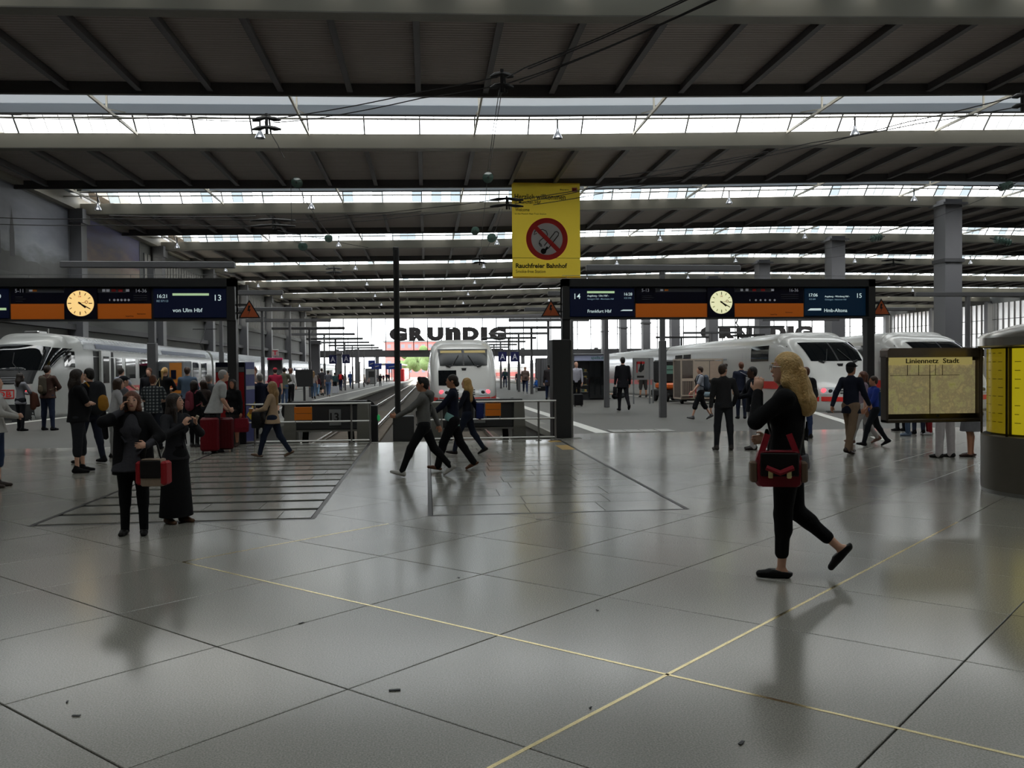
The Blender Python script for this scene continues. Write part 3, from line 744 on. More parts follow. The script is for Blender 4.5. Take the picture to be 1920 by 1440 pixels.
def ice_train(label, X, Y, cars, side, tail=True, panto=False, board=False, text_side=False):
    t = thing('express_train', label, 'train', (X, Y, zg(Y))); t.rotation_euler = (-SLOPE, 0, 0); t.scale = (1, 1, 1.03)
    h = ICE
    nose = [p[0] for p in h.st if p[0] < 5.1]
    body(h, nose + [8, 12, 16, 20, 20.3], M_white, 'power_car_body', t)
    o = front_patch(h, -1.13, 1.13, 1.86, 2.60, 24, 14, .02, .07).build('windshield', M_tdull if board else M_tglass, t, smooth=True)
    for a, b in ((-1.02, -.06), (.06, 1.02)) if board else ():
        front_patch(h, a, b, 2.42, 2.53, 12, 3, .026, .0).build('sun_blind', E_blind, o)
    front_patch(h, -.035, .035, 1.86, 2.6, 2, 14, .03).build('centre_post', M_black, o)
    for s in (-1, 1):
        m = MB(); m.tube([h.front(s * .62, 1.80, .04), h.front(s * .50, 1.86, .06), h.front(s * .22, 2.3, .05)], .016, 6); m.bar(h.front(s * .60, 1.79, .03), h.front(s * .78, 1.86, .04), .07, .05); m.build('wiper', M_black, t)
        # lamp bulge
        lo = grid(lambda u, v: h.front(u, v, .02), lsp(s * .62, s * 1.12, 8), lsp(.60, .86, 6), flip=(s > 0)); lo.build('headlamp_cover', M_lamp, t, smooth=True)
        if tail:
            c = h.front(s * 1.0, .74, .03); m = MB(); m.sphere(c, .10, .04, .08); m.build('tail_lamp', E_tail, t, smooth=True)
        c = h.front(s * .78, .72, .03); m = MB(); m.sphere(c, .09, .03, .07); m.build('headlamp', M_black, t, smooth=True)
    # red band: front and both sides
    pts = lsp(-1.1, 1.1, 20)
    mb = grid(lambda u, v: h.front(u, (.33 + .02 * abs(u)) + v * .17, .012), pts, [0, .5, 1], flip=True); mb.build('red_stripe', M_tred, t, smooth=True)
    def zlow(y): k = min(1, max(0, (y - .3) / 2.8)); k = k * k * (3 - 2 * k); return .345 + .42 * k
    for s in (-1, 1):
        ys = lsp(.30, 3.2, 16) + lsp(4, 20.2, 10)
        mb = grid(lambda u, v: h.side(u, zlow(u) + v * (.17 + .14 * min(1, max(0, (u - .3) / 2.8))), s, .012), ys, [0, .5, 1], flip=(s < 0)); mb.build('red_stripe', M_tred, t, smooth=True)
        ys = lsp(.12, 3.2, 16) + lsp(4, 20.2, 10)
        mb = grid(lambda u, v: h.side(u, -.46 + v * (.46 if u > .8 else .40), s, .008), ys, [0, .5, 1], flip=(s < 0)); mb.build('grey_skirt', M_greyp, t, smooth=True)
    grid(lambda u, v: h.front(u, -.30 + v * .30, .008), lsp(-.95, .95, 14), [0, .5, 1], flip=True).build('grey_skirt', M_greyp, t, smooth=True)
    for r in range(3):
        for s in (-1, 1):
            front_patch(h, *(sorted((s * .27, s * .44)) if s > 0 else sorted((s * .27, s * .44))), .62 + r * .09, .67 + r * .09, 3, 2, .014).build('grille_slot', M_black, t)
    m = MB(); a = h.front(0, 1.70, .03); m.prism([(-.11, 1.76), (.11, 1.76), (.07, 1.60), (-.07, 1.60)], a[1] - .02, a[1] + .06); m.build('nose_hatch', M_black, t)
    if board:                                             # an open dark panel low on the nose
        front_patch(h, -1.12, -.34, 1.02, 1.66, 6, 5, .014).build('dark_panel', M_tglass, t)
    for s in (-1, 1):
        wdw = side_patch(h, 4.3, 6.3, 1.92, 2.56, s, 4, 4).build('door_window', M_tglass, t)
        m = MB(); m.poly([h.side(2.15, 1.9, s, .014), h.side(3.5, 1.9, s, .014), h.side(3.4, 2.1, s, .014), h.side(2.7, 2.5, s, .014)] if s > 0 else [h.side(2.7, 2.5, s, .014), h.side(3.4, 2.1, s, .014), h.side(3.5, 1.9, s, .014), h.side(2.15, 1.9, s, .014)]); m.build('cab_side_window', M_tglass, t)
        for a, b in ((15.2, 16.6), (16.8, 18.2)): side_patch(h, a, b, 1.9, 2.45, s, 3, 3).build('vent_window', M_tglass, t)
        for y in (6.9, 7.35): side_patch(h, y, y + .025, .3, 2.6, s, 1, 6, .006).build('panel_seam', M_greyp, t)
        m = MB(); m.tube([h.side(6.6, .6, s, .05), h.side(6.6, 1.6, s, .05)], .02, 6); m.build('handrail', M_steel, t)
        if s == side and text_side:
            text('ICE', 1.0, M_greyp, t, (s * 1.515 - (.004 if s < 0 else -.004), 12.0 if s < 0 else 8.6, 1.5), (math.pi / 2, 0, -math.pi / 2 if s < 0 else math.pi / 2), fit=(2.6, .62))
    for k in range(2):
        m = MB(); y0 = 4 + 11.5 * k; m.box(-1.2, y0, -.78, 1.2, y0 + 3.0, -.4); m.build('bogie', M_under, t)
    # coaches
    y = 21.0
    for c in range(cars):
        m = MB(); m.box(-1.3, y - .75, -.4, 1.3, y + .05, 2.85); m.build('gangway', M_black, t)
        body(CAR, [0, .25, 8, 16, 25.75, 26], M_white, 'coach_body', t, y)
        sh = Hull([(0, 1.51, 3.08, -.5, 5.4), (400, 1.51, 3.08, -.5, 5.4)], 5.4)
        for s in (side,):
            side_patch(sh, y + 3.2, y + 22.8, 1.02, 1.86, s, 1, 3).build('window_band', M_tglass, t)
            side_patch(sh, y + .1, y + 25.9, .72, 1.0 + .06, s, 1, 2).build('red_stripe', M_tred, t)
            for yd in (1.1, 23.6):
                d = side_patch(sh, y + yd, y + yd + 1.15, -.1, 2.1, s, 1, 4, .014).build('door', M_white, t)
                side_patch(sh, y + yd + .3, y + yd + .85, 1.05, 1.9, s, 1, 2, .022).build('door_window', M_tglass, d)
        y += 26.6
    if panto:
        p = MB(); b = 10.6
        p.tube([(-.5, b, 3.1), (-.5, b, 3.3)], .06); p.tube([(.5, b, 3.1), (.5, b, 3.3)], .06); p.box(-.7, b - .5, 3.22, .7, b + .5, 3.3)
        p.tube([(0, b + .4, 3.3), (0, b + 1.6, 3.95), (0, b + .2, 5.2)], [.05, .04, .03]); p.tube([(-.8, b + .2, 5.2), (.8, b + .2, 5.2)], .03); p.tube([(-.8, b + .5, 5.2), (.8, b + .5, 5.2)], .03)
        p.build('pantograph', M_under, t)
    return t
ice_train('white streamlined train standing end-on in the middle, red tail lamps lit', 1.63, 36.9, 5, -1, board=True)
ice_train('white streamlined train on right with dirty white side, nearest nose right of the blonde woman', 16.1, 31.2, 5, -1, panto=True, text_side=True)
ice_train('rearmost white streamlined train on right, nose half hidden by the framed city map', 20.8, 31.3, 5, -1, tail=False)

# regional train with driving trailer on the left
IC = Hull(dense([(0, .85, 1.45, -.25, 2.6), (.10, 1.12, 1.72, -.45, 3.0), (.35, 1.28, 2.05, -.55, 3.3), (.8, 1.37, 2.45, -.58, 3.5), (1.4, 1.42, 2.82, -.6, 3.8), (2.2, 1.43, 3.12, -.6, 4.2), (3.2, 1.43, 3.31, -.6, 4.8), (4.4, 1.43, 3.38, -.6, 5.0), (26.4, 1.43, 3.36, -.6, 5.0)]), 5)
ICC = Hull([(0, 1.43, 3.36, -.6, 5.0), (500, 1.43, 3.36, -.6, 5.0)], 5)
def ic_train(label, X, Y, cars):
    t = thing('regional_train', label, 'train', (X, Y, zg(Y))); t.rotation_euler = (-SLOPE, 0, 0)
    h = IC
    body(h, [p[0] for p in h.st if p[0] < 5.1] + [8, 12, 16, 20, 26.4], M_dirty, 'driving_car_body', t)
    o = grid(lambda u, v: h.front(u * (.90 + .10 * (v - 1.85) / .95), v - .12 * (u / 1.3) ** 2 * (v - 1.85), .03), lsp(-1.2, 1.2, 40), lsp(1.85, 2.86, 16), flip=True).build('windshield', M_tglass, t, smooth=True)
    def wrap(u, v):
        x = 1.2 * (.90 + .10 * (v - 1.85) / .95); y0 = h.front(x, v - .12 * (1.2 / 1.3) ** 2 * (v - 1.85), .03)[1]
        return h.side(y0 + u * (.75 + (v - 1.85) * .75), v - .11 * (v - 1.85), 1, .03)
    grid(wrap, lsp(-.12, 1, 13), lsp(1.85, 2.86, 12)).build('corner_glass', M_tglass, o, smooth=True)
    for a in (-.35, .35):
        m = MB(); m.tube([h.front(a + .45, 1.75, .05), h.front(a + .1, 2.1, .06), h.front(a - .05, 2.5, .05)], .016, 6); m.build('wiper', M_black, t)
    front_patch(h, -1.24, 1.24, 1.33, 1.83, 28, 8, .02, .03).build('black_apron', M_black, t)
    for z in (1.38, 1.46, 1.54): front_patch(h, -.6, .95, z, z + .03, 20, 1, .03).build('grille_bar', M_greyp, t)
    front_patch(h, -1.25, 1.25, -.5, .56, 28, 8, .02, .02).build('black_skirt', M_under, t)
    for s in (-1, 1):
        c = h.front(s * 1.04, 1.12, .02); m = MB(); m.sphere(c, .09, .05, .07); m.build('tail_lamp', E_tail, t, smooth=True)
    # the operator's red framed letters on the nose
    x0, x1, z0, z1 = .02, .66, .78, 1.12
    m = MB()
    for (a, b, c, d) in ((x0, z0, x1, z0 + .035), (x0, z1 - .035, x1, z1), (x0, z0, x0 + .04, z1), (x1 - .04, z0, x1, z1)):
        q = grid(lambda u, v: h.front(u, v, .014), lsp(a, c, 2), lsp(b, d, 2), flip=True); n = len(m.v); m.v += q.v
        for f in q.f: m.face(*[n + i for i in f])
    f = m.build('logo_frame', M_tred, t)
    yy = h.front(.38, .83)[1]
    text('DB', .2, M_tred, t, (.10, yy - .035, .84), fit=(.48, .22), bold=.02)
    # door side
    s = 1
    side_patch(h, 2.55, 3.6, 1.98, 2.64, s, 3, 4).build('cab_side_window', M_tglass, t)
    for y in (5.6, 7.3): side_patch(h, y, y + .75, .35, 2.72, s, 1, 4, .010).build('door_opening', M_black, t)
    m = MB(); m.box(1.44, 6.2, .2, 1.54, 7.35, 2.74); d = m.build('door_leaf', M_dirty, t); m = MB(); m.box(1.53, 6.42, 1.3, 1.552, 7.12, 2.5); m.build('door_window', M_tglass, d)
    def sidewin(y0, y1, z0=1.48, z1=2.46):
        w = side_patch(ICC, y0, y1, z0, z1, s, 1, 3, .014).build('window', M_tglass, t)
        a = ICC.side(y0, z0, s, .03); m = MB(); m.bar(a, ICC.side(y1, z0, s, .03), .04, .05); m.build('window_sill', M_steel, w)
    for y in (8.3, 9.6, 11.6, 13.6, 15.6, 17.6, 19.6, 21.6, 23.6): sidewin(y, y + (.8 if y < 9 else 1.4))
    side_patch(ICC, 8.1, 26.3, .90, 1.16, s, 1, 2, .012).build('red_stripe', M_tred, t)
    # ribbed roof
    def ribroof(y0, y1):
        m = MB(); rings = []
        n = int((y1 - y0) / .22)
        for i in range(n + 1):
            y = y0 + (y1 - y0) * i / n; e = .012 + (.014 if i % 2 else 0.0); r = []
            for q in range(15):
                tt = math.pi * (.13 + .74 * q / 14); c, si = math.cos(tt), math.sin(tt)
                w, zt, zb, ex = ICC.at(y); zc, hh = (zt + zb) / 2, (zt - zb) / 2
                r.append(((w + e) * math.copysign(abs(c) ** (2 / ex), c), y, zc + (hh + e) * abs(si) ** (2 / ex)))
            rings.append(r)
        m.loft(rings, cap=False, closed=False); m.f = [f[::-1] for f in m.f]; return m.build('ribbed_roof', M_roofm, t, smooth=True, angle=60)
    ribroof(4.6, 26.3)
    side_patch(ICC, 6.0, 14.5, 2.82, 3.04, s, 8, 3, .035).build('roof_cover_band', M_roofb, t)
    side_patch(ICC, 15.5, 25, 2.82, 3.02, s, 8, 3, .035).build('roof_cover_band', M_roofb, t)
    m = MB(); m.bbox(-.5, 3.4, 3.2, .1, 4.3, 3.5, .05); m.tube([(.3, 3.8, 3.25), (.3, 3.8, 3.6)], .04); m.build('roof_horn', M_steel, t)
    y = 26.9
    for c in range(cars):
        m = MB(); m.box(-1.2, y - .6, -.4, 1.2, y + .1, 2.9); m.build('gangway', M_black, t)
        mb = MB(); mb.loft([[(x, q + y, z) for x, _, z in ICC.ring(1)] for q in (0, 26.4)]); mb.build('coach_body', M_dirty, t, smooth=True, angle=50)
        ribroof(y + .1, y + 26.3)
        for q in range(11): sidewin(y + 2.6 + 2.0 * q, y + 2.6 + 2.0 * q + 1.3)
        for yd in (.7, 24.8): side_patch(ICC, y + yd, y + yd + .9, .2, 2.2, s, 1, 3, .012).build('door', M_greyp, t)
        side_patch(ICC, y + .1, y + 26.3, .90, 1.16, s, 1, 2, .012).build('red_stripe', M_tred, t)
        y += 27
    for k in range(2):
        m = MB(); m.box(-1.2, 3 + k * 18, -.8, 1.2, 6 + k * 18, -.5); m.build('bogie', M_under, t)
    m = MB(); b = 30.0
    m.tube([(0, b, 3.3), (.1, b - 1.3, 3.9), (.1, b + .2, 5.0)], [.05, .04, .03]); m.tube([(-.8, b + .2, 5.0), (.9, b + .2, 5.0)], .03); m.box(-.6, b - .6, 3.24, .6, b + .4, 3.34); m.build('pantograph', M_under, t)
    return t
ic_train('white train with big curved windshield and ribbed roof on the far left', -15.95, 33.6, 3)

t = thing('coach', 'ribbed white coach roof just visible behind the far left train', 'train', (-20.5, 33.0, zg(33))); t.rotation_euler = (-SLOPE, 0, 0)
mb = MB(); mb.loft([[(x, q, z) for x, _, z in ICC.ring(1)] for q in (0, .2, 26, 52)]); mb.build('coach_body', M_dirty, t, smooth=True, angle=50)
m = MB(); rings = []
for i in range(120):
    y = .2 + 26 * i / 120; e = .012 + (.02 if i % 2 else 0); rings.append([(1.43 * math.copysign(abs(math.cos(a)) ** .4, math.cos(a)) * 1.005, y, 1.38 + (1.98 + e) * abs(math.sin(a)) ** .4) for a in lsp(.6, 2.54, 12)])
m.loft(rings, cap=False, closed=False); m.build('ribbed_roof', M_roofm, t, smooth=True, angle=60)
m = MB(); m.box(-1.1, 3, -.75, 1.1, 6, -.55); m.build('bogie', M_under, t)
for q in range(5): side_patch(ICC, 3 + 2.2 * q, 4.4 + 2.2 * q, 1.48, 2.46, 1, 1, 2, .014).build('window', M_tglass, t)
# ------------------------------------------------------------------ signs, boards and platform furniture
M_housing = mat('anthracite_housing', (40, 41, 43), rough=0.5, var=0.05)
M_bluep = mat('navy_panel', (16, 18, 40), rough=0.25, var=0.03)
M_orangep = mat('orange_panel', (212, 118, 30), rough=0.35, var=0.04)
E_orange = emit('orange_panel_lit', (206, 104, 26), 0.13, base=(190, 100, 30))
E_screen = emit('display_blue', (14, 26, 62), 0.14, base=(6, 8, 20))
E_screen2 = emit('display_teal', (10, 44, 70), 0.2, base=(6, 8, 20))
E_txt = emit('display_text', (196, 214, 214), 0.62)
E_txtd = emit('display_text_dim', (120, 146, 160), 0.5)
E_green = emit('display_green', (176, 206, 160), 0.55)
M_ltxt = emit('printed_white_lit', (150, 152, 160), .22)
M_ink = mat('printed_black', (16, 15, 15), .6, var=0)
M_grip = mat('pale_grey_strip', (74, 76, 84), .5)
E_clockL = emit('clock_face_warm', (255, 214, 140), 0.66)
E_clockR = emit('clock_face_cool', (236, 236, 190), 0.62)
M_redp = mat('print_red', (196, 40, 44), .5, var=0)
M_orgl = mat('print_orange', (226, 130, 40), .5, var=0)

def departure_board(label, xc, Y, left, warm, new, zz):
    xm = lambda x: math.copysign(float(np.interp(abs(x), [0, .34, 1.98, 2.06, 3.42, 3.62], new)), x)
    """board on two posts; x measured from its centre, z from the floor"""
    t = thing('departure_board', label, 'sign', (xc, Y, 0))
    W, (z0, z1) = new[-1], zz
    m = MB(); m.box(-W, -.16, z1 - .18, W, .16, z1); m.box(-W, -.16, z0 - .04, W, .16, z0); m.box(-W, -.02, z0, W, .16, z1 - .18); m.box(-W, -.16, z0, -W + .17, .16, z1); m.box(W - .17, -.16, z0, W, .16, z1)
    m.build('housing', M_housing, t)
    for s in (-1, 1):
        m = MB(); x = s * (W - .09); m.bbox(x - .095, -.12, 0, x + .095, .12, z0, .012); m.build('post', M_housing, t)
    zt = z1 - .2
    def panel(x0, x1, za, zb, m_, name, y=-.05):
        m = MB(); m.box(xm(x0), y, za, xm(x1), -.02, zb); return m.build(name, m_, t)
    panel(-1.98, 1.98, z0, zt, M_bluep, 'navy_panel')
    for x0, x1 in ((-1.98, -.34), (.34, 1.98)):
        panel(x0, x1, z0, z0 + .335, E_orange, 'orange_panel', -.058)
        panel(x0 + (.45 if x0 < 0 else 0.02), x1 - (.02 if x0 < 0 else .75), zt - .105, zt - .015, M_grip, 'pictogram_strip', -.056)
    scl = [panel(-3.42, -2.06, z0 + .03, zt - .02, E_screen, 'display'), panel(2.06, 3.42, z0 + .03, zt - .02, E_screen if left else E_screen2, 'display')]
    def tx(s, size, m_, x, z, parent=t, al='LEFT', sx=1.0, b=.004): return text(s, size * .92, m_, parent, (xm(x), -.062, z), align=al, sx=sx, bold=b, ext=.002)
    # fixed lettering
    a, b = ('5-11', '14-36') if left else ('5-13', '16-36')
    tx(a, .115, M_ltxt, -1.85, zt - .10); tx(b, .115, M_ltxt, 1.86, zt - .10, al='RIGHT')
    m = MB()
    for x, w, m_ in ((-1.42, .07, M_ltxt), (-1.32, .09, M_orgl)):
        q = MB(); q.box(xm(x), -.062, zt - .08, xm(x) + w, -.05, zt - .04); q.build('pictogram', m_, t)
    for x, w, m_ in ((.5, .06, M_ltxt), (.62, .07, M_ltxt), (.78, .09, M_redp), (.98, .1, M_redp), (1.22, .07, M_ltxt)):
        q = MB(); q.box(xm(x), -.062, zt - .085, xm(x) + w, -.05, zt - .03); q.build('pictogram', m_, t)
    for i, x in enumerate((.72, .86, .97, 1.08, 1.19, 1.3)):
        q = MB(); q.sphere((xm(x), -.058, z0 + .415), .026 if i else .012, .006, .026, 8, 6); q.build('pictogram', M_ltxt, t)
    for k in range(3):
        q = MB(); q.box(xm(-1.84), -.062, zt - .20 - k * .045, xm(-1.62) + (k % 2) * .06, -.05, zt - .192 - k * .045); q.build('small_line', M_grip, t)
        q = MB(); q.box(xm(1.45), -.062, zt - .17 - k * .05, xm(1.86), -.05, zt - .16 - k * .05); q.build('small_line', M_grip, t)
    tx('Fahrkarten', .045, M_ink, 1.55, z0 + .10); tx('InterCity', .05, M_ink, 1.2, z0 + .05)
    # clock
    cz, r = (z0 + zt) / 2, .265
    q = MB(); q.box(-.34, -.10, z0, .34, -.03, zt); ck = q.build('clock_case', M_bluep, t)
    q = MB(); q.lathe([(0, -.130), (r, -.130), (r + .012, -.118), (r + .012, -.10)], (0, 0, cz), 40, axis='y'); f = q.build('clock_face', E_clockL if warm else E_clockR, t, smooth=True, angle=40)
    for k in range(12):
        th = k * math.pi / 6; L = .07 if k % 3 == 0 else .055; q = MB()
        d = Vector((math.sin(th), 0, math.cos(th))); c = Vector((0, -.134, cz)); q.bar(c + d * (r - .015 - L), c + d * (r - .015), .018 if k % 3 == 0 else .014, .004, up=(0, 1, 0)); q.build('hour_mark', M_ink, f)
    def hand(th, L, w, m_, y, ring=False):
        d = Vector((math.sin(th), 0, math.cos(th))); c = Vector((0, y, cz)); q = MB(); q.bar(c - d * .04, c + d * L, w, .004, up=(0, 1, 0))
        if ring:
            cc = c + d * (L + .03); pr = Vector((d.z, 0, -d.x)); q.tube([cc + (d * math.cos(u) + pr * math.sin(u)) * .028 for u in lsp(0, 2 * math.pi, 14)], .006, 5)
        return q
    hand(math.radians(130), .15, .03, M_ink, -.139).build('hour_hand', M_ink, f); hand(math.radians(120), .235, .02, M_ink, -.143).build('minute_hand', M_ink, f)
    hand(math.radians(80), .11, .008, M_ink, -.147, True).build('second_hand', mat('red_hand', (150, 60, 40), .5), f)
    q = MB(); q.lathe([(0, -.150), (.022, -.150), (.022, -.13)], (0, 0, cz), 12, axis='y'); q.build('hub', M_ink, f)
    tx('DB', .05, M_redp, -.035, cz + .13, f).location.y = -.134
    # screens
    L, R = scl
    if left:
        tx('13', .2, E_txt, 3.18, zt - .28, R); tx('16:21', .12, E_txt, 2.12, zt - .22, R); tx('RE 57113', .07, E_txtd, 2.12, zt - .31, R)
        q = MB(); q.box(xm(2.42), -.062, zt - .17, xm(3.10), -.05, zt - .12); q.build('green_bar', E_green, R)
        tx('von Ulm Hbf', .13, E_txt, 2.42, z0 + .15, R)
        tx('16:10', .13, E_txt, -2.42, zt - .22, L); q = MB(); q.box(xm(-2.9), -.062, z0 + .2, xm(-2.1), -.05, z0 + .25); q.build('green_bar', E_green, L)
    else:
        tx('14', .2, E_txt, -3.36, zt - .27, L); tx('16:28', .105, E_txt, -2.1, zt - .19, L, 'RIGHT'); tx('ICE 598', .06, E_txtd, -2.12, zt - .27, L, 'RIGHT')
        q = MB(); q.box(xm(-3.06), -.062, zt - .135, xm(-2.48), -.05, zt - .085); q.build('green_bar', E_green, L)
        tx('Augsburg - Ulm Hbf -', .066, E_txt, -3.06, zt - .215, L); tx('Stuttgart Hbf - Mannheim Hbf', .058, E_txtd, -3.06, zt - .29, L)
        tx('Frankfurt Hbf', .115, E_txt, -3.06, z0 + .12, L)
        q = MB(); q.prism([(xm(-2.36), z0 + .16), (xm(-2.30), z0 + .19), (xm(-2.1), z0 + .19), (xm(-2.1), z0 + .16)], -.062, -.05); q.build('train_symbol', E_txt, L)
        tx('15', .17, E_txt, 3.2, zt - .25, R); tx('17:06', .12, E_txt, 2.13, zt - .22, R); tx('ICE 684', .055, E_txtd, 2.15, zt - .30, R)
        tx('Augsburg - W\u00fcrzburg Hbf -', .062, E_txt, 2.5, zt - .235, R); tx('G\u00f6ttingen - Hannover Hbf', .056, E_txtd, 2.5, zt - .31, R)
        tx('Hmb-Altona', .13, E_txt, 2.48, z0 + .12, R)
        q = MB(); q.prism([(xm(2.12), z0 + .16), (xm(2.18), z0 + .21), (xm(2.42), z0 + .21), (xm(2.42), z0 + .16)], -.062, -.05); q.build('train_symbol', E_txt, R)
    # bird wire on the top edge
    q = MB(); q.tube([(-W, -.1, z1 + .08), (W, -.1, z1 + .08)], .006, 5)
    for x in lsp(-W + .1, W - .1, 6): q.tube([(x, -.1, z1), (x, -.1, z1 + .08)], .005, 4)
    q.build('bird_wire', M_greyp, t)
    return t
departure_board('dark departure board with warm-lit clock showing platforms 13, on posts left', -7.41, 19.45, True, True, [0, .33, 1.45, 1.5, 3.04, 3.25], (2.80, 3.68))
departure_board('dark departure board showing Frankfurt and platforms 14 and 15, with pale clock', 7.13, 20.35, False, False, [0, .33, 2.10, 2.14, 3.70, 3.90], (2.85, 3.77))

# warning triangles beside the posts
def triangle(label, px, py, Y, arm):
    p = at_y(px, py, Y)
    t = thing('warning_triangle', label, 'sign', (p.x, Y, p.z))
    m = MB(); m.prism([(-.24, 0), (.24, 0), (0, .41)], -.015, .015); m.build('plate', M_ink, t)
    m = MB(); m.prism([(-.195, .028), (.195, .028), (0, .362)], -.02, -.014); m.build('orange_field', mat('warning_orange', (190, 92, 48), .5), t)
    m = MB(); m.prism([(-.02, .28), (.03, .28), (0, .2), (.035, .2), (-.03, .06), (0, .16), (-.04, .16)], -.024, -.019); m.build('lightning_symbol', M_ink, t)
    m = MB(); m.bar((0, .03, .12), (arm, .03, .12), .03, .04); m.bar((0, .03, .3), (arm, .03, .3), .03, .04); m.build('bracket', M_housing, t)
    return t
triangle('orange warning triangle fixed right of the left board\'s post', 468, 597, 19.36, -.42)
triangle('orange warning triangle under the yellow banner, left of the right board', 1033, 594, 20.26, .46)
triangle('orange warning triangle right of the right board, before the grey column', 1652, 591, 20.26, -.34)
for px, Y, s in ((452, 19.45, 1), (1047, 20.35, -1), (1640, 20.35, 1)):
    pass

# box round the foot of the right board's post
t = thing('steel_box', 'dark steel service box around the left post of the right board', 'box', (3.18, 20.2, 0))
m = MB(); m.bbox(-.24, -.28, 0, .19, .22, 2.32, .01); m.build('cabinet', M_housing, t)
m = MB(); m.bbox(.19, -.26, 0.0, .245, .22, 2.30, .008); m.build('steel_side', M_steel, t)
m = MB(); m.box(-.23, -.285, .06, .18, -.28, 2.27); m.build('door', mat('cabinet_door', (44, 45, 46), .45), t)
m = MB(); m.box(.246, -.12, 1.9, .25, .06, 2.1); m.build('label_plate', M_housing, t)

# thin pole with its cabinet on the strip between the two tracks
p = on_floor(748, 823)
t = thing('signal_pole', 'tall thin dark pole rising beside the empty track', 'pole', (p.x, FE + .35, -.6))
m = MB(); m.bbox(-.065, -.065, 0, .065, .065, 5.07, .01); m.build('pole_shaft', M_housing, t)
m = MB(); m.box(-.03, -.075, .5, .03, -.066, 5.0); m.build('cable_duct', M_black, t)
t = thing('signal_cabinet', 'low dark cabinet at foot of thin pole between the tracks', 'cabinet', (p.x + .13, FE + .24, -.6))
m = MB(); m.bbox(-.24, -.1, 0, .24, .25, 1.18, .015); m.build('cabinet', M_housing, t)
m = MB(); m.box(-.2, -.108, .1, -.01, -.1, 1.12); m.build('door', M_housing, t); m = MB(); m.box(.01, -.108, .1, .2, -.1, 1.12); m.build('door', M_housing, t)

# tube railings and buffer stops
def railing(label, xa, xb, Y, posts, sides):
    t = thing('tube_railing', label, 'railing', ((xa + xb) / 2, Y, 0)); h = (xb - xa) / 2
    for z in (.90, .50, .07):
        m = MB(); m.tube([(-h, 0, z), (h, 0, z)], .024 if z > .8 else .02, 8); m.build('rail_tube', M_steel, t)
    for x in posts:
        m = MB(); m.tube([(x - (xa + xb) / 2, 0, 0), (x - (xa + xb) / 2, 0, .90)], .024, 8); m.lathe([(.0, .012), (.07, .012), (.07, 0)], (x - (xa + xb) / 2, 0, 0), 12); m.build('rail_post', M_steel, t)
    return t
RY = FE - .12
def rx(px): return at_y(px, 800, RY).x
railing('steel tube railing in front of buffer stop 13', rx(462), rx(696), RY, [rx(478), rx(659), rx(694)], 0)
railing('steel tube railing in front of buffer stop 14, ending at the steel box', rx(805), rx(1043), RY, [rx(806), rx(828), rx(1010), rx(1041)], 0)
def orange_plates(label, px0, px1, py0, py1):
    a, b = at_y(px0, py1, RY - .04), at_y(px1, py0, RY - .04)
    t = thing('orange_plate_pair', label, 'sign', ((a.x + b.x) / 2, RY - .04, 0)); w = (b.x - a.x) / 2; zm = (a.z + b.z) / 2
    for z0, z1 in ((a.z, zm - .004), (zm + .004, b.z)):
        m = MB(); m.bbox(-w, -.012, z0, w, .006, z1, .004); m.build('plate', M_orangep, t)
    m = MB(); 
    for x in (-w * .9, w * .9): m.tube([(x, .02, a.z - .08), (x, .02, b.z + .02)], .008, 6)
    m.build('hanger', M_steel, t)
orange_plates('orange double plate on the left railing, before the dark beam of the empty track', 552, 585, 763, 788)
orange_plates('orange double plate on the right railing, under the red-striped train', 910, 939, 756, 780)
def buffer_stop(label, pxl, pxr, num, pxn, pyt):
    Y = FE + 1.0; a, b = at_y(pxl, 790, Y).x, at_y(pxr, 790, Y).x; xc = (a + b) / 2; w = (b - a) / 2
    t = thing('buffer_stop', label, 'buffer stop', (xc, Y, -.95))
    for s in (-1, 1):
        m = MB(); q = [(s * (w - .34), .0), (s * w * 1.02, .0), (s * (w - .06), 1.82), (s * (w - .3), 1.82)]
        q = q if s < 0 else q[::-1]
        m.prism(q, -.3, .3); m.build('concrete_leg', M_conc, t)
        m = MB(); m.lathe([(0, .0), (.26, .0), (.26, .06), (.1, .09), (.08, .35)], (s * .87, .3, 1.62), 16, axis='y'); m.build('buffer_plate', M_black, t, smooth=True)
        m = MB(); m.bar((s * (w - .42), .1, .2), (s * (w - .5), .1, 1.3), .14, .12); m.build('dark_strut', M_black, t)
    m = MB(); m.bbox(-w + .28, -.22, 1.20, w - .28, .12, 1.80, .02); m.build('crossbeam', M_housing, t)
    m = MB(); m.box(-w + .3, -.25, 1.16, w - .3, -.2, 1.2); m.build('steel_lip', M_steel, t)
    m = MB(); m.box(-w + .2, -.3, 1.82, w - .1, .3, 1.87); m.build('top_plate', M_black, t)
    xn = at_y(pxn, 780, Y - .25).x - xc
    m = MB(); m.bbox(xn - .14, -.245, 1.30, xn + .14, -.222, 1.68, .01); pl = m.build('number_plate', M_greyp, t)
    text(num, .2, M_ink, pl, (xn - .11, -.25, 1.4), fit=(.2, .2), bold=.02)
    return t
buffer_stop('concrete and dark steel buffer stop numbered 13 on empty track', 533, 696, '13', 628, 0)
buffer_stop('concrete and dark steel buffer stop numbered 14 below the middle train', 806, 985, '14', 899, 0)
# dark cabinet behind the railing end, right of the buffer of track 13
t = thing('point_cabinet', 'narrow dark cabinet with a green lamp beside the empty track', 'cabinet', (at_y(700, 790, FE + 1.2).x, FE + 1.2, -.95))
m = MB(); m.bbox(-.11, -.12, 0, .11, .12, 1.75, .015); m.build('cabinet', M_housing, t)
m = MB(); m.sphere((.13, -.1, 1.45), .04, .03, .08, 8, 6); m.build('green_lamp', emit('green_glow', (40, 150, 80), .35), t, smooth=True)

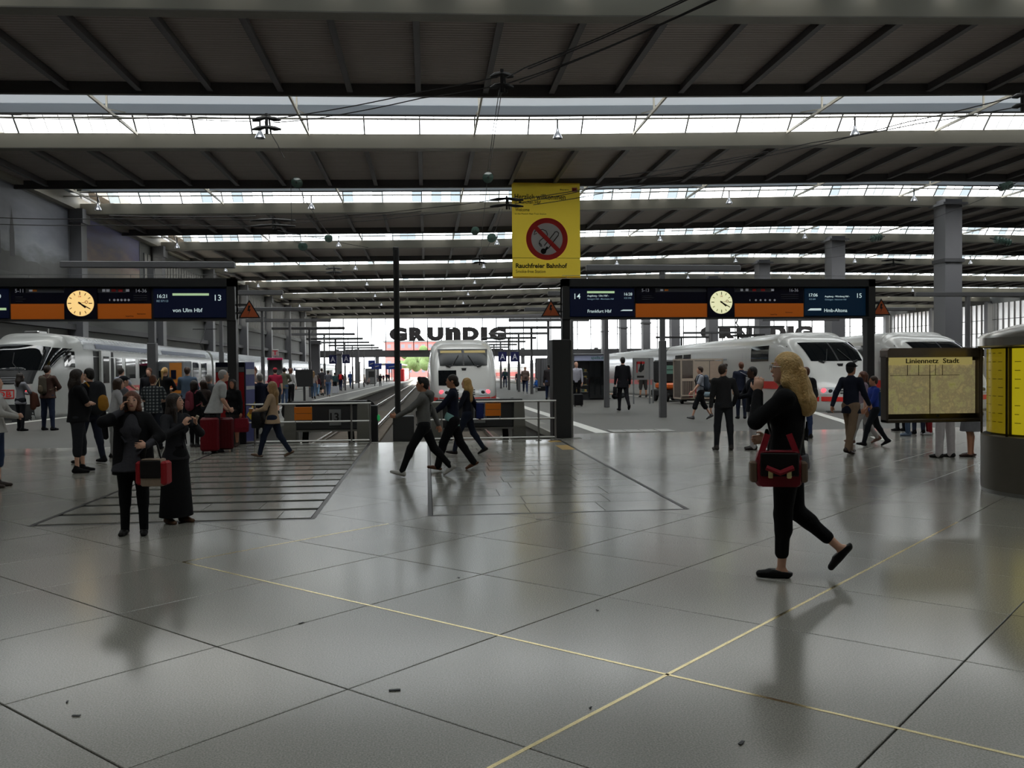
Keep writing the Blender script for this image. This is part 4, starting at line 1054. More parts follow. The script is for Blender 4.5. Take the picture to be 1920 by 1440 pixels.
# platform lamps: post with a long horizontal boom
M_boom = mat('boom_grey', (84, 84, 86), .5); M_bcap = emit('boom_end', (230, 228, 220), .9)
ORD = ['first', 'second', 'third', 'fourth', 'fifth', 'sixth', 'seventh', 'eighth', 'ninth', 'tenth', 'eleventh']
def platform_lamp(label, X, Y, x0, x1, group=None, wide=0.075):
    t = thing('platform_lamp', label, 'lamp', (X, Y, zg(Y)), group=group)
    m = MB(); m.bbox(-wide, -wide, 0, wide, wide, 2.6, .012); m.build('lower_post', M_boom, t)
    m = MB(); m.bbox(-wide * .75, -wide * .75, 2.6, wide * .75, wide * .75, 5.05, .012); m.build('upper_post', M_boom, t)
    m = MB(); m.bbox(x0 - X, -.11, 4.95, x1 - X, .11, 5.15, .02); m.build('boom', M_boom, t)
    m = MB(); m.box(x1 - X, -.08, 4.98, x1 - X + .015, .08, 5.12); m.build('boom_end', M_greyp, t)
    return t
for k in range(11):
    Y = 27.9 + 9.1 * k
    platform_lamp(['platform lamp post with boom, nearest of the left row, in front of the train windows', 'platform lamp post with boom, beside the left board\'s right post', 'platform lamp post with boom behind walking blonde woman\'s head'][k] if k < 3 else '%s lamp post of the receding left row, counted from the front' % ORD[k], -8.55, Y, -11.25, -6.0, 'receding left lamp posts' if k >= 3 else None, .13 if k == 0 else .09)
for k in range(11):
    Y = 28.4 + 9.1 * k
    platform_lamp(['platform lamp post with boom, thick grey one under the right board', 'platform lamp post with boom right of the kiosk front', 'x'][min(k, 2)] if k < 2 else '%s lamp post of the receding right row, counted from the front' % ORD[k], 7.95, Y, 5.35, 10.65, 'receding right lamp posts' if k >= 2 else None, .11)
# right of the trains another row, for the booms before the right glass wall
for k, (px, Y, X0) in enumerate(((1765, 62, 0),)):
    pass

# blue sector letters
def sector(label, px, py, Y):
    p = at_y(px, py, Y); t = thing('sector_sign', label, 'sign', (p.x, Y, p.z))
    m = MB(); m.bbox(-.36, -.04, -.42, .36, .04, .42, .01); m.build('blue_panel', mat('sector_blue', (24, 30, 84), .4), t)
    text('A', .6, mat('sector_white', (214, 216, 226), .5), t, (-.21, -.05, -.24), fit=(.44, .5), bold=.01)
    m = MB(); hz = zg(Y) + 5.05 - p.z; m.bar((-.2, 0, .42), (-.2, 0, hz), .05, .05); m.bar((.2, 0, .42), (.2, 0, hz), .05, .05); m.build('hanger', M_boom, t)
sector('blue sign with white letter A, left of the pair over the left platform', 624, 674, 82.36)
sector('blue sign with white letter A, right of the pair over the left platform', 649, 673, 82.36)
sector('blue sign with white letter A, left of the pair beside the middle train', 942, 669, 73.75)
sector('blue sign with white letter A, right of the pair beside the middle train', 965, 669, 73.75)

# the yellow no-smoking banner
M_ban = mat('banner_yellow', (232, 204, 70), .6, var=.03)
_n = M_ban.node_tree; _t = _n.nodes.new('ShaderNodeBsdfTranslucent'); _t.inputs['Color'].default_value = lin((236, 208, 72)); _m = _n.nodes.new('ShaderNodeMixShader'); _m.inputs['Fac'].default_value = .45
_n.links.new(_n.nodes['Principled BSDF'].outputs[0], _m.inputs[1]); _n.links.new(_t.outputs[0], _m.inputs[2]); _n.links.new(_m.outputs[0], _n.nodes['Material Output'].inputs['Surface'])
a, b = at_y(961, 520, 60.5), at_y(1087, 345, 60.5)
t = thing('hanging_banner', 'large yellow hanging banner with a red no-smoking ring and German greeting', 'banner', ((a.x + b.x) / 2, 60.5, a.z)); w, hgt = (b.x - a.x) / 2, b.z - a.z
m = grid(lambda u, v: (u, .02 * math.sin(u * 2.2) * (v / hgt), v), lsp(-w, w, 14), lsp(0, hgt, 8))
m.build('cloth', M_ban, t)
for z_ in (0, hgt): m = MB(); m.tube([(-w, 0, z_), (w, 0, z_)], .05, 8); m.build('pole', M_ban, t)
def bx(px): return (px - 1024) / 126 * 2 * w
def bz(py): return (520 - py) / 174 * hgt
def btext(s, px0, px1, py0, py1, m_=M_ink, b=.01): text(s, .5, m_, t, (bx(px0), -.06, bz(py1)), fit=(bx(px1) - bx(px0), bz(py0) - bz(py1)), bold=b, ext=.01)
M_inkb = mat('printed_brown', (72, 58, 24), .6)
btext('Herzlich willkommen', 966, 1060, 366, 376); btext('in M\u00fcnchen Hbf', 966, 1014, 378, 384); btext('Welcome', 967, 993, 392, 398, M_inkb); btext('to the Munich Main Train Station', 966, 1024, 401, 404, M_inkb, 0)
btext('Rauchfreier Bahnhof', 967, 1062, 494, 503, M_ink, .03); btext('Smoke-free Station', 967, 1022, 506, 512, M_inkb, .005)
m = MB(); m.box(bx(960), -.05, bz(484.6), bx(1088), -.03, bz(484)); m.build('seam', M_inkb, t)
btext('Bayern', 1050, 1066, 356, 359, M_ink); 
m = MB(); m.bbox(bx(1072), -.05, bz(361), bx(1082), -.03, bz(353), .01); m.build('pink_logo_box', mat('logo_pink', (190, 120, 110), .6), t); btext('DB', 1074, 1080, 355, 359, M_redp)
cx, cz, R = bx(1025), bz(449), (1064 - 987) / 126 * w
M_sr = mat('sign_red', (232, 62, 62), .5, var=0); M_sw = mat('sign_white', (246, 246, 248), .5, var=0)
m = MB(); m.lathe([(0, -.055), (R * .99, -.055), (R * .99, -.03)], (cx, 0, cz), 48, axis='y'); m.build('white_disc', M_sw, t)
m = MB(); m.lathe([(R * .76, -.09), (R, -.09), (R, -.05), (R * .76, -.05), (R * .76, -.09)], (cx, 0, cz), 56, axis='y'); m.build('red_ring', M_sr, t)
m = MB(); d = Vector((1, 0, -1)).normalized(); c = Vector((cx, -.09, cz)); m.bar(c - d * R * .9, c + d * R * .9, R * .2, .02, up=(0, 1, 0)); m.build('red_bar', M_sr, t)
def P(u, v): return (bx(920 + u * 210 / 1512), -.075, bz(330 + v * 200 / 1440))
m = MB(); cig = [P(720, 945), P(845, 790), P(865, 762), P(890, 757), P(912, 775), P(908, 805), P(770, 985)]; m.tube(cig, .028, 5); m.build('cigarette_outline', M_ink, t)
m = MB(); m.poly([P(725, 990), P(755, 955), P(775, 975), P(745, 1015)][::-1]); m.sphere(P(708, 1020), .2, .01, .2, 14, 6); m.build('cigarette_ember', M_ink, t)
m = MB(); m.tube([P(590, 760), P(640, 735), P(700, 730), P(745, 750), P(762, 790), P(755, 830), P(700, 850), P(660, 880), P(650, 920), P(670, 955), P(685, 960), P(680, 935), P(650, 905)], .025, 5); m.tube([P(600, 745), P(583, 805), P(620, 780)], .025, 5); m.build('smoke_curl', M_ink, t)

# big letters in front of the end glazing
M_sign = mat('sign_letter_black', (30, 26, 28), .6)
def big_sign(label, px0, px1, py0, py1):
    Y = YE - 3; a, b = at_y(px0, py1, Y), at_y(px1, py0, Y)
    t = thing('roof_sign', label, 'sign', (a.x, Y, a.z)); W, Hh = b.x - a.x, b.z - a.z
    widths = [('G', 1.22), ('R', 1.12), ('U', 1.12), ('n', 1.06), ('D', 1.14), ('I', .44), ('G', 1.2)]; tot = sum(q[1] for q in widths) + .13 * 6; x = 0
    for ch, ww in widths:
        text(ch, 1.0, M_sign, t, (x / tot * W, 0, 0), name='letter', fit=(ww / tot * W, Hh), bold=.085, ext=.25); x += ww + .13
    m = MB(); m.box(0, .3, Hh * .48, W, .4, Hh * .52); m.build('carrier_rail', M_walld, t)
big_sign('huge black GRUNDIG letters before the end glazing above the middle train', 730, 949, 613, 639.5)
big_sign('second set of huge black GRUNDIG letters, half hidden behind the right-hand train roof', 1313, 1522, 611, 635)

# framed map board and round kiosk with yellow timetables
M_kroof = mat('kiosk_roof_metal', (176, 172, 164), .22, metal=.8, var=.05)
M_kbase = mat('kiosk_base_dark', (106, 101, 92), .35, metal=.5, var=.08)
M_kframe = mat('kiosk_frame', (84, 76, 70), .35, metal=.6)
KY = 11.0
KR = 0.90; kc = Vector((8.1, 10.27, 0))
t = thing('information_kiosk', 'round kiosk with glowing yellow timetable panels, dark base and metal roof', 'kiosk', kc)
m = MB(); m.lathe([(0, .0), (KR - .01, 0), (KR - .01, .09)], n=48); m.build('plinth', M_steel, t, smooth=True, angle=40)
m = MB(); m.lathe([(KR, .05), (KR, .74), (KR - .03, .76)], n=48); m.build('base_wall', M_kbase, t, smooth=True, angle=40)
m = MB(); m.lathe([(KR + .02, 1.88), (KR + .05, 1.90), (KR + .05, 2.0), (KR + .0, 2.05), (KR - .4, 2.17), (0, 2.22)], n=48); m.build('roof', M_kroof, t, smooth=True, angle=40)
m = MB(); m.lathe([(KR - .12, .75), (KR - .12, 1.9)], n=48); m.build('inner_drum', mat('inner_drum', (70, 66, 30), .6), t, smooth=True)
E_yel = emit('timetable_yellow', (200, 184, 28), .42, var=.14, scale=2.2, base=(120, 112, 20)); E_yeld = emit('timetable_yellow_dim', (120, 104, 14), .55, var=.1, base=(90, 82, 16))
G_case = thin_glass('case_glass', (250, 250, 246))
a_face = math.atan2(-kc.y, -kc.x)                    # towards the viewer
for q, (a0, a1, m_) in enumerate(((-1.45, -.72, E_yeld), (-.66, .34, E_yel), (.40, 1.2, E_yel), (1.26, 2.0, E_yel))):
    sgn = 1
    f = lambda u, v: (math.cos(a_face - u * sgn * -1) * (KR - .07), math.sin(a_face - u * sgn * -1) * (KR - .07), v)
    mm = grid(f, lsp(a0, a1, 10), lsp(.78, 1.86, 2)); pn = mm.build('timetable_panel', m_, t, smooth=True)
    rr2 = random.Random(q)
    for c in range(4):
        for r_ in range(9):
            if rr2.random() < .25: continue
            u0 = a0 + .05 + c * (a1 - a0 - .1) / 4; z = 1.8 - r_ * .11
            g = grid(lambda u, v: (math.cos(a_face + u) * (KR - .066), math.sin(a_face + u) * (KR - .066), v), lsp(u0, u0 + .07 + rr2.random() * .04, 2), [z, z + .008]); g.build('printed_line', M_inkb, pn)
    g = grid(lambda u, v: (math.cos(a_face + u) * (KR - .02), math.sin(a_face + u) * (KR - .02), v), lsp(a0 - .02, a1 + .02, 12), [.76, 1.89]); g.build('glass', G_case, t, smooth=True)
    for u in (a0 - .03, a1 + .03):
        mm = MB(); mm.tube([(math.cos(a_face + u) * (KR - .015), math.sin(a_face + u) * (KR - .015), .75), (math.cos(a_face + u) * (KR - .015), math.sin(a_face + u) * (KR - .015), 1.9)], .014, 6); mm.build('glazing_post', M_kframe, t)
ld = bpy.data.lights.new('kiosk_tube', 'POINT'); ld.energy = 14; ld.color = (1, .86, .35); ld.shadow_soft_size = .3
lo = link('kiosk_lamp', ld); lo.location = kc + Vector((-1.0, -1.0, 1.5)) * 1.02; lo.parent = None
bpy.data.objects.remove(lo)

YM = 11.0
a, b = at_y(1657, 793, YM), at_y(1836, 652, YM)
t = thing('map_board', 'framed city transit map headed Liniennetz Stadt, fixed to the kiosk side', 'map board', ((a.x + b.x) / 2, YM, 0)); w = (b.x - a.x) / 2
z0, z1 = a.z, b.z
m = MB()
for bxx in ((-w, z0, w, z0 + .05), (-w, z0, -w + .035, z1 - .1), (w - .035, z0, w, z1 - .1)): m.bbox(bxx[0], -.07, bxx[1], bxx[2], .09, bxx[3], .012)
m.build('frame', M_kframe, t)
m = MB(); m.prism([(-w, z1 - .12), (w, z1 - .12), (w, z1 - .03), (w - .03, z1), (-w + .03, z1), (-w, z1 - .03)][::-1], -.10, .10); m.build('hood', mat('hood_metal', (150, 138, 130), .25, metal=.8), t)
m = MB(); m.box(-w + .03, .03, z0 + .04, w - .03, .07, z1 - .1); m.build('back_plate', M_kframe, t)
E_map = bpy.data.materials.new('map_print'); E_map.use_nodes = True
nt = E_map.node_tree; bs = nt.nodes['Principled BSDF']; bs.inputs['Roughness'].default_value = .5
tc = nt.nodes.new('ShaderNodeTexCoord'); n1 = nt.nodes.new('ShaderNodeTexNoise'); n1.inputs['Scale'].default_value = 5.2; n1.inputs['Detail'].default_value = 10; n1.inputs['Roughness'].default_value = .7
vo = nt.nodes.new('ShaderNodeTexVoronoi'); vo.feature = 'DISTANCE_TO_EDGE'; vo.inputs['Scale'].default_value = 26
cr = nt.nodes.new('ShaderNodeValToRGB'); els = cr.color_ramp.elements; els[0].position = .3; els[0].color = lin((168, 166, 92)); els[1].position = .72; els[1].color = lin((204, 190, 140))
e = els.new(.42); e.color = lin((188, 180, 128)); e = els.new(.52); e.color = lin((164, 150, 116)); e = els.new(.6); e.color = lin((192, 178, 128))
mr = nt.nodes.new('ShaderNodeMapRange'); mr.inputs['From Max'].default_value = .03; mr.inputs['To Min'].default_value = .8
mx = nt.nodes.new('ShaderNodeMix'); mx.data_type = 'RGBA'; mx.blend_type = 'MULTIPLY'; mx.inputs['Factor'].default_value = 1
nt.links.new(tc.outputs['Object'], n1.inputs['Vector']); nt.links.new(tc.outputs['Object'], vo.inputs['Vector']); nt.links.new(n1.outputs['Fac'], cr.inputs['Fac']); nt.links.new(vo.outputs['Distance'], mr.inputs['Value'])
nt.links.new(cr.outputs['Color'], mx.inputs['A']); nt.links.new(mr.outputs[0], mx.inputs['B'])
nt.links.new(mx.outputs['Result'], bs.inputs['Base Color']); nt.links.new(mx.outputs['Result'], bs.inputs['Emission Color']); bs.inputs['Emission Strength'].default_value = .30
m = MB(); m.box(-w + .075, .018, z0 + .115, w - .045, .03, z1 - .17); mp = m.build('map_sheet', E_map, t)
m = MB(); m.box(-.02, .012, z0 + .115, -.012, .018, z1 - .37); m.build('map_fold', M_inkb, mp)
m = MB(); zz = z1 - .37
m.box(-w + .1, .012, zz, w * .6, .0175, zz + .006)
for x in (-.34, -.18, -.02, .06, .16): m.box(x, .012, zz, x + .006, .0175, zz + .17)
m.build('inset_outline', M_inkb, mp)
m = MB(); m.box(-w + .08, .0, z1 - .225, w - .10, .017, z1 - .125); hd = m.build('header_strip', emit('map_header', (206, 190, 120), .32, base=(200, 186, 126)), t)
text('Liniennetz  Stadt', .1, M_ink, hd, (-.37, -.006, z1 - .205), fit=(.76, .066), bold=.012)
m = MB(); m.quad((-w + .03, -.03, z0 + .04), (w - .03, -.03, z0 + .04), (w - .03, -.03, z1 - .11), (-w + .03, -.03, z1 - .11)); m.build('glass', G_case, t)
m = MB(); m.lathe([(0, -.05), (.02, -.05), (.02, -.03)], (.06, 0, z0 + .09), 10, axis='y'); m.build('lock', M_black, t)
m = MB(); m.bar((w - .02, 0, z0 + .1), (w + .12, .12, z0 + .1), .05, .05); m.bar((w - .02, 0, z1 - .15), (w + .12, .12, z1 - .15), .05, .05); m.build('wall_bracket', M_kframe, t)
# ------------------------------------------------------------------ people: smooth-blended solids turned into meshes
def V3(*a): return np.array(a, dtype=np.float32)
class Solid:
    def __init__(s): s.p = []; s.planes = []
    def rc(s, a, b, ra, rb=None, k=.02, sq=None, sub=False):
        """tapered capsule; sq = (unit vector, factor) flattens it along that vector"""
        rb = ra if rb is None else rb; a = np.array(a, np.float32); b = np.array(b, np.float32); R = max(ra, rb)
        lo, hi = np.minimum(a, b) - R, np.maximum(a, b) + R; ba = b - a; L2 = max(float(ba @ ba), 1e-9)
        def f(x, y, z):
            px, py, pz = x - a[0], y - a[1], z - a[2]
            t = np.clip((px * ba[0] + py * ba[1] + pz * ba[2]) / L2, 0, 1)
            qx, qy, qz = px - t * ba[0], py - t * ba[1], pz - t * ba[2]
            if sq is not None:
                n, fa = sq; dn = (qx * n[0] + qy * n[1] + qz * n[2]) * (fa - 1); qx, qy, qz = qx + dn * n[0], qy + dn * n[1], qz + dn * n[2]
            return np.sqrt(qx * qx + qy * qy + qz * qz) - (ra + (rb - ra) * t)
        s.p.append((f, lo, hi, k, sub)); return s
    def el(s, c, r, R=None, k=.02, sub=False):
        c = np.array(c, np.float32); r = np.array(r, np.float32); m = float(r.max())
        def f(x, y, z):
            px, py, pz = x - c[0], y - c[1], z - c[2]
            if R is not None:
                px, py, pz = (R[0][0] * px + R[1][0] * py + R[2][0] * pz, R[0][1] * px + R[1][1] * py + R[2][1] * pz, R[0][2] * px + R[1][2] * py + R[2][2] * pz)
            k0 = np.sqrt((px / r[0]) ** 2 + (py / r[1]) ** 2 + (pz / r[2]) ** 2); k1 = np.sqrt((px / r[0] ** 2) ** 2 + (py / r[1] ** 2) ** 2 + (pz / r[2] ** 2) ** 2)
            return k0 * (k0 - 1) / np.maximum(k1, 1e-6)
        s.p.append((f, c - m, c + m, k, sub)); return s
    def cut(s, n, o): s.planes.append((np.array(n, np.float32), np.array(o, np.float32))); return s
    def mesh(s, name, m, res):
        adds = [q for q in s.p if not q[4]]
        lo = np.min([q[1] for q in adds], 0) - 2 * res - .01; hi = np.max([q[2] for q in adds], 0) + 2 * res + .01
        n = np.ceil((hi - lo) / res).astype(int) + 1
        ax = [(lo[i] + res * np.arange(n[i])).astype(np.float32) for i in range(3)]
        D = np.full(n, .5, np.float32)
        for f, l, h, k, sub in s.p:
            mg = k + 2.5 * res
            i0 = np.clip(np.floor((l - mg - lo) / res).astype(int), 0, n); i1 = np.clip(np.ceil((h + mg - lo) / res).astype(int) + 1, 0, n)
            if (i1 <= i0).any(): continue
            sl = tuple(slice(a, b) for a, b in zip(i0, i1))
            d = f(ax[0][sl[0]][:, None, None], ax[1][sl[1]][None, :, None], ax[2][sl[2]][None, None, :])
            A = D[sl]
            if sub:
                d = -d; hh = np.maximum(k - np.abs(A - d), 0) / k; D[sl] = np.maximum(A, d) + hh * hh * k * .25
            else:
                hh = np.maximum(k - np.abs(A - d), 0) / k; D[sl] = np.minimum(A, d) - hh * hh * k * .25
        for nn, o in s.planes:
            pl = (ax[0][:, None, None] - o[0]) * nn[0] + (ax[1][None, :, None] - o[1]) * nn[1] + (ax[2][None, None, :] - o[2]) * nn[2]
            D = np.maximum(D, pl)
        return nets(D, lo, res, name, m)
_C = [(0, 0, 0), (1, 0, 0), (0, 1, 0), (1, 1, 0), (0, 0, 1), (1, 0, 1), (0, 1, 1), (1, 1, 1)]
_E = [(0, 1), (2, 3), (4, 5), (6, 7), (0, 2), (1, 3), (4, 6), (5, 7), (0, 4), (1, 5), (2, 6), (3, 7)]
def nets(D, lo, res, name, m):
    I = D < 0; nx, ny, nz = D.shape
    cnt = sum(I[a:nx - 1 + a, b:ny - 1 + b, c:nz - 1 + c].astype(np.int8) for a, b, c in _C)
    act = (cnt > 0) & (cnt < 8); idx = np.argwhere(act)
    if len(idx) == 0: return bpy.data.meshes.new(name)
    cv = np.stack([D[idx[:, 0] + a, idx[:, 1] + b, idx[:, 2] + c] for a, b, c in _C], 1)
    acc = np.zeros((len(idx), 3), np.float32); num = np.zeros(len(idx), np.float32); CC = np.array(_C, np.float32)
    for i, j in _E:
        mk = (cv[:, i] < 0) != (cv[:, j] < 0); t = np.where(mk, cv[:, i] / np.where(mk, cv[:, i] - cv[:, j], 1), 0)
        acc += np.where(mk[:, None], CC[i] + t[:, None] * (CC[j] - CC[i]), 0); num += mk
    vv = lo + res * (idx + acc / num[:, None])
    vid = np.full(act.shape, -1, np.int64); vid[act] = np.arange(len(idx)); faces = []
    for a in range(3):
        o = [0, 0, 0]; o[a] = 1; b, c = [(1, 2), (2, 0), (0, 1)][a]
        sl0 = [slice(1, -1)] * 3; sl0[a] = slice(0, -1)
        A = I[tuple(slice(0, s_ - 1) if q == a else slice(1, s_ - 1) for q, s_ in enumerate(I.shape))]
        B = I[tuple(slice(1, s_) if q == a else slice(1, s_ - 1) for q, s_ in enumerate(I.shape))]
        e = np.argwhere(A != B)
        if len(e) == 0: continue
        fl = A[tuple(e.T)]
        g = e + np.array([0 if q == a else 1 for q in range(3)])
        def cell(db, dc):
            h = g.copy(); h[:, b] += db; h[:, c] += dc; return vid[h[:, 0], h[:, 1], h[:, 2]]
        q = np.stack([cell(-1, -1), cell(0, -1), cell(0, 0), cell(-1, 0)], 1)
        q[~fl] = q[~fl][:, ::-1]; faces.append(q)
    F = np.concatenate(faces); F = F[(F >= 0).all(1)]
    me = bpy.data.meshes.new(name); me.vertices.add(len(vv)); me.vertices.foreach_set('co', vv.astype(np.float32).ravel())
    me.loops.add(F.size); me.loops.foreach_set('vertex_index', F.ravel().astype(np.int32))
    me.polygons.add(len(F)); me.polygons.foreach_set('loop_start', np.arange(0, F.size, 4, dtype=np.int32)); me.polygons.foreach_set('use_smooth', np.ones(len(F), bool))
    me.materials.append(m); me.update(calc_edges=True); me.validate(); return me

def cloth(rgb, rough=.85): return mat('cloth_%02x%02x%02x' % tuple(int(v) for v in rgb), rgb, rough, var=.12, scale=18, bump=.25, bscale=30, spec=.2)
SKIN = [mat('skin_light', (206, 160, 136), .55, var=.06, scale=10), mat('skin_tan', (178, 124, 96), .55, var=.06, scale=10), mat('skin_dark', (84, 56, 44), .55, var=.06, scale=10)]
HAIR = {k: mat('hair_' + k, c, .45, var=.3, scale=30, bump=.6, bscale=60, spec=.4) for k, c in dict(black=(24, 20, 18), brown=(58, 40, 28), dark=(38, 28, 22), blond=(190, 152, 92), dirty=(150, 118, 76), grey=(150, 148, 146), auburn=(96, 54, 34)).items()}
M_eye = mat('eye_white', (150, 140, 132), .3, var=0); M_iris = mat('eye_dark', (30, 22, 18), .3, var=0); M_lip = mat('lip', (150, 78, 74), .5)
M_plaid = bpy.data.materials.new('plaid_cloth'); M_plaid.use_nodes = True
_nt = M_plaid.node_tree; _b = _nt.nodes['Principled BSDF']; _b.inputs['Roughness'].default_value = .85; _tc = _nt.nodes.new('ShaderNodeTexCoord')
_w = [_nt.nodes.new('ShaderNodeTexWave') for _ in range(2)]
for q, d in zip(_w, 'XZ'): q.bands_direction = d; q.inputs['Scale'].default_value = 4.2; _nt.links.new(_tc.outputs['Object'], q.inputs['Vector'])
_ad = _nt.nodes.new('ShaderNodeMath'); _ad.operation = 'ADD'; _cr = _nt.nodes.new('ShaderNodeValToRGB'); _cr.color_ramp.interpolation = 'CONSTANT'
_cr.color_ramp.elements[0].color = lin((40, 46, 52)); _cr.color_ramp.elements[1].position = .55; _cr.color_ramp.elements[1].color = lin((92, 100, 104)); _e = _cr.color_ramp.elements.new(.82); _e.color = lin((150, 154, 152))
_hf = _nt.nodes.new('ShaderNodeMath'); _hf.operation = 'MULTIPLY'; _hf.inputs[1].default_value = .5
_nt.links.new(_w[0].outputs['Fac'], _ad.inputs[0]); _nt.links.new(_w[1].outputs['Fac'], _ad.inputs[1]); _nt.links.new(_ad.outputs[0], _hf.inputs[0]); _nt.links.new(_hf.outputs[0], _cr.inputs['Fac']); _nt.links.new(_cr.outputs['Color'], _b.inputs['Base Color'])

ARMS = dict(down=((.25, .05, .84), (.3, -1, 0), (0, .12, -1)), swingf=((.20, .27, .95), (.3, -1, -.3), (0, .7, -.7)), swingb=((.24, -.26, .90), (.3, -1, 0), (0, -.3, -1)),
            phone=((.105, .11, 1.50), (1, .3, -.9), (-.25, -.05, 1)), mouth=((.03, .20, 1.44), (1, .1, -1), (-.25, -.1, 1)), hold=((.07, .30, 1.10), (1, -.4, -.5), (-.75, .6, .15)),
            crossed=((-.10, .20, 1.17), (1, .1, -.7), (-1, .05, .12)), reach=((.12, .50, 1.02), (.4, -.6, -1), (-.1, 1, .05)), up=((.10, .28, 1.32), (1, -.1, -1), (-.3, .4, .8)),
            pocket=((.22, .08, .92), (.6, -1, 0), (-.3, .3, -1)), hipbag=((.20, .16, 1.06), (.7, -1, -.2), (-.3, .9, -.1)), tray=((.16, .33, 1.08), (.6, -.7, -.6), (-.1, 1, 0)), rest=((.14, .34, .72), (.7, -.3, .6), (0, .9, -.4)))
def person(label, px, top, feet, yaw, pose='stand', sex='m', hair='short', hc='brown', skin=0, topc=(40, 40, 44), sleeve=1.0, hem=.90, legc=(30, 32, 40), legl=1.0, flare=0.0, shoec=(24, 24, 26), arms=('down', 'down'), hyaw=0, hpitch=0, lean=0, fat=1.0, skirt=None, h=None, legs=None, cap=None, extra=None, z=None, group=None, sock=None, Y=None, wide=1.0, face=False):
    p = on_floor(px, feet) if Y is None else Vector((at_y(px, feet, Y).x, Y, zg(Y)))
    if h is None: h = at_y(px, top, p.y).z - p.z
    s = h / 1.765; dist = math.hypot(p.x, p.y); res = min(.030, max(.0085, 1.35 * dist / FPX / s)); near = res < .0125
    t = thing('person', label, 'person', p, math.radians(yaw), group); t.scale = (s, s, s)
    fem = sex == 'f'; sw = (.155 if fem else .185) * wide; hw = .088
    LG = dict(stand=((2, -1, 0, .02), (-3, -3, 0, .02)), relax=((8, 2, 0, .05), (-2, -2, 0, .04)), apart=((1, 0, 0, .10), (-1, -1, 0, .10)), walk=((24, 14, 12, 0), (-18, -34, -26, 0)), stride=((30, 22, 18, 0), (-24, -42, -32, 0)), pass_=((6, 0, 0, 0), (-10, -62, -40, 0)), sit=((86, 4, 0, .06), (84, -2, 0, .06)))
    la = legs or LG[pose]
    J = {}
    for i, sd in enumerate((-1, 1)):                      # left leg first
        a, b, c, sp = la[i]; a, b, c = map(math.radians, (a, b, c)); H = V3(sd * hw, 0, .92)
        K = H + .42 * V3(sd * sp * .9, math.sin(a), -math.cos(a)); A = K + .415 * V3(sd * sp * .5, math.sin(b), -math.cos(b))
        f = V3(sd * .12, math.cos(c), math.sin(c)); u = V3(0, -math.sin(c), math.cos(c)); J[i] = [H, K, A, f, u]
    low = min(min((J[i][2] - .05 * J[i][3] - .078 * J[i][4])[2], (J[i][2] + .17 * J[i][3] - .078 * J[i][4])[2]) for i in (0, 1))
    dz = -low
    if pose == 'sit' and z is not None: dz = z
    for i in (0, 1):
        for q in range(3): J[i][q] = J[i][q] + V3(0, 0, dz)
    pel = V3(0, 0, .95 + dz); ln = math.radians(lean); cl, sl_ = math.cos(ln), math.sin(ln)
    def T(x, y, zz): zz = zz - .95; return V3(x, y * cl + zz * sl_, zz * cl - y * sl_) + pel      # torso frame
    # head
    hy, hp = math.radians(hyaw), math.radians(hpitch) ; cy_, sy_ = math.cos(hy), math.sin(hy); cp, sp_ = math.cos(hp - ln * .0), math.sin(hp)
    Rz_ = np.array([[cy_, -sy_, 0], [sy_, cy_, 0], [0, 0, 1]]); Rx_ = np.array([[1, 0, 0], [0, cp, sp_], [0, -sp_, cp]]); RH = (Rz_ @ Rx_).astype(np.float32)
    HC = T(0, .012, 1.625); 
    def Hd(x, y, zz): return HC + RH @ V3(x, y, zz)
    fw = 1.0
    B = Solid()
    B.el(Hd(0, -.014, .030), (.075, .094, .088), RH, .01).el(Hd(0, .020, -.030), (.057, .072, .088), RH, .03).el(Hd(0, .060, -.090), (.026, .024, .022), RH, .03)
    B.rc(Hd(0, .086, .014), Hd(0, .101, -.022), .008, .012, .014)
    for q in (-1, 1): B.el(Hd(q * .077, -.008, -.006), (.010, .022, .032), RH, .008)
    if near:
        for q in (-1, 1): B.el(Hd(q * .031, .100, .014), (.019, .016, .011), RH, .012, sub=True)
        B.rc(Hd(-.020, .086, -.056), Hd(.020, .086, -.056), .008, .008, .008)
    B.rc(Hd(0, -.022, -.07), T(0, -.012, 1.43), .050 * (1 if not fem else .88), .058, .03)
    B.rc(T(-sw * .8, 0, 1.40), T(sw * .8, 0, 1.40), .050, .050, .05); B.rc(T(0, 0, 1.02), T(0, .01, 1.30), .105 * fat, .115 * fat, .05, sq=(V3(0, 1, 0), 1.35))
    B.el(pel + V3(0, -.01, -.02), (.135 * fat, .10 * fat, .10), None, .05)
    for i in (0, 1):
        H, K, A, f, u = J[i]
        cv = 1.0 if (skirt or legl < .6) else .80
        B.rc(H, K, .074 * fat * cv, .052 * cv, .03); m1 = K + (A - K) * .28 - V3(0, .014, 0); B.rc(K, m1, .050 * cv, .053 * cv, .02).rc(m1, A, .053 * cv, .034 * (cv + 1) / 2, .02)
        B.rc(A - .02 * f - .035 * u, A + .13 * f - .055 * u, .032, .026, .03, sq=(u, 1.15))
    # arms by two-bone reach
    AR = {}
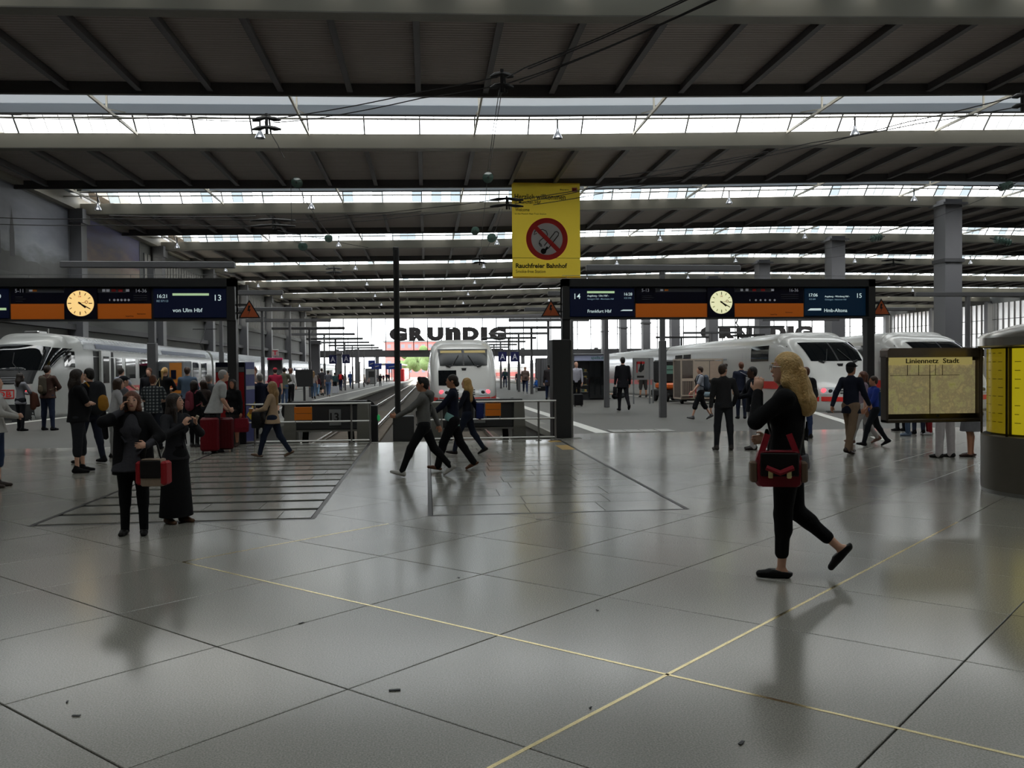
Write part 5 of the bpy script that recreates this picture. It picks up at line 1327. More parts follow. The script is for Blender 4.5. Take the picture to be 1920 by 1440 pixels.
    for i, sd in enumerate((-1, 1)):
        spec = arms[i]; spec = ARMS[spec] if isinstance(spec, str) else spec
        tg, hint, hd = spec; S = T(sd * sw, 0, 1.405); W = T(sd * tg[0], tg[1], tg[2]); hint = V3(sd * hint[0], hint[1], hint[2]); hd = V3(sd * hd[0], hd[1], hd[2]); hd /= np.linalg.norm(hd)
        l1, l2 = .285, .250; d = W - S; L = float(np.linalg.norm(d)); 
        if L > (l1 + l2) * .995: W = S + d * ((l1 + l2) * .995 / L); d = W - S; L = float(np.linalg.norm(d))
        L = max(L, .08); x = (l1 * l1 - l2 * l2 + L * L) / (2 * L); r = math.sqrt(max(l1 * l1 - x * x, 0)); e = d / L; pn = hint - e * float(hint @ e); pn /= max(np.linalg.norm(pn), 1e-5)
        E = S + e * x + pn * r; AR[i] = (S, E, W, hd)
        fa = .5 + .5 * fat
        B.rc(S, E, .044 * fa, .038 * fa, .03).rc(E, E + (W - E) * .3, .040 * fa, .039 * fa, .02).rc(E + (W - E) * .3, W, .039 * fa, .026, .02)
        # palm, thumb, four fingers curling about the palm normal
        up_ = V3(0, 0, 1) if abs(hd[2]) < .8 else V3(0, 1, 0)
        side = np.cross(hd, up_); side /= np.linalg.norm(side); nrm = np.cross(side, hd)
        inw = V3(-sd, .0, 0) - hd * float(V3(-sd, 0, 0) @ hd); inw = inw / max(np.linalg.norm(inw), 1e-4) if np.linalg.norm(inw) > .3 else -nrm
        wd = np.cross(hd, inw); wd /= np.linalg.norm(wd)
        if wd[1] * 1 + wd[2] * .2 < 0: wd = -wd                  # thumb side forward / up
        B.rc(W + hd * .02, W + hd * .075, .030, .036, .02, sq=(inw, 1.9))
        fr = max(.0088, res * .75)
        for q in range(4):
            o = (1.5 - q) * .0205; Lf = (.072, .080, .074, .058)[q]; k0 = W + hd * .088 + wd * o; k1 = k0 + hd * Lf * .45 + inw * .012; k2 = k1 + (hd * .45 + inw * .9) / 1.006 * Lf * .5
            B.rc(k0 - hd * .03, k1, fr * 1.05, fr, .006).rc(k1, k2, fr, fr * .85, .004)
        t0 = W + hd * .03 + wd * .028; t1 = t0 + (hd * .7 + wd * .65 + inw * .3) * .042; t2 = t1 + (hd * .95 + wd * .1 + inw * .4) * .032
        B.rc(t0, t1, fr * 1.25, fr * 1.1, .010).rc(t1, t2, fr * 1.1, fr * .9, .004)
    link('body', B.mesh('body', SKIN[skin], res), t)
    # shirt / jacket
    C = Solid(); e_ = .016
    hr = (.165 if fem else .155) * fat; wr = (.122 if fem else .142) * fat; cr_ = (.142 if fem else .158) * fat; sq = (V3(0, cl, -sl_), 1.38 / (.4 + .6 * fat))
    C.rc(T(0, 0, hem - .05), T(0, -.005, 1.10), hr * (1.30 + lean * .008 if hem < .87 else 1.0), wr, .06, sq=sq).rc(T(0, -.005, 1.10), T(0, .005, 1.30), wr, cr_, .05, sq=sq)
    C.rc(T(-sw + .012, -.005, 1.395), T(sw - .012, -.005, 1.395), .066, .066, .07).rc(T(0, -.012, 1.40), T(0, -.012, 1.46), .085, .066, .05)
    if fem:
        for q in (-1, 1): C.el(T(q * .066, .085, 1.265), (.066, .058, .064), None, .05)
    elif fat > 1.12: C.el(T(0, .09 * fat, 1.08), (.13, .09 * fat, .15), None, .08)
    for i in (0, 1):
        S, E, W, hd = AR[i]; fa = .5 + .5 * fat
        if sleeve >= .9: C.rc(S, E, .062 * fa, .054 * fa, .03).rc(E, W, .053 * fa, .040, .02)
        elif sleeve > .55: C.rc(S, E, .062 * fa, .054 * fa, .03).rc(E, E + (W - E) * .45, .053 * fa, .048, .02)
        elif sleeve > .1: C.rc(S, S + (E - S) * .72, .064 * fa, .066 * fa, .03)
    C.cut((0, sl_ * 0, -1), T(0, 0, hem))
    if near:
        rs = random.Random(int(px))
        for q in range(10): a0 = T(rs.uniform(-.12, .12), rs.choice((-.125, .12)) * fat, rs.uniform(hem + .05, 1.3)); C.rc(a0, a0 + V3(rs.uniform(-.09, .09), 0, rs.uniform(-.12, .12)), .012, .008, .03)
    link('jacket' if sleeve >= .9 and hem < .9 else 'shirt', C.mesh('shirt', topc if not isinstance(topc, tuple) else cloth(topc), res), t)
    # legs
    lm = cloth(legc)
    if skirt is None:
        L = Solid(); L.el(pel + V3(0, -.012, -.03), (.164 * fat, .114 * fat, .13), None, .05)
        for i in (0, 1):
            H, K, A, f, u = J[i]; L.rc(H + V3(0, -.008, 0), K, .096 * fat, .068 * (1 + flare * .3), .04); m1 = K + (A - K) * .28 - V3(0, .012, 0); L.rc(K, m1, .064, .062, .02)
            if legl > .95: L.rc(K, A - .012 * u, .064 * (1 + flare * .3), .050 * (1 + flare), .03)
            elif legl > .5: L.rc(K, K + (A - K) * (legl - .5) * 2, .062 * (1 + flare * .3), .052 * (1 + flare), .03)
            else: L.rc(H, K, .10 * fat, .088, .04)
        link('trousers' if legl > .95 else 'short_trousers', L.mesh('trousers', lm, res), t)
    else:
        z1, r1 = skirt; L = Solid(); mid = (J[0][2] + J[1][2]) / 2; mid = V3(mid[0], mid[1] * .7, z1 - .05)
        L.rc(pel + V3(0, 0, .06), pel + V3(0, -.01, -.07), .135 * fat, .172 * fat, .05, sq=(V3(0, 1, 0), 1.3)).rc(pel + V3(0, -.01, -.07), mid, .172 * fat, r1, .05, sq=(V3(0, 1, 0), 1.22)); L.cut((0, 0, -1), (0, 0, z1))
        link('skirt', L.mesh('skirt', lm, res), t)
    sm = cloth(shoec, .5)
    for i in (0, 1):
        H, K, A, f, u = J[i]; F = Solid(); n = np.cross(f, u)
        F.rc(A - .045 * f - .038 * u, A + .06 * f - .042 * u, .041, .040, .03).rc(A + .06 * f - .045 * u, A + .155 * f - .054 * u, .042, .034, .03, sq=(u, 1.2))
        if sock != 'flat': F.rc(A - .01 * f - .02 * u, A - .012 * f + .02 * u, .046, .044, .03)
        F.cut(-u, A - .078 * u)
        if sock == 'flat': F.cut(u - f * .15, A - .022 * u)
        link('shoe', F.mesh('shoe', sm, res * .9), t)
    # hair
    hm = HAIR[hc]; Q = Solid()
    if hair != 'none':
        g = .008
        Q.el(Hd(0, -.020, .034), (.084, .100, .094), RH, .02)
        if hair in ('short', 'crop'): Q.el(Hd(0, -.055, -.02), (.068, .055, .075), RH, .03); 
        if hair == 'quiff': Q.el(Hd(0, -.055, -.02), (.068, .055, .075), RH, .03); Q.rc(Hd(-.04, .05, .10), Hd(.04, .05, .10), .032, .032, .03)
        if hair == 'bob':
            for q in (-1, 1): Q.rc(Hd(q * .070, -.015, .03), Hd(q * .072, -.005, -.11), .040, .030, .03)
            Q.rc(Hd(0, -.07, .0), Hd(0, -.075, -.10), .07, .06, .04)
        if hair == 'curly': 
            rs = random.Random(5)
            for q in range(26): a = rs.uniform(.25, 5.9) + 1.57; zz = rs.uniform(-.16, .09); Q.el(Hd(math.cos(a) * .085, math.sin(a) * .095 - .02, zz), (.042, .042, .042), RH, .02)
        if hair in ('long', 'verylong', 'wave'):
            n_ = {'long': -.26, 'verylong': -.42, 'wave': -.36}[hair]; w_ = .085 if hair != 'wave' else .095
            Q.rc(Hd(0, -.05, .0), Hd(0, -.085, -.14), .080, w_, .04, sq=(RH @ V3(0, 1, 0), 1.15)).rc(Hd(0, -.085, -.14), Hd(0, -.105, n_), w_, w_ * .72, .04, sq=(RH @ V3(0, 1, 0), 1.5))
            for q in (-1, 1): Q.rc(Hd(q * .066, -.005, .04), Hd(q * .074, .005, -.10), .034, .032, .03).rc(Hd(q * .074, .005, -.10), Hd(q * .085, -.015, n_ + .06), .034, .022, .03)
        if hair == 'pony': Q.rc(Hd(0, -.11, .05), Hd(0, -.15, .01), .032, .036, .02).rc(Hd(0, -.15, .01), Hd(0, -.16, -.22), .038, .018, .02)
        if hair == 'bun': Q.el(Hd(0, -.085, -.045), (.055, .052, .055), RH, .02)
        if hair == 'crop': Q.el(Hd(0, .1, -.0), (.09, .09, .09), RH, .02, sub=True)
        Q.el(Hd(0, .105, -.052), (.064, .085, .112), RH, .015, sub=True)
        link('hair', Q.mesh('hair', hm, res), t)
    elif hc != 'bald': pass
    if cap:
        K_ = Solid(); K_.el(Hd(0, -.014, .05), (.090, .106, .080), RH, .01).rc(Hd(-.035, .085, .055), Hd(.035, .085, .055), .03, .03, .03, sq=(RH @ V3(0, 0, 1), 3.0)).rc(Hd(-.03, .12, .05), Hd(.03, .12, .05), .03, .03, .03, sq=(RH @ V3(0, 0, 1), 3.2)); K_.cut(RH @ V3(0, .1, -1), Hd(0, 0, .028)); link('cap', K_.mesh('cap', cloth(cap), res), t)
    if face:
        for q in (-1, 1):
            m = MB(); m.sphere((0, 0, 0), .0115, .0115, .0085, 12, 8); o = m.build('eye', M_eye, t, smooth=True); o.location = Vector(Hd(q * .031, .0815, .013).tolist())
            m = MB(); m.sphere((0, 0, 0), .0066, .004, .0066, 10, 6); ir = m.build('iris', M_iris, o, smooth=True); ir.location = Vector((RH @ V3(0, .0105, 0)).tolist()); ir.rotation_euler = (0, 0, hy)
            m = MB(); m.tube([Hd(q * .014, .098, .036), Hd(q * .032, .096, .042), Hd(q * .050, .082, .036)], .0045, 5); m.build('eyebrow', hm, t, smooth=True)
        m = MB(); m.sphere((0, 0, 0), .022, .008, .0075, 12, 6); o = m.build('mouth', M_lip, t, smooth=True); o.location = Vector(Hd(0, .091, -.057).tolist()); o.rotation_euler = (0, 0, hy)
    bpy.context.view_layer.update()
    Wm = t.matrix_world.copy()
    return dict(root=t, M=Wm, J=J, AR=AR, T=lambda x, y, z_: Wm @ Vector(T(x, y, z_).tolist()), Tl=T, Hd=Hd, s=s, yaw=math.radians(yaw), res=res, pos=p, W=[Wm @ Vector(AR[i][2].tolist()) for i in (0, 1)], hd=[Wm.to_3x3().normalized() @ Vector(AR[i][3].tolist()) for i in (0, 1)])
def solid_part(P, name, m, fn, parent=None):
    S = Solid(); fn(S); return link(name, S.mesh(name, m, P['res']), parent or P['root'])

# things people carry: each is a thing of its own
def backpack(P, label, rgb, rgb2=None, big=1.0, group=None):
    t = thing('backpack', label, 'backpack', P['T'](0, 0, .95 + .0), P['yaw'], group); t.scale = P['root'].scale
    inv = t.matrix_basis
    bpy.context.view_layer.update(); L = lambda x, y, z: tuple((t.matrix_world.inverted() @ P['T'](x, y, z)))
    S = Solid(); S.rc(L(0, -.20, 1.08), L(0, -.19, 1.36), .14 * big, .12 * big, .04, sq=(V3(0, 1, 0), 1.35)); link('pack', S.mesh('pack', cloth(rgb), P['res']), t)
    S = Solid(); S.rc(L(0, -.29 * (.6 + .4 * big), 1.08), L(0, -.28 * (.6 + .4 * big), 1.16), .085 * big, .08 * big, .03, sq=(V3(0, 1, 0), 1.6)); link('pocket', S.mesh('pocket', cloth(rgb2 or rgb), P['res']), t)
    sw = .10
    for s in (-1, 1):
        m = MB(); m.tube([L(s * sw, -.12, 1.40), L(s * sw, -.03, 1.485), L(s * sw, .08, 1.43), L(s * (sw + .03), .135, 1.28), L(s * (sw + .07), .06, 1.14), L(s * (sw + .05), -.12, 1.08)], .017, 6); m.build('strap', cloth(rgb2 or rgb), t, smooth=True)
    return t
def handbag(label, pos, yaw, w, h, d, rgb, rgb2=None, strap=None, cat='handbag', name='handbag', buckle=False):
    t = thing(name, label, cat, pos, yaw)
    m = MB(); r = lambda z, k, i: [(x * k, y * k2, z) for x, y, k2 in ((-w / 2 + i, -d / 2, 1), (w / 2 - i, -d / 2, 1), (w / 2, -d / 4, 1), (w / 2, d / 4, 1), (w / 2 - i, d / 2, 1), (-w / 2 + i, d / 2, 1), (-w / 2, d / 4, 1), (-w / 2, -d / 4, 1))]
    m.loft([r(0, .9, .03), r(.02, 1.0, .02), r(h * .6, 1.02, .02), r(h - .02, .92, .03), r(h, .86, .04)]); m.build('bag_body', cloth(rgb, .5), t, smooth=True, angle=50)
    if rgb2:
        m = MB(); m.bbox(-w * .42, -d / 2 - .012, h * .30, w * .42, -d / 2 + .005, h * .97, .008); f = m.build('flap', cloth(rgb2, .5), t)
        if buckle:
            for x in (-w * .2, w * .2): m = MB(); m.bbox(x - .018, -d / 2 - .022, h * .25, x + .018, -d / 2 - .010, h * .5, .004); m.build('buckle', M_brass, f)
    if strap: m = MB(); inv = t.matrix_basis.inverted(); bpy.context.view_layer.update(); inv = t.matrix_world.inverted(); m.tube([inv @ Vector(q) for q in strap], .010, 6); m.build('strap', cloth(rgb2 or rgb, .5), t, smooth=True)
    else: m = MB(); m.tube([(-w * .25, 0, h * .95), (-w * .22, 0, h + .09), (0, 0, h + .14), (w * .22, 0, h + .09), (w * .25, 0, h * .95)], .009, 6); m.build('handle', cloth(rgb2 or rgb, .5), t, smooth=True)
    return t
def suitcase(label, pos, yaw, w, h, d, rgb, group=None, handle=.0):
    t = thing('suitcase', label, 'suitcase', pos, yaw, group)
    m = MB(); m.bbox(-w / 2, -d / 2, .05, w / 2, d / 2, h, .035); m.build('shell', cloth(rgb, .45), t, smooth=True, angle=40)
    for x in lsp(-w * .36, w * .36, 4): m = MB(); m.bbox(x - .014, -d / 2 - .008, .12, x + .014, d / 2 + .008, h - .07, .006); m.build('rib', cloth(rgb, .45), t)
    for x in (-w * .38, w * .38):
        for y in (-d * .32, d * .32): m = MB(); m.lathe([(0, -.014), (.026, -.014), (.026, .014), (0, .014)], (x, y, .026), 12, axis='x'); m.build('wheel', M_black, t)
    m = MB(); m.tube([(-.09, 0, h - .01), (-.09, 0, h + .03 + handle), (.09, 0, h + .03 + handle), (.09, 0, h - .01)], .009, 6); m.build('handle', M_black, t)
    return t
# ------------------------------------------------------------------ the people, nearest first
L_, R_, A_, T_ = 90, -90, 0, 180
BLK = (17, 17, 20); DRK = (26, 27, 32); NAVY = (24, 28, 44); JEAN = (44, 56, 78); LJEAN = (78, 98, 124); GRY = (112, 112, 114); LG_ = (168, 168, 170)
# woman in the right foreground
P = person('blonde woman in black cardigan and cropped black leggings walking left, hand at her mouth', 1476, 655, 1079, 62, sex='f', hair='none', hc='blond', topc=BLK, hem=.93, legc=(14, 14, 16), legl=.86, shoec=(20, 20, 22), sock='flat',
           legs=((3, 2, 0, 0), (-8, -50, -52, .0)), arms=(((.06, .21, 1.43), (.5, .25, -1), (-.2, -.05, 1)), 'hipbag'), hyaw=16, skin=0, fat=1.16, face=True, wide=1.1)
Hd = P['Hd']
def _h(S):
    RHy = (Hd(0, 1, 0) - Hd(0, 0, 0))
    S.el(Hd(0, -.020, .036), (.088, .104, .096), None, .02).rc(Hd(0, -.05, .0), Hd(0, -.09, -.14), .086, .095, .04).rc(Hd(0, -.09, -.14), Hd(-.03, -.14, -.27), .095, .088, .05).rc(Hd(-.03, -.14, -.27), Hd(-.05, -.15, -.31), .085, .06, .04)
    for q in (-1, 1): S.rc(Hd(q * .068, .0, .05), Hd(q * .078, .0, -.10), .036, .040, .03).rc(Hd(q * .078, .0, -.10), Hd(q * .09, -.07, -.24), .042, .035, .04)
    rs = random.Random(2)
    for q in range(14): a = rs.uniform(-.1, .1); S.rc(Hd(a, -.12, -.02), Hd(a * 1.2 - .03, -.19 + abs(a) * .6, -.24 - rs.random() * .08), .02, .014, .02)
    S.el(Hd(0, .108, -.050), (.060, .082, .115), None, .012, sub=True)
solid_part(P, 'hair', mat('hair_honey', (204, 168, 108), .45, var=.35, scale=24, bump=.8, bscale=50), _h)
def _u(S): S.rc(P['Tl'](0, 0, .86), P['Tl'](0, 0, .98), .222, .205, .03, sq=(V3(0, 1, 0), 1.3)).cut((0, 0, -1), P['Tl'](0, 0, .85)); S.cut((0, 0, 1), P['Tl'](0, 0, .96))
solid_part(P, 'undershirt', mat('knit_grey', (92, 92, 96), .9, var=.35, scale=120, bump=.4, bscale=160), _u)
m = MB(); 
for q in (-1, 1): c = Hd(q * .034, .108, .012); m.tube([c + V3(.026 * math.cos(a), 0, .020 * math.sin(a)) for a in lsp(0, 2 * math.pi, 12)], .0022, 5)
m.tube([Hd(-.010, .112, .014), Hd(.010, .112, .014)], .002, 5)
for q in (-1, 1): m.tube([Hd(q * .058, .104, .014), Hd(q * .080, .0, .012)], .002, 5)
m.build('glasses', M_steel, P['root'])
a = P['T'](-.21, .0, .80); bp = P['M'] @ Vector(P['Tl'](-.235, .045, .72).tolist())
handbag('large red and black satchel with brass buckles at the hip of the blonde woman', bp + Vector((0, 0, .02)), math.radians(-14), .34, .27, .14, (120, 34, 44), (26, 22, 22), strap=[P['T'](-.30, .12, .96), P['T'](-.20, .10, 1.12), P['T'](-.10, .155, 1.33), P['T'](.10, .02, 1.49), P['T'](.06, -.13, 1.36), P['T'](-.14, -.13, 1.12), P['T'](-.27, -.10, .94)], buckle=True)
bag = [q for q in COL.objects if q.name.startswith('handbag')][-1]
for s_ in (-1, 1):
    m = MB(); m.bbox(s_ * .185 - .028, -.055, .03, s_ * .185 + .028, .05, .19, .012); m.build('side_pocket', cloth((110, 92, 78), .6), bag)
    m = MB(); m.bar((s_ * .15, -.05, .20), (s_ * .08, -.01, .40), .045, .012, up=(0, 1, 0)); m.build('red_strap', cloth((140, 34, 46), .5), bag)
m = MB(); m.tube([(-.10, -.085, .15), (0, -.10, .11), (.10, -.085, .15)], .022, 6); m.build('red_piping', cloth((140, 34, 46), .5), bag)
# the pair in the left foreground
P = person('woman in open black jacket with phone at cheek and red-cream bag, left foreground', 252, 729, 1001, 188, sex='f', hair='long', hc='auburn', topc=(58, 58, 64), hem=.78, legc=BLK, shoec=(20, 18, 18), sock='flat', legs=((3, 2, 0, .05), (-2, 0, 0, .03)), arms=(((.20, .27, 1.10), (1, -.4, -.5), (-.5, .8, .1)), 'phone'), skin=0, fat=1.24, face=True, hyaw=8, hpitch=0)
Tl = P['Tl']
def _j(S):
    sq = (V3(0, 1, 0), 1.22)
    S.rc(Tl(0, -.02, .70), Tl(0, -.02, 1.30), .245, .215, .05, sq=sq).rc(Tl(-.15, -.01, 1.40), Tl(.15, -.01, 1.40), .08, .08, .06)
    for i in (0, 1): q = P['AR'][i]; S.rc(q[0], q[1], .074, .066, .03).rc(q[1], q[1] + (q[2] - q[1]) * (.42), .065, .060, .03)
    S.el(Tl(-.01, .22, 1.02), (.105, .22, .62), None, .02, sub=True).cut((0, 0, -1), Tl(0, 0, .74))
solid_part(P, 'jacket', cloth(BLK), _j)
m = MB(); m.bbox(-.034, -.005, -.07, .034, .006, .07, .004); w = P['W'][1] + P['hd'][1] * .07
ph = thing('mobile_phone', 'dark phone held at the cheek of the woman in the black jacket', 'phone', w + Vector((.02, .015, .02)), P['yaw'] + 1.2); m.build('case', M_black, ph); m = MB(); m.box(-.030, -.007, -.06, .030, -.0052, .06); m.build('screen', M_tglass, ph)
m = MB(); c = P['W'][0]; m.tube([c + Vector((.03 * math.cos(a), 0, .03 * math.sin(a))) for a in lsp(0, 6.283, 12)], .005, 5); br = m.build('bracelet', M_brass); tag(br, 'bright bracelet on the wrist of the woman in the black jacket', 'bracelet')
e = P['M'] @ Vector((P['AR'][0][1] * .45 + P['AR'][0][2] * .55).tolist())
handbag('red and cream tote bag with black flap hanging from a forearm, left foreground', e - Vector((-.02, .05, .44)), math.radians(-8), .25, .27, .14, (150, 132, 116), (30, 28, 28), strap=[e + Vector((-.09, -.02, -.20)), e + Vector((-.05, -.03, -.02)), e + Vector((0, -.01, .045)), e + Vector((.05, -.03, -.02)), e + Vector((.09, -.02, -.20))])
b = bpy.data.objects[-1] if False else None
for o in [q for q in COL.objects if q.name.startswith('handbag') and 'cream tote' in q.get('label', '')]:
    for s in (-1, 1): m = MB(); m.bbox(s * .125 - .035, -.078, .01, s * .125 + .035, .075, .25, .02); m.build('red_side_panel', cloth((150, 34, 40), .5), o)
P = person('woman with long dark hair, grey jacket and floor-length black skirt, beside the phone caller', 332, 733, 980, 232, sex='f', hair='verylong', hc='dark', topc=(38, 38, 42), hem=.86, legc=BLK, skirt=(.09, .235), shoec=(92, 66, 48), arms=('up', 'up'), hyaw=28, hpitch=-8, skin=0, face=True, fat=1.0)
m = MB(); m.tube([P['W'][0] + Vector((0, 0, .04)), P['W'][0] + Vector((.03, -.01, .10))], .018, 8); tag(m.build('snack_wrapper', mat('paper_pale', (170, 160, 140), .6)), 'small pale snack held in front of the woman with the long dark hair', 'snack')
# three walking past the buffer stops
P = person('young man in grey hoodie and black trousers striding left with one arm out', 795, 697, 893, 88, pose='stride', hair='quiff', hc='black', topc=(104, 104, 102), hem=.88, legc=BLK, shoec=(176, 174, 170), arms=(((.10, .47, 1.06), (.4, -.5, -1), (-.1, 1, .12)), 'swingb'), skin=1, face=True)
solid_part(P, 'hood', cloth((104, 104, 102)), lambda S: S.rc(P['Tl'](-.06, -.085, 1.47), P['Tl'](.06, -.085, 1.47), .055, .055, .03).rc(P['Tl'](0, -.12, 1.44), P['Tl'](0, -.14, 1.36), .075, .04, .04))
solid_part(P, 'hem_band', cloth((120, 120, 118)), lambda S: S.rc(P['Tl'](0, 0, .87), P['Tl'](0, 0, .90), .170, .168, .02, sq=(V3(0, 1, 0), 1.36)).cut((0, 0, -1), P['Tl'](0, 0, .865)).cut((0, 0, 1), P['Tl'](0, 0, .905)))
P = person('woman with a bun, dark jacket and pale teal shirt tail, behind the hoodie man', 850, 697, 882, 88, pose='walk', sex='f', hair='bun', hc='dark', topc=NAVY, hem=.93, legc=BLK, flare=.25, shoec=(96, 62, 46), sock='flat', arms=(((.08, .42, 1.00), (.4, -.6, -1), (-.1, 1, 0)), 'down'), skin=1, fat=1.06, face=True)
solid_part(P, 'shirt_tail', cloth((128, 172, 168)), lambda S: S.rc(P['Tl'](0, .02, .84), P['Tl'](0, .02, .95), .180, .168, .02, sq=(V3(0, 1, 0), 1.28)).cut((0, .5, -1), P['Tl'](0, 0, .88)))
P = person('blonde woman in dark top and jeans walking left behind the other two', 876, 704, 853, 80, pose='walk', sex='f', hair='wave', hc='blond', topc=(26, 28, 38), hem=.92, legc=(26, 32, 46), shoec=(30, 26, 26), arms=('swingf', 'swingb'), skin=0)
handbag('blue shoulder bag at the back of the blonde woman by the middle train', P['T'](.06, -.30, .84), P['yaw'], .28, .30, .14, (32, 44, 96), (26, 30, 60), strap=[P['T'](.06, -.24, 1.1), P['T'](.10, -.1, 1.42), P['T'](.12, .06, 1.42), P['T'](.08, -.05, 1.1)], name='shoulder_bag', cat='bag')
# blonde woman walking left in front of the railing
P = person('blonde woman in beige cardigan and jeans walking left before the railing', 512, 711, 858, 84, pose='walk', sex='f', hair='wave', hc='dirty', topc=(172, 148, 122), hem=.80, legc=(30, 38, 56), shoec=(110, 88, 72), sock='flat', arms=('tray', 'hold'), skin=0, fat=1.1)
c = P['W'][0] + P['hd'][0] * .09
t = thing('coffee_cup', 'paper cup with white lid carried by the blonde woman in beige', 'cup', c - Vector((0, 0, .05))); m = MB(); m.lathe([(0, 0), (.03, 0), (.04, .10), (0, .10)], n=14); m.build('cup', mat('cup_brown', (170, 110, 50), .6), t, smooth=True, angle=40); m = MB(); m.lathe([(.042, .098), (.042, .112), (.03, .12), (0, .12)], n=14); m.build('lid', M_white, t)
handbag('black shoulder bag at the front of the blonde woman in beige', P['T'](-.12, .28, .72), P['yaw'], .40, .30, .16, (22, 22, 24), (28, 28, 30), strap=[P['T'](-.1, .24, 1.0), P['T'](-.12, .12, 1.36), P['T'](-.12, -.06, 1.42), P['T'](-.16, .1, .98)], name='shoulder_bag', cat='bag')
# left crowd
P = person('person in loose white shirt and knee-length denim, cut by left frame edge', -6, 700, 914, -78, sex='f', hair='bob', hc='brown', topc=(176, 174, 170), sleeve=1.0, hem=.86, legc=(50, 62, 88), legl=.66, flare=.3, shoec=(60, 52, 48), arms=('hold', 'hold'), fat=1.1, skin=0)
P = person('woman in grey jacket with long dark hair waiting before the left train', 40, 697, 808, -28, sex='f', hair='long', hc='dark', topc=(120, 120, 126), hem=.80, legc=DRK, shoec=BLK, arms=('hold', 'hold'))
t = thing('folded_coat', 'brown coat hung over the arm of the woman in the grey jacket', 'coat', P['T'](.22, .22, .72), P['yaw']); S = Solid(); S.rc((0, 0, .36), (.02, .0, .0), .09, .10, .04, sq=(V3(0, 1, 0), 1.5)).rc((.05, .05, .34), (.12, .08, .05), .07, .06, .04); link('cloth', S.mesh('cloth', cloth((92, 58, 46)), .018), t)
P = person('broad man in brown jacket with a backpack, legs apart before the left train', 91, 683, 807, -16, pose='apart', hair='short', hc='dark', topc=(70, 50, 44), hem=.86, legc=(36, 44, 64), shoec=BLK, arms=('hold', 'hold'), fat=1.16)
backpack(P, 'small olive backpack on the man in the brown jacket', (70, 64, 54), (86, 76, 62), .85)
P = person('long-haired person in black T-shirt with folded arms and three-quarter trousers', 148, 689, 886, -66, pose='relax', hair='verylong', hc='dark', topc=BLK, sleeve=.4, hem=.86, legc=(36, 38, 42), legl=.70, flare=.35, shoec=BLK, arms=('crossed', 'crossed'), skin=0, fat=1.16, face=True)
P = person('person with big backpack behind the long-haired one, dark jeans', 170, 686, 868, 64, pose='walk', hair='short', hc='black', topc=DRK, legc=(28, 32, 44), shoec=BLK, arms=('hold', 'hold'), legs=((14, 4, 0, .04), (-12, -14, 0, .04)))
backpack(P, 'large dark backpack with yellow trim behind the long-haired person', (36, 38, 42), (150, 106, 36), 1.3)
P = person('dark-haired person in white T-shirt bending slightly, behind the phone caller', 214, 706, 858, -60, sex='f', hair='bob', hc='brown', topc=(170, 170, 172), sleeve=.4, legc=(150, 150, 150), arms=('hold', 'hold'), lean=10)
P = person('person in dark cap and grey shirt, half hidden above the phone caller', 226, 702, 850, -50, hair='short', hc='black', topc=(90, 90, 94), sleeve=.4, legc=DRK, cap=(26, 28, 36), lean=8)
t = thing('hanging_jacket', 'black jacket hanging from the arm beside the white T-shirt person', 'jacket', P['pos'] + Vector((-.35, -.1, .35)), 0); S = Solid(); S.rc((0, 0, .62), (0, 0, .1), .07, .11, .04, sq=(V3(0, 1, 0), 1.8)).rc((.06, 0, .6), (.1, 0, .0), .05, .06, .04); link('cloth', S.mesh('cloth', cloth(BLK), .014), t)
P = person('man in white shirt with blue straps before the open train door', 229, 688, 797, -30, hair='short', hc='dark', topc=(176, 180, 196), sleeve=.4, legc=DRK, arms=('down', 'reach'))
P = person('man in dark jacket with pale collar facing the camera by the lamp post', 281, 688, 802, 176, hair='short', hc='auburn', topc=DRK, hem=.84, legc=DRK, skin=0)
P = person('man in plaid shirt seen from behind, just behind the pair in the foreground', 289, 701, 842, 4, pose='apart', hair='crop', hc='auburn', topc=M_plaid, sleeve=.45, hem=.86, legc=(40, 44, 54), shoec=BLK, arms=('hold', 'hold'), fat=1.14)
P = person('woman with blond ponytail in black top carrying a cream bag', 311, 687, 806, -14, sex='f', hair='pony', hc='blond', topc=BLK, hem=.84, legc=DRK, arms=('hold', 'hold'))
handbag('cream leather shoulder bag of the woman with the blond ponytail', P['T'](-.16, -.20, .98), P['yaw'] + .2, .42, .24, .16, (196, 184, 150), (206, 194, 160), strap=[P['T'](-.24, -.20, 1.14), P['T'](-.10, -.14, 1.44), P['T'](-.08, -.14, 1.2)], name='shoulder_bag', cat='bag')
P = person('man in blue-grey denim jacket seen from behind by the orange ticket poster', 353, 686, 806, 8, hair='short', hc='brown', topc=(74, 90, 108), hem=.86, legc=DRK, arms=('hold', 'hold'), fat=1.08)
P = person('woman in black with a pink backpack strap, left of the grey-haired people', 366, 711, 838, -24, sex='f', hair='bob', hc='dark', topc=BLK, hem=.82, legc=BLK, shoec=(60, 60, 62), fat=1.16, arms=('hold', 'hold'))
backpack(P, 'dusky pink backpack on the woman in black', (118, 52, 64), (128, 62, 74), .9)
P = person('brown-haired person bowing the head left of the old man in the white shirt', 384, 710, 829, -30, sex='f', hair='bob', hc='brown', topc=(70, 60, 58), legc=DRK, arms=('hold', 'hold'), hpitch=-20)
P = person('grey-haired person half hidden behind the old man in the white shirt', 394, 699, 828, -20, hair='short', hc='grey', topc=(96, 100, 104), legc=DRK, fat=1.05)
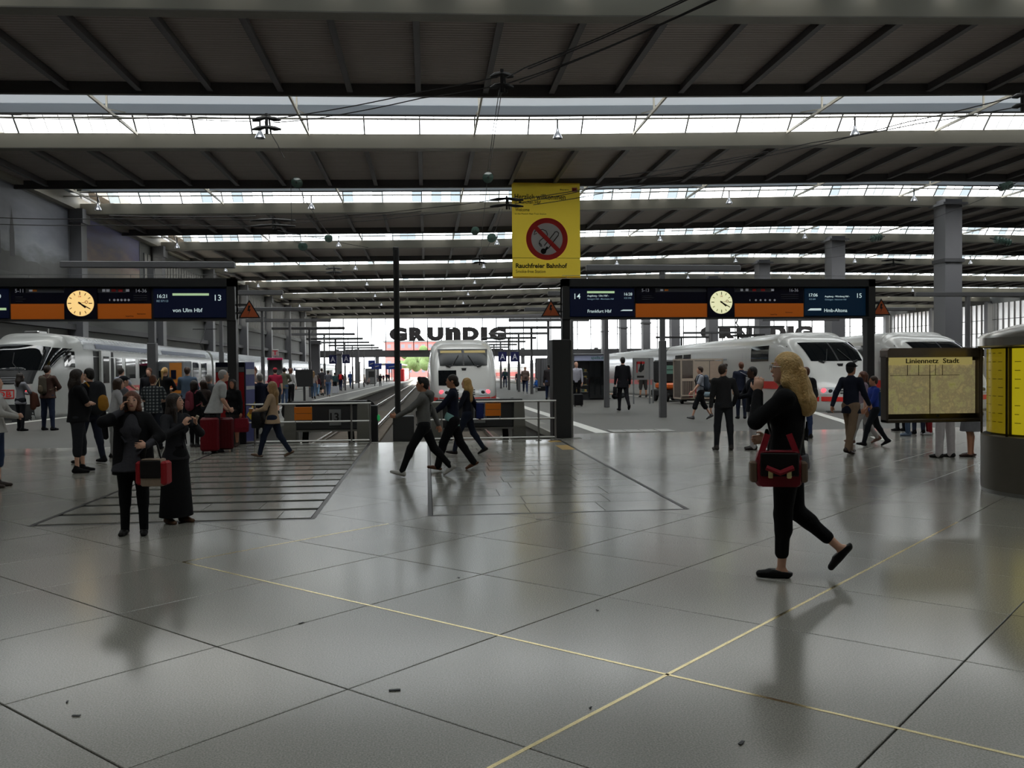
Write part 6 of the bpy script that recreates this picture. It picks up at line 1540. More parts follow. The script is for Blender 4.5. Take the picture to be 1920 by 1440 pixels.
P = person('old bald man in light checked shirt bending over red suitcases', 405, 689, 848, -62, hair='crop', hc='grey', topc=(170, 172, 172), sleeve=.42, hem=.82, legc=(34, 36, 40), shoec=DRK, arms=(((.16, .24, .98), (.6, -1, -.2), (-.3, .8, -.6)), ((.16, .24, .98), (.6, -1, -.2), (-.3, .8, -.6))), lean=15, fat=1.12, skin=0, face=True)
p = on_floor(394, 850)
suitcase('bright red hard suitcase with ribs, left one of the pair by the old man', p, math.radians(12), .36, .72, .26, (104, 18, 28), 'red suitcases'); p = on_floor(414, 848)
suitcase('dark red suitcase, right one of the pair by the old man', p + Vector((.06, .12, 0)), math.radians(12), .34, .70, .26, (80, 14, 22), 'red suitcases', .12)
P = person('dark-haired woman in black dress facing the camera, before the blue info column', 438, 709, 837, 168, sex='f', hair='long', hc='dark', topc=BLK, hem=.84, legc=(50, 48, 48), skirt=(.52, .20), shoec=(60, 44, 38), skin=1, arms=('down', 'hipbag'), fat=1.06, face=True)
handbag('dark red handbag held by the woman in the black dress', P['W'][0] + Vector((.0, -.02, -.42)), .2, .32, .30, .14, (112, 22, 36), (120, 26, 40), strap=[P['W'][0] + Vector((-.07, 0, -.14)), P['W'][0] + Vector((0, 0, -.02)), P['W'][0] + Vector((.07, 0, -.14))])
P = person('man in beige shirt facing the camera, coffee in hand, by the info column', 478, 686, 806, 170, hair='short', hc='auburn', topc=(128, 116, 106), sleeve=.4, legc=(90, 88, 84), arms=('up', 'down'))
P = person('white-haired man in dark blue jacket beside the info column', 489, 698, 822, 16, hair='short', hc='grey', topc=(30, 34, 52), hem=.84, legc=DRK)
P = person('man in crimson shirt and dark shorts left of the black notice board', 517, 688, 776, 10, hair='short', hc='dark', topc=(150, 34, 60), sleeve=.4, legc=DRK, legl=.4, cap=(170, 50, 66), arms=('hold', 'down'))
P = person('person in olive jacket and jeans, walking away beside the magenta booth', 534, 688, 762, -14, hair='short', hc='black', topc=(92, 92, 78), hem=.80, legc=(60, 76, 102), arms=('hold', 'hold'))
P = person('person in white shirt close behind the olive jacket', 546, 689, 760, -20, sex='f', hair='bob', hc='auburn', topc=(182, 180, 180), legc=BLK)
# left platform, walking away
P = person('blonde woman in white top and jeans just right of the black notice board', 588, 694, 748, 4, pose='walk', sex='f', hair='long', hc='dirty', topc=(160, 150, 146), sleeve=.4, legc=LJEAN)
P = person('woman in pale jeans carrying a maroon jacket, right of the blonde woman', 596, 702, 743, 0, pose='walk', sex='f', hair='long', hc='brown', topc=(84, 42, 50), legc=(104, 132, 158))
P = person('tall man in dark T-shirt and shorts walking away on left platform', 604, 689, 742, 0, pose='walk', hair='short', hc='brown', topc=(56, 54, 60), sleeve=.4, legc=(50, 50, 54), legl=.4, fat=1.05)
P = person('man in grey T-shirt and jeans walking away on left platform', 616, 693, 744, 0, pose='walk', hair='short', hc='black', topc=(96, 98, 108), sleeve=.4, legc=(72, 92, 128), shoec=(130, 120, 110))
P = person('person in teal top beside the travellers on left platform', 628, 698, 737, 0, hair='short', hc='black', topc=(60, 86, 92), legc=DRK, Y=None)
c = on_floor(629, 737)
handbag('white carrier bag on wheels among the walkers on left platform', c, 0, .56, .62, .34, (190, 192, 200), None, name='carrier_bag', cat='bag')
P = person('person in dark red jacket with a bright red backpack on left platform', 639, 695, 733, 0, pose='walk', hair='short', hc='black', topc=(76, 40, 42), legc=(34, 40, 64), fat=1.05)
backpack(P, 'bright red backpack on left platform', (206, 34, 40), (190, 30, 36), .9)
P = person('person in grey shirt right of the red backpack', 646, 700, 727, 0, hair='short', hc='dark', topc=(112, 112, 120), legc=(60, 66, 90))
P = person('person in blue jacket and blue trousers walking away on left platform', 657, 695, 727, -10, pose='walk', hair='short', hc='dark', topc=(48, 72, 124), legc=(50, 70, 110), shoec=(40, 40, 40))
for i, (px, tp, ft, col) in enumerate(((705, 700, 718, (30, 34, 48)), (713, 700, 724, (24, 24, 30)), (719, 701, 718, (80, 40, 60)), (725, 699, 717, (24, 28, 44)), (729, 700, 716, (30, 34, 46)))):
    person(['distant person in dark clothes at left of the far group', 'distant person in black standing near the platform edge', 'distant person in purple within the far group', 'distant person in navy within the far group', 'distant person in dark blue at right of the far group'][i], px, tp, ft, 170 if i % 2 else 10, topc=col, legc=DRK, hair='short', hc='dark')
for i, (px, col) in enumerate(((685, (120, 110, 112)), (692, (150, 130, 126)))):
    q = on_floor(px, 722)
    person(['seated far traveller with pale trousers, left of two by the grey hut', 'seated far traveller with dark shoes, right of two by the grey hut'][i], px, 700, 722, 150, pose='sit', topc=col, legc=(60, 56, 60), h=1.72, z=-.46, arms=('rest', 'rest'), hair='short', hc='brown')
    t = thing('bench_seat', ['bench seat under the far seated traveller with pale trousers', 'bench seat under the far seated traveller with dark shoes'][i], 'bench', q, math.radians(150)); m = MB(); m.bbox(-.3, -.3, .34, .3, .22, .40, .02); m.build('seat', M_steel, t); m = MB(); m.bar((-.2, 0, 0), (-.2, 0, .36), .05, .05); m.bar((.2, 0, 0), (.2, 0, .36), .05, .05); m.build('leg', M_steel, t)
# right platform
P = person('far person with blue and green backpack walking away beside middle train', 947, 690, 727, 0, pose='walk', hair='short', hc='dark', topc=(46, 62, 80), legc=(40, 48, 70)); backpack(P, 'green and blue backpack beside the middle train', (56, 78, 66), (40, 60, 84), .9)
P = person('stout man in brown shirt walking towards the camera on right platform', 985, 686, 738, 178, pose='walk', hair='crop', hc='grey', topc=(96, 80, 74), hem=.86, sleeve=.4, legc=(40, 50, 78), shoec=(150, 150, 150), fat=1.25)
P = person('person in dark clothes with a round bag beside the stout man', 972, 694, 732, 170, hair='short', hc='dark', topc=(60, 54, 56), legc=DRK)
P = person('man in dark coat walking away, cut by the steel box', 1030, 680, 751, 0, pose='walk', hair='short', hc='black', topc=(46, 40, 42), hem=.72, legc=(42, 54, 84), fat=1.08)
P = person('seated person in bright blue shirt reading on the bench, right platform', 1006, 704, 735, 100, pose='sit', topc=(40, 92, 170), legc=(60, 72, 110), h=1.72, z=-.46, arms=('tray', 'tray'), hair='short', hc='dark')
t = thing('bench_seat', 'bench seat under the person in the bright blue shirt', 'bench', P['pos'], math.radians(100)); m = MB(); m.bbox(-.3, -.3, .34, .3, .22, .40, .02); m.build('seat', M_steel, t); m = MB(); m.bar((-.2, 0, 0), (-.2, 0, .36), .05, .05); m.bar((.2, 0, 0), (.2, 0, .36), .05, .05); m.build('leg', M_steel, t)
t = thing('newspaper', 'white newspaper held by the person in bright blue', 'newspaper', P['W'][0] + Vector((-.1, 0, -.05)), .3); m = MB(); m.quad((-.2, 0, 0), (.2, 0, 0), (.2, .12, .3), (-.2, .12, .3)); m.quad((-.2, -.01, 0), (-.2, .11, .3), (.2, .11, .3), (.2, -.01, 0)); m.build('sheet', M_white, t)
handbag('black duffel bag on the platform beside the bench', on_floor(1016, 733), .2, .85, .42, .4, (24, 24, 26), name='duffel_bag', cat='bag')
P = person('man in white shirt with shoulder bag, half behind the steel box', 1081, 677, 757, 168, hair='none', topc=(178, 178, 190), hem=.88, legc=BLK, Y=None, arms=('down', 'pocket'), hyaw=30)
handbag('dark shoulder bag on the man in the white shirt', P['T'](-.28, -.05, .82), P['yaw'], .34, .34, .14, (44, 38, 38), (40, 36, 36), strap=[P['T'](-.24, 0, 1.15), P['T'](.02, .10, 1.40), P['T'](.10, -.05, 1.46), P['T'](-.20, -.10, 1.1)], name='shoulder_bag', cat='bag')
suitcase('black wheeled suitcase standing right of the steel box', on_floor(1084, 762), .1, .42, .58, .28, (20, 20, 22), None, .25)
P = person('young traveller in grey T-shirt sitting on the ground by the backpacks', 1134, 704, 748, -70, pose='sit', hair='short', hc='brown', topc=(140, 142, 150), sleeve=.4, legc=(26, 26, 30), h=1.72, z=-.80, arms=('tray', 'tray'), legs=((70, -60, 0, .1), (62, -50, 0, .1)))
for i, (px, py, col, w) in enumerate(((1106, 747, (110, 34, 48), .42), (1122, 748, (36, 38, 44), .5), (1160, 748, (28, 30, 32), .7), (1094, 748, (52, 44, 46), .55))):
    t = thing('rucksack', ['red and black rucksack lying left of the seated traveller', 'dark rucksack right behind the seated traveller', 'long dark rucksack lying right of the seated traveller', 'brown-black rucksack at the far left of the luggage heap'][i], 'backpack', on_floor(px, py), .3 * i)
    S = Solid(); S.rc((-w / 2, 0, .17), (w / 2, 0, .2), .17, .16, .06).rc((0, -.12, .12), (w * .3, -.14, .14), .1, .09, .05).cut((0, 0, -1), (0, 0, 0)); link('pack', S.mesh('pack', cloth(col), .03), t)
    m = MB(); m.tube([(-w * .3, -.1, .3), (0, -.2, .36), (w * .3, -.1, .3)], .02, 6); m.build('strap', cloth((60, 60, 64)), t)
P = person('man in black suit walking away with a case, right of the small shop', 1168, 668, 770, 2, legs=((5, 2, 4, .03), (-12, -40, -34, .03)), hair='short', hc='black', topc=(18, 18, 22), hem=.74, legc=(20, 20, 24), shoec=BLK, arms=('down', 'down'), fat=1.06)
handbag('black briefcase in the left hand of the man in the black suit', P['W'][0] + Vector((0, 0, -.46)), math.radians(70), .40, .34, .12, (20, 20, 24), None, name='briefcase', cat='briefcase')
P = person('person in tan shorts standing behind the poster stand', 1206, 676, 745, 6, hair='short', hc='auburn', topc=(120, 124, 136), legc=(60, 58, 56), legl=.4, pose='apart', skin=1, shoec=(40, 38, 38))
# right concourse
P = person('boy in white T-shirt and black shorts with backpack walking left by the luggage cage', 1313, 684, 787, 86, pose='walk', hair='short', hc='brown', topc=(150, 154, 164), sleeve=.4, legc=(24, 24, 28), legl=.62, flare=.6, shoec=(90, 90, 92), arms=('swingf', 'down'))
backpack(P, 'grey-blue backpack on the boy in shorts', (66, 74, 86), (50, 56, 66), 1.0)
P = person('young man in dark grey jacket seen from behind, legs apart', 1357, 680, 844, -4, pose='apart', hair='quiff', hc='brown', topc=(44, 44, 46), hem=.86, legc=(40, 42, 46), shoec=(60, 56, 54), arms=('down', 'pocket'), hyaw=-50, face=False)
P = person('man in dark blue shirt with shoulder bag behind the young man', 1390, 677, 785, -6, hair='short', hc='auburn', topc=(30, 34, 50), sleeve=.45, hem=.84, legc=(30, 36, 52), shoec=DRK, fat=1.08)
handbag('black side bag with white stripe on the man in dark blue', P['T'](.2, -.14, .98), P['yaw'], .28, .34, .12, (26, 26, 30), (150, 150, 154), strap=[P['T'](.2, -.12, 1.3), P['T'](-.02, -.14, 1.42), P['T'](-.1, .02, 1.47), P['T'](.16, .06, 1.25)], name='shoulder_bag', cat='bag')
P = person('man in black jacket and white trousers standing in profile', 1411, 685, 843, 84, hair='crop', hc='black', topc=(20, 22, 30), hem=.80, legc=(178, 174, 178), flare=.25, shoec=(40, 32, 30), skin=2, arms=('hold', 'hold'), face=False, fat=1.04)
P = person('man in jeans hidden behind the hair of the blonde woman, black backpack', 1511, 686, 822, 20, pose='relax', hair='short', hc='auburn', topc=(60, 60, 66), legc=(54, 68, 104), shoec=(40, 34, 34)); backpack(P, 'black backpack right of the blonde woman\'s hair', (24, 24, 28), (40, 40, 44), 1.1)
P = person('man in flat cap, navy blazer and tan trousers walking right', 1596, 677, 851, -62, pose='walk', legs=((10, 2, 2, 0), (-14, -20, -14, 0)), hair='short', hc='black', cap=(20, 20, 24), topc=(28, 32, 46), hem=.78, legc=(122, 102, 84), flare=.2, shoec=(44, 34, 30), arms=('swingb', 'swingf'), skin=1, face=True)
P = person('woman in lavender blouse and white trousers facing the man in the cap', 1618, 692, 832, 80, pose='walk', sex='f', hair='bob', hc='auburn', topc=(150, 132, 146), sleeve=.5, legc=(176, 172, 172), shoec=(120, 90, 80), face=False)
P = person('man in bright blue shirt and black trousers walking left with a folder', 1638, 701, 837, 84, pose='walk', hair='short', hc='brown', topc=(38, 58, 138), sleeve=.7, hem=.88, legc=(24, 26, 32), shoec=BLK, arms=('swingf', 'down'), skin=1, face=False)
t = thing('blue_folder', 'flat blue folder bag at the back of the man in the bright blue shirt', 'folder', P['T'](.10, -.26, .76), P['yaw']); m = MB(); m.bbox(-.02, -.17, 0, .02, .17, .50, .01); m.build('cover', cloth((36, 62, 96), .5), t); m = MB(); m.tube([(0, -.08, .5), (0, 0, .56), (0, .08, .5)], .008, 6); m.build('handle', cloth((30, 50, 80)), t)
P = person('person in white trousers whose head is hidden behind the city map board', 1772, 690, 858, 20, pose='apart', hair='short', hc='brown', topc=(110, 60, 66), hem=.9, legc=(184, 178, 180), flare=.3, shoec=(30, 28, 28), h=1.74)
P = person('woman in grey knee skirt hidden behind the city map board, by the kiosk', 1818, 690, 856, 60, sex='f', hair='bob', hc='brown', topc=(120, 120, 124), legc=(112, 112, 116), skirt=(.50, .24), shoec=(60, 44, 40), sock='flat', h=1.62, skin=1)
for i, (px, ft, lc, sc) in enumerate(((1688, 808, (40, 40, 44), BLK), (1701, 817, (72, 88, 112), (96, 110, 130)), (1722, 814, (52, 58, 78), BLK), (1741, 815, (140, 34, 40), (190, 190, 192)))):
    person(['dark-trousered person behind the map board, leftmost of four pairs of legs', 'light jeans person behind the map board, second of four pairs of legs', 'dark jeans person behind the map board, third of four pairs of legs', 'red-trousered person with white shoes behind the map board'][i], px, 690, ft, (20, 70, -10, 85)[i], hair='short', hc='brown', topc=(60, 60, 70), legc=lc, shoec=sc, h=1.66)
# ------------------------------------------------------------------ overhead wires, insulators, pendant lamps
M_wire = mat('wire_dark', (42, 40, 40), .6, metal=.3, var=0); M_ins = mat('insulator_green', (52, 72, 64), .18, var=.15, spec=.8)
ZW = 9.0
def wire(label, runs, r=.016, name='overhead_wire', group=None):
    t = thing(name, label, 'wire', at_z(*runs[0][0], ZW), group=group); o = Vector(t.location)
    for run in runs:
        m = MB(); pts = [at_z(px, py, ZW) - o for px, py in run]; out = []
        for a, b in zip(pts[:-1], pts[1:]):
            for q in range(4): u = q / 4; out.append(a.lerp(b, u) + Vector((0, 0, -.10 * math.sin(math.pi * u) * (b - a).length / 12)))
        out.append(pts[-1]); m.tube(out, r, 5); m.build('strand', M_wire, t)
    return t
wire('upper cross wires from the top edge down to the dark node left of centre', [[(1292, -6), (984, 127), (948, 146)], [(1300, -6), (990, 129)], [(1348, -6), (1100, 104), (968, 151), (948, 157)], [(1356, -6), (974, 155)]])
wire('pair of cross wires from the centre node to the lamp node at left', [[(934, 144), (790, 172), (560, 216), (512, 222)], [(934, 160), (790, 184), (600, 221), (512, 230)]])
wire('cross wires running level to the left edge below the first skylight', [[(488, 222), (320, 216), (120, 217), (-10, 214)], [(488, 228), (320, 221), (-10, 221)]], .012)
wire('lower cross wires from the right edge to the node on the yellow banner', [[(1930, 174), (1700, 229), (1440, 292), (1180, 338), (966, 375)], [(1930, 196), (1720, 232), (1520, 268), (1180, 337), (966, 382)], [(1440, 284), (1160, 330)], [(1360, 322), (1180, 352), (1000, 384)]])
wire('lower cross wires left of the banner to the dark left node', [[(930, 374), (800, 390), (660, 403), (548, 412)], [(930, 388), (780, 404), (660, 416)], [(790, 396), (660, 408), (545, 418)]])
wire('two level black wires crossing the cloud pictures at left', [[(490, 412), (340, 410), (205, 410), (-10, 408)], [(490, 424), (340, 422), (205, 422), (-10, 420)], [(205, 404), (480, 405)]], .022)
wire('slanting wire below the centre node with two green insulators', [[(941, 168), (930, 235), (917, 322)], [(913, 345), (905, 420), (900, 485)], [(936, 168), (925, 240), (914, 322)]], .012)
wire('slanting wire from the lamp node at left with a green insulator', [[(506, 246), (520, 270), (533, 296)], [(560, 352), (585, 395), (618, 440)], [(545, 335), (547, 420)]], .014)
wire('wire from the left lower node running away to the platform lamps', [[(538, 440), (560, 456)], [(576, 470), (600, 490), (618, 503)], [(632, 515), (660, 540), (684, 562)], [(520, 432), (610, 448), (690, 464)]], .014)
wire('wire from the banner node running away to the small far node', [[(942, 392), (930, 430), (924, 440)], [(919, 454), (905, 478), (900, 488)], [(937, 392), (921, 432)]], .014)
wire('crossing wires at upper right below the first column', [[(1930, 330), (1800, 390), (1640, 446), (1420, 490)], [(1930, 415), (1880, 455), (1760, 500)], [(1700, 460), (1530, 486)]], .010)
def node(label, px, py, w, nd=2, ang=0.0):
    p = at_z(px, py, ZW); t = thing('wire_node', label, 'wire fitting', p, ang)
    for q in range(nd):
        z = .28 * (q - (nd - 1) / 2); m = MB()
        m.tube([(-w, 0, z - .04), (-w * .55, 0, z), (0, 0, z + .05), (w * .55, 0, z), (w, 0, z - .02)], [.03, .075, .05, .075, .03], 8); m.build('turnbuckle', M_black, t, smooth=True)
    m = MB(); m.tube([(0, 0, -.3), (0, 0, .3)], .05, 6); m.tube([(.12, 0, -.3), (.05, .1, .25)], .03, 6); m.build('clamp', M_black, t)
    return t
node('dark wire node left of centre where the upper cross wires meet', 941, 152, .30)
node('dark butterfly-shaped wire node above the left pendant lamp', 500, 232, .42)
node('dark wire node at the left edge of the yellow banner', 950, 380, .75)
node('dark wire node with turnbuckles at left, over the third roof beam', 512, 418, 1.1)
node('small far wire node hanging left of the yellow banner', 899, 489, .5)
node('small far wire node at left under the fourth skylight', 626, 507, .6)
node('dark wire node near the right edge at upper right', 1917, 190, .30)
node('far wire node left of the tall nearest column', 1675, 492, .9)
def insulator(label, px, py, r, axis=(0, 1, .1), n=3, L=.42):
    p = at_z(px, py, ZW); t = thing('insulator', label, 'insulator', p); d = Vector(axis).normalized()
    t.rotation_euler = d.to_track_quat('Z', 'Y').to_euler()
    for q in range(n):
        z = (q - (n - 1) / 2) * L / max(n, 1); m = MB(); m.lathe([(.0, z - .07), (r * .6, z - .06), (r, z - .02), (r * .94, z + .02), (r * .4, z + .06), (0, z + .07)], n=18); m.build('disc', M_ins, t, smooth=True)
    m = MB(); m.tube([(0, 0, -L * .8), (0, 0, L * .8)], .035, 6); m.build('rod', M_black, t)
insulator('green glass insulator on the slanting wire above the left pole', 557, 343, .20)
insulator('green glass insulator on the wire left of the yellow banner, upper one', 915, 333, .20)
insulator('lower green insulator on the left slanting wire, under the fourth beam', 568, 462, .26)
insulator('small dark insulator right of the lower left one', 616, 447, .22)
insulator('small dark insulator left of the banner', 891, 433, .22)
insulator('dark insulator just below the smaller one left of the banner', 922, 446, .26)
insulator('ribbed dark insulator at far right above the second skylight row', 1886, 349, .16, (1, .5, .3), 4, .9)
insulator('big ribbed green insulator at far right beside a pendant lamp', 1880, 452, .22, (1, .2, -.15), 5, 1.2)
insulator('ribbed dark insulator left of the nearest tall column', 1643, 446, .2, (1, .3, .2), 4, .8)

M_bell = mat('lamp_bell', (176, 178, 184), .25, metal=.7, var=.05)
bell = None; gi = 0
LX = [-24.4, -8.67, 7.3, 24.4, 40.1, 56.3, 72.5, 88.6]
used_l = set()
for k in range(2, 9):
    D = BEAM_Y[k]; x0, x1 = xspan(D)
    for i, x in enumerate(LX):
        if not (x0 < x < x1): continue
        row = ('first', 'second', 'third', 'fourth', 'fifth', 'sixth', 'seventh')[k - 2]
        lab = 'bell-shaped pendant lamp under the %s row of skylights, %s from left' % (row, ('first', 'second', 'third', 'fourth', 'fifth', 'sixth', 'seventh', 'eighth')[i])
        loc = (x, D - 3.1, RZ(x) - .28)
        if bell is None:
            t = thing('pendant_lamp', lab, 'lamp', loc, group='bell lamps under the roof')
            m = MB(); m.lathe([(.26, 0), (.25, .06), (.17, .22), (.09, .36), (.075, .52), (0, .53)], n=18); m.build('bell', M_bell, t, smooth=True, angle=50)
            m = MB(); m.sphere((0, 0, .10), .09, .09, .11, 10, 6); m.build('bulb', mat('bulb_glass', (225, 225, 220), .3), t, smooth=True)
            m = MB(); m.tube([(0, 0, .5), (0, 0, 1.02)], .05, 6); m.build('stem', M_black, t)
            bell = t
        else:
            t = copy_tree(bell); t.location = loc; t['label'] = lab
# cross bars that carry the lamps
m = MB()
for k in range(2, 9):
    D = BEAM_Y[k]; m.loft([[(x, D - 3.14, RZ(x) + .72), (x, D - 3.06, RZ(x) + .72), (x, D - 3.06, RZ(x) + .80), (x, D - 3.14, RZ(x) + .80)] for x in [XL] + MX[1:] + [XR]])
tag(m.build('lamp_rail', M_strut, ceiling), kind='stuff')

# ------------------------------------------------------------------ smaller things on the platforms
def zt(px, py, p): return at_y(px, py, p.y).z - p.z
# back of a screen on a post
p = on_floor(571, 757)
t = thing('notice_board', 'black rectangular board on a single post, back turned to the viewer', 'board', p); z0, z1 = zt(571, 725, p), zt(571, 693, p); w = (at_y(588, 700, p.y).x - at_y(555, 700, p.y).x) / 2
m = MB(); m.bbox(-w, -.05, z0, w, .05, z1, .015); m.build('panel', M_black, t); m = MB(); m.bbox(-.06, -.04, 0, .06, .06, z0, .01); m.build('post', M_housing, t); m = MB(); m.bbox(-.25, -.2, 0, .25, .2, .03, .01); m.build('foot', M_housing, t)
# magenta call booth
p = on_floor(517, 748)
t = thing('telephone_booth', 'grey telephone booth with magenta roof and red T sign, left platform', 'booth', p, .12)
h = zt(517, 671, p); m = MB(); m.bbox(-.5, -.45, h - .16, .5, .45, h, .03); m.build('roof', mat('magenta', (196, 30, 96), .4), t)
m = MB(); m.box(-.46, .36, 0, .46, .42, h - .16); m.build('rear_wall', M_greyp, t)
for s in (-1, 1): m = MB(); m.box(s * .46 - .03, -.4, 0, s * .46 + .03, .42, h - .16); m.build('side_wall', M_greyp, t)
m = MB(); m.bbox(-.2, .2, .9, .2, .36, 1.7, .03); m.build('phone_unit', M_black, t)
m = MB(); m.bbox(-.24, -.05, h + .12, .24, .05, h + .58, .03); s_ = m.build('sign_box', M_white, t); m = MB(); m.bar((0, 0, h), (0, 0, h + .14), .06, .06); m.build('sign_stem', M_greyp, t)
text('T', .4, mat('magenta_red', (206, 30, 60), .5), s_, (-.15, -.056, h + .2), fit=(.30, .30), bold=.03)
# info stele with red and blue faces
p = on_floor(436, 834)
t = thing('info_stele', 'standing info stele with red front and blue yellow side, behind the woman in black', 'information board', p + Vector((0, .35, 0)), math.radians(-16))
h = zt(436, 679, p); m = MB(); m.bbox(-.36, -.22, 0, .36, .22, h, .01); m.build('core', M_housing, t)
for (z0, z1, m_) in ((h - .10, h - .0, M_bluep), (h - .22, h - .11, M_greyp), (.35, h - .23, mat('poster_red', (170, 28, 34), .45))): m = MB(); m.box(-.34, -.235, z0, .34, -.222, z1); m.build('front_panel', m_, t)
M_bs = mat('side_blue', (70, 76, 128), .5); M_wb = mat('side_white', (170, 172, 178), .5)
m = MB(); m.box(.362, -.21, .03, .372, .21, h); m.build('side_panel', M_bs, t)
for z0, z1 in ((h - .28, h - .16), (h - .62, h - .54)): m = MB(); m.box(.373, -.2, z0, .378, .2, z1); m.build('white_band', M_wb, t)
m = MB(); m.poly([(.379, -.2, .66), (.379, .2, .42), (.379, .2, .95)]); m.build('yellow_triangle', mat('poster_yellow', (208, 176, 40), .5), t)
# ticket machine with orange poster
p = on_floor(330, 797)
t = thing('ticket_machine', 'grey ticket machine with orange poster beside the left train', 'machine', p, math.radians(-12)); h = zt(330, 677, p)
m = MB(); m.bbox(-.42, -.3, 0, .42, .3, h, .03); m.build('cabinet', mat('machine_grey', (126, 130, 134), .5), t)
m = MB(); m.box(-.02, -.315, h * .5, .38, -.30, h - .06); o = m.build('orange_poster', mat('poster_orange', (206, 130, 50), .5), t)
m = MB(); m.box(.03, -.322, h * .72, .20, -.316, h * .86); m.build('dark_logo', M_bluep, o); m = MB(); m.box(.03, -.322, h * .55, .33, -.316, h * .66); m.build('red_text_block', mat('poster_red_text', (176, 70, 40), .5), o)
m = MB(); m.box(-.37, -.312, h * .55, -.08, -.30, h * .85); m.build('screen', M_tglass, t)
# snack shop with lettered fascia
p = on_floor(1106, 750); a, b = at_y(1074, 700, p.y).x, at_y(1136, 700, p.y).x
t = thing('snack_kiosk', 'small snack kiosk with pale fascia and glass-fronted machines, right platform', 'kiosk', ((a + b) / 2, p.y, p.z)); w = (b - a) / 2; h = zt(1106, 663, p)
m = MB(); m.box(-w, .1, 0, w, 1.3, h - .1); m.build('body', M_housing, t)
m = MB(); m.bbox(-w - .1, -.25, h - .42, w + .1, 1.3, h - .08, .02); m.build('fascia', mat('fascia_pale', (176, 182, 210), .4), t); m = MB(); m.bbox(-w - .15, -.3, h - .08, w + .15, 1.35, h, .02); m.build('roof', M_greyp, t)
text('spells.de', .3, mat('fascia_green', (40, 110, 104), .5), t, (w * .05, -.26, h - .36), fit=(w * .86, .20), bold=.012)
m = MB(); m.bbox(-.02, -.05, .1, w - .05, .1, h - .45, .02); m.build('vending_front', M_tglass, t)
rs = random.Random(4)
for r_ in range(4):
    m = MB(); m.box(-w + .05, -.05, .45 + r_ * .38, -.1, .1, .48 + r_ * .38); s_ = m.build('shelf', M_greyp, t)
    for c in range(5): x = -w + .1 + c * (w - .25) / 5; m = MB(); m.bbox(x, -.03, .48 + r_ * .38, x + .13, .08, .48 + r_ * .38 + rs.uniform(.12, .24), .01); m.build('packet', mat('packet_%d' % (c % 4), [(150, 126, 60), (120, 60, 50), (110, 100, 90), (60, 84, 70)][c % 4], .5), s_)
# poster stand
p = on_floor(1203, 757); w = (at_y(1216, 700, p.y).x - at_y(1186, 700, p.y).x) / 2
t = thing('poster_stand', 'grey framed poster stand on thin legs with a red-bordered black and white poster', 'poster stand', p, 0); zA, zB = zt(1203, 712, p), zt(1203, 671, p)
for x in (-w, w): m = MB(); m.bbox(x - .035, -.035, 0, x + .035, .035, zB, .01); m.build('leg', M_greyp, t)
m = MB(); m.bbox(w + .27, .45, 0, w + .34, .52, zB, .01); m.build('leg', M_greyp, t)
m = MB(); m.box(-w, -.02, zA, w, .02, zB); m.build('panel', mat('stand_panel', (150, 150, 150), .5), t)
m = MB(); m.hexa([(w, -.02, zA), (w + .02, -.03, zA), (w + .32, .46, zA), (w + .3, .48, zA), (w, -.02, zB), (w + .02, -.03, zB), (w + .32, .46, zB), (w + .3, .48, zB)]); m.build('side_wing', mat('stand_panel', (150, 150, 150)), t)
m = MB(); m.box(-w * .62, -.028, zA + .06, w * .46, -.021, zB - .18); o = m.build('poster', mat('poster_grey', (150, 148, 146), .5), t)
m = MB(); m.box(-w * .62, -.034, zB - .30, w * .40, -.029, zB - .18); m.box(-w * .62, -.034, zA + .35, -w * .5, -.029, zB - .18); m.build('red_border', M_redp, o)
m = MB(); rs = random.Random(8)
m.poly([(x, -.034, z) for x, z in ((-w * .4, zA + .42), (-w * .1, zA + .36), (w * .3, zA + .5), (w * .36, zA + .85), (w * .1, zA + .7), (-w * .05, zA + .95), (-w * .25, zA + .6))]); m.build('dark_picture', M_ink, o)
m = MB(); m.box(-w * .58, -.034, zA + .1, w * .3, -.029, zA + .2); m.build('black_caption', M_ink, o)
# tow tractor and luggage cage
p = on_floor(1266, 753); px_m = p.y / FPX * 1.05
t = thing('tow_tractor', 'orange and black luggage tractor partly hidden by the thick lamp post', 'vehicle', p, math.radians(8)); h = zt(1266, 675, p); w = .62
m = MB(); m.bbox(-w, -.3, .28, w, 1.8, .62, .06); m.build('chassis', M_black, t)
m = MB(); m.bbox(-w - .02, -.34, .66, w + .02, 1.2, .98, .08); m.build('orange_hood', mat('tractor_orange', (206, 96, 28), .4), t)
m = MB(); m.bbox(-w, -.1, .98, w, 1.5, h, .08); m.build('cab', M_black, t)
m = MB(); m.box(-w + .1, -.125, h - .72, w - .1, -.10, h - .28); o = m.build('cab_window', mat('teal_glass', (120, 160, 146), .1, var=.2), t)
m = MB(); m.box(-.02, -.14, h - .72, .02, -.125, h - .28); m.box(-w + .1, -.14, h - .52, w - .1, -.125, h - .49); m.build('window_bar', M_black, o)
for x in (-w + .1, w - .1):
    for y in (-.05, 1.4): m = MB(); m.lathe([(0, -.1), (.20, -.1), (.30, -.06), (.30, .06), (.20, .1), (0, .1)], (x, y, .30), 18, axis='x'); m.build('wheel', M_black, t, smooth=True, angle=40)
p = on_floor(1314, 757)
t = thing('luggage_cage', 'cream tubular luggage cage trailer with open lower doors and pink bags inside', 'trailer', p + Vector((0, .35, 0)), math.radians(4)); M_cream = mat('cage_cream', (180, 166, 150), .5); h = zt(1314, 674, p); w = 1.05
m = MB()
for x in (-w, -.42, w):
    for y in (-.45, .55): m.bar((x, y, .25), (x, y, h), .06, .06)
for y in (-.45, .55):
    for z in (.27, 1.2, h): m.bar((-w, y, z), (w, y, z), .06, .07)
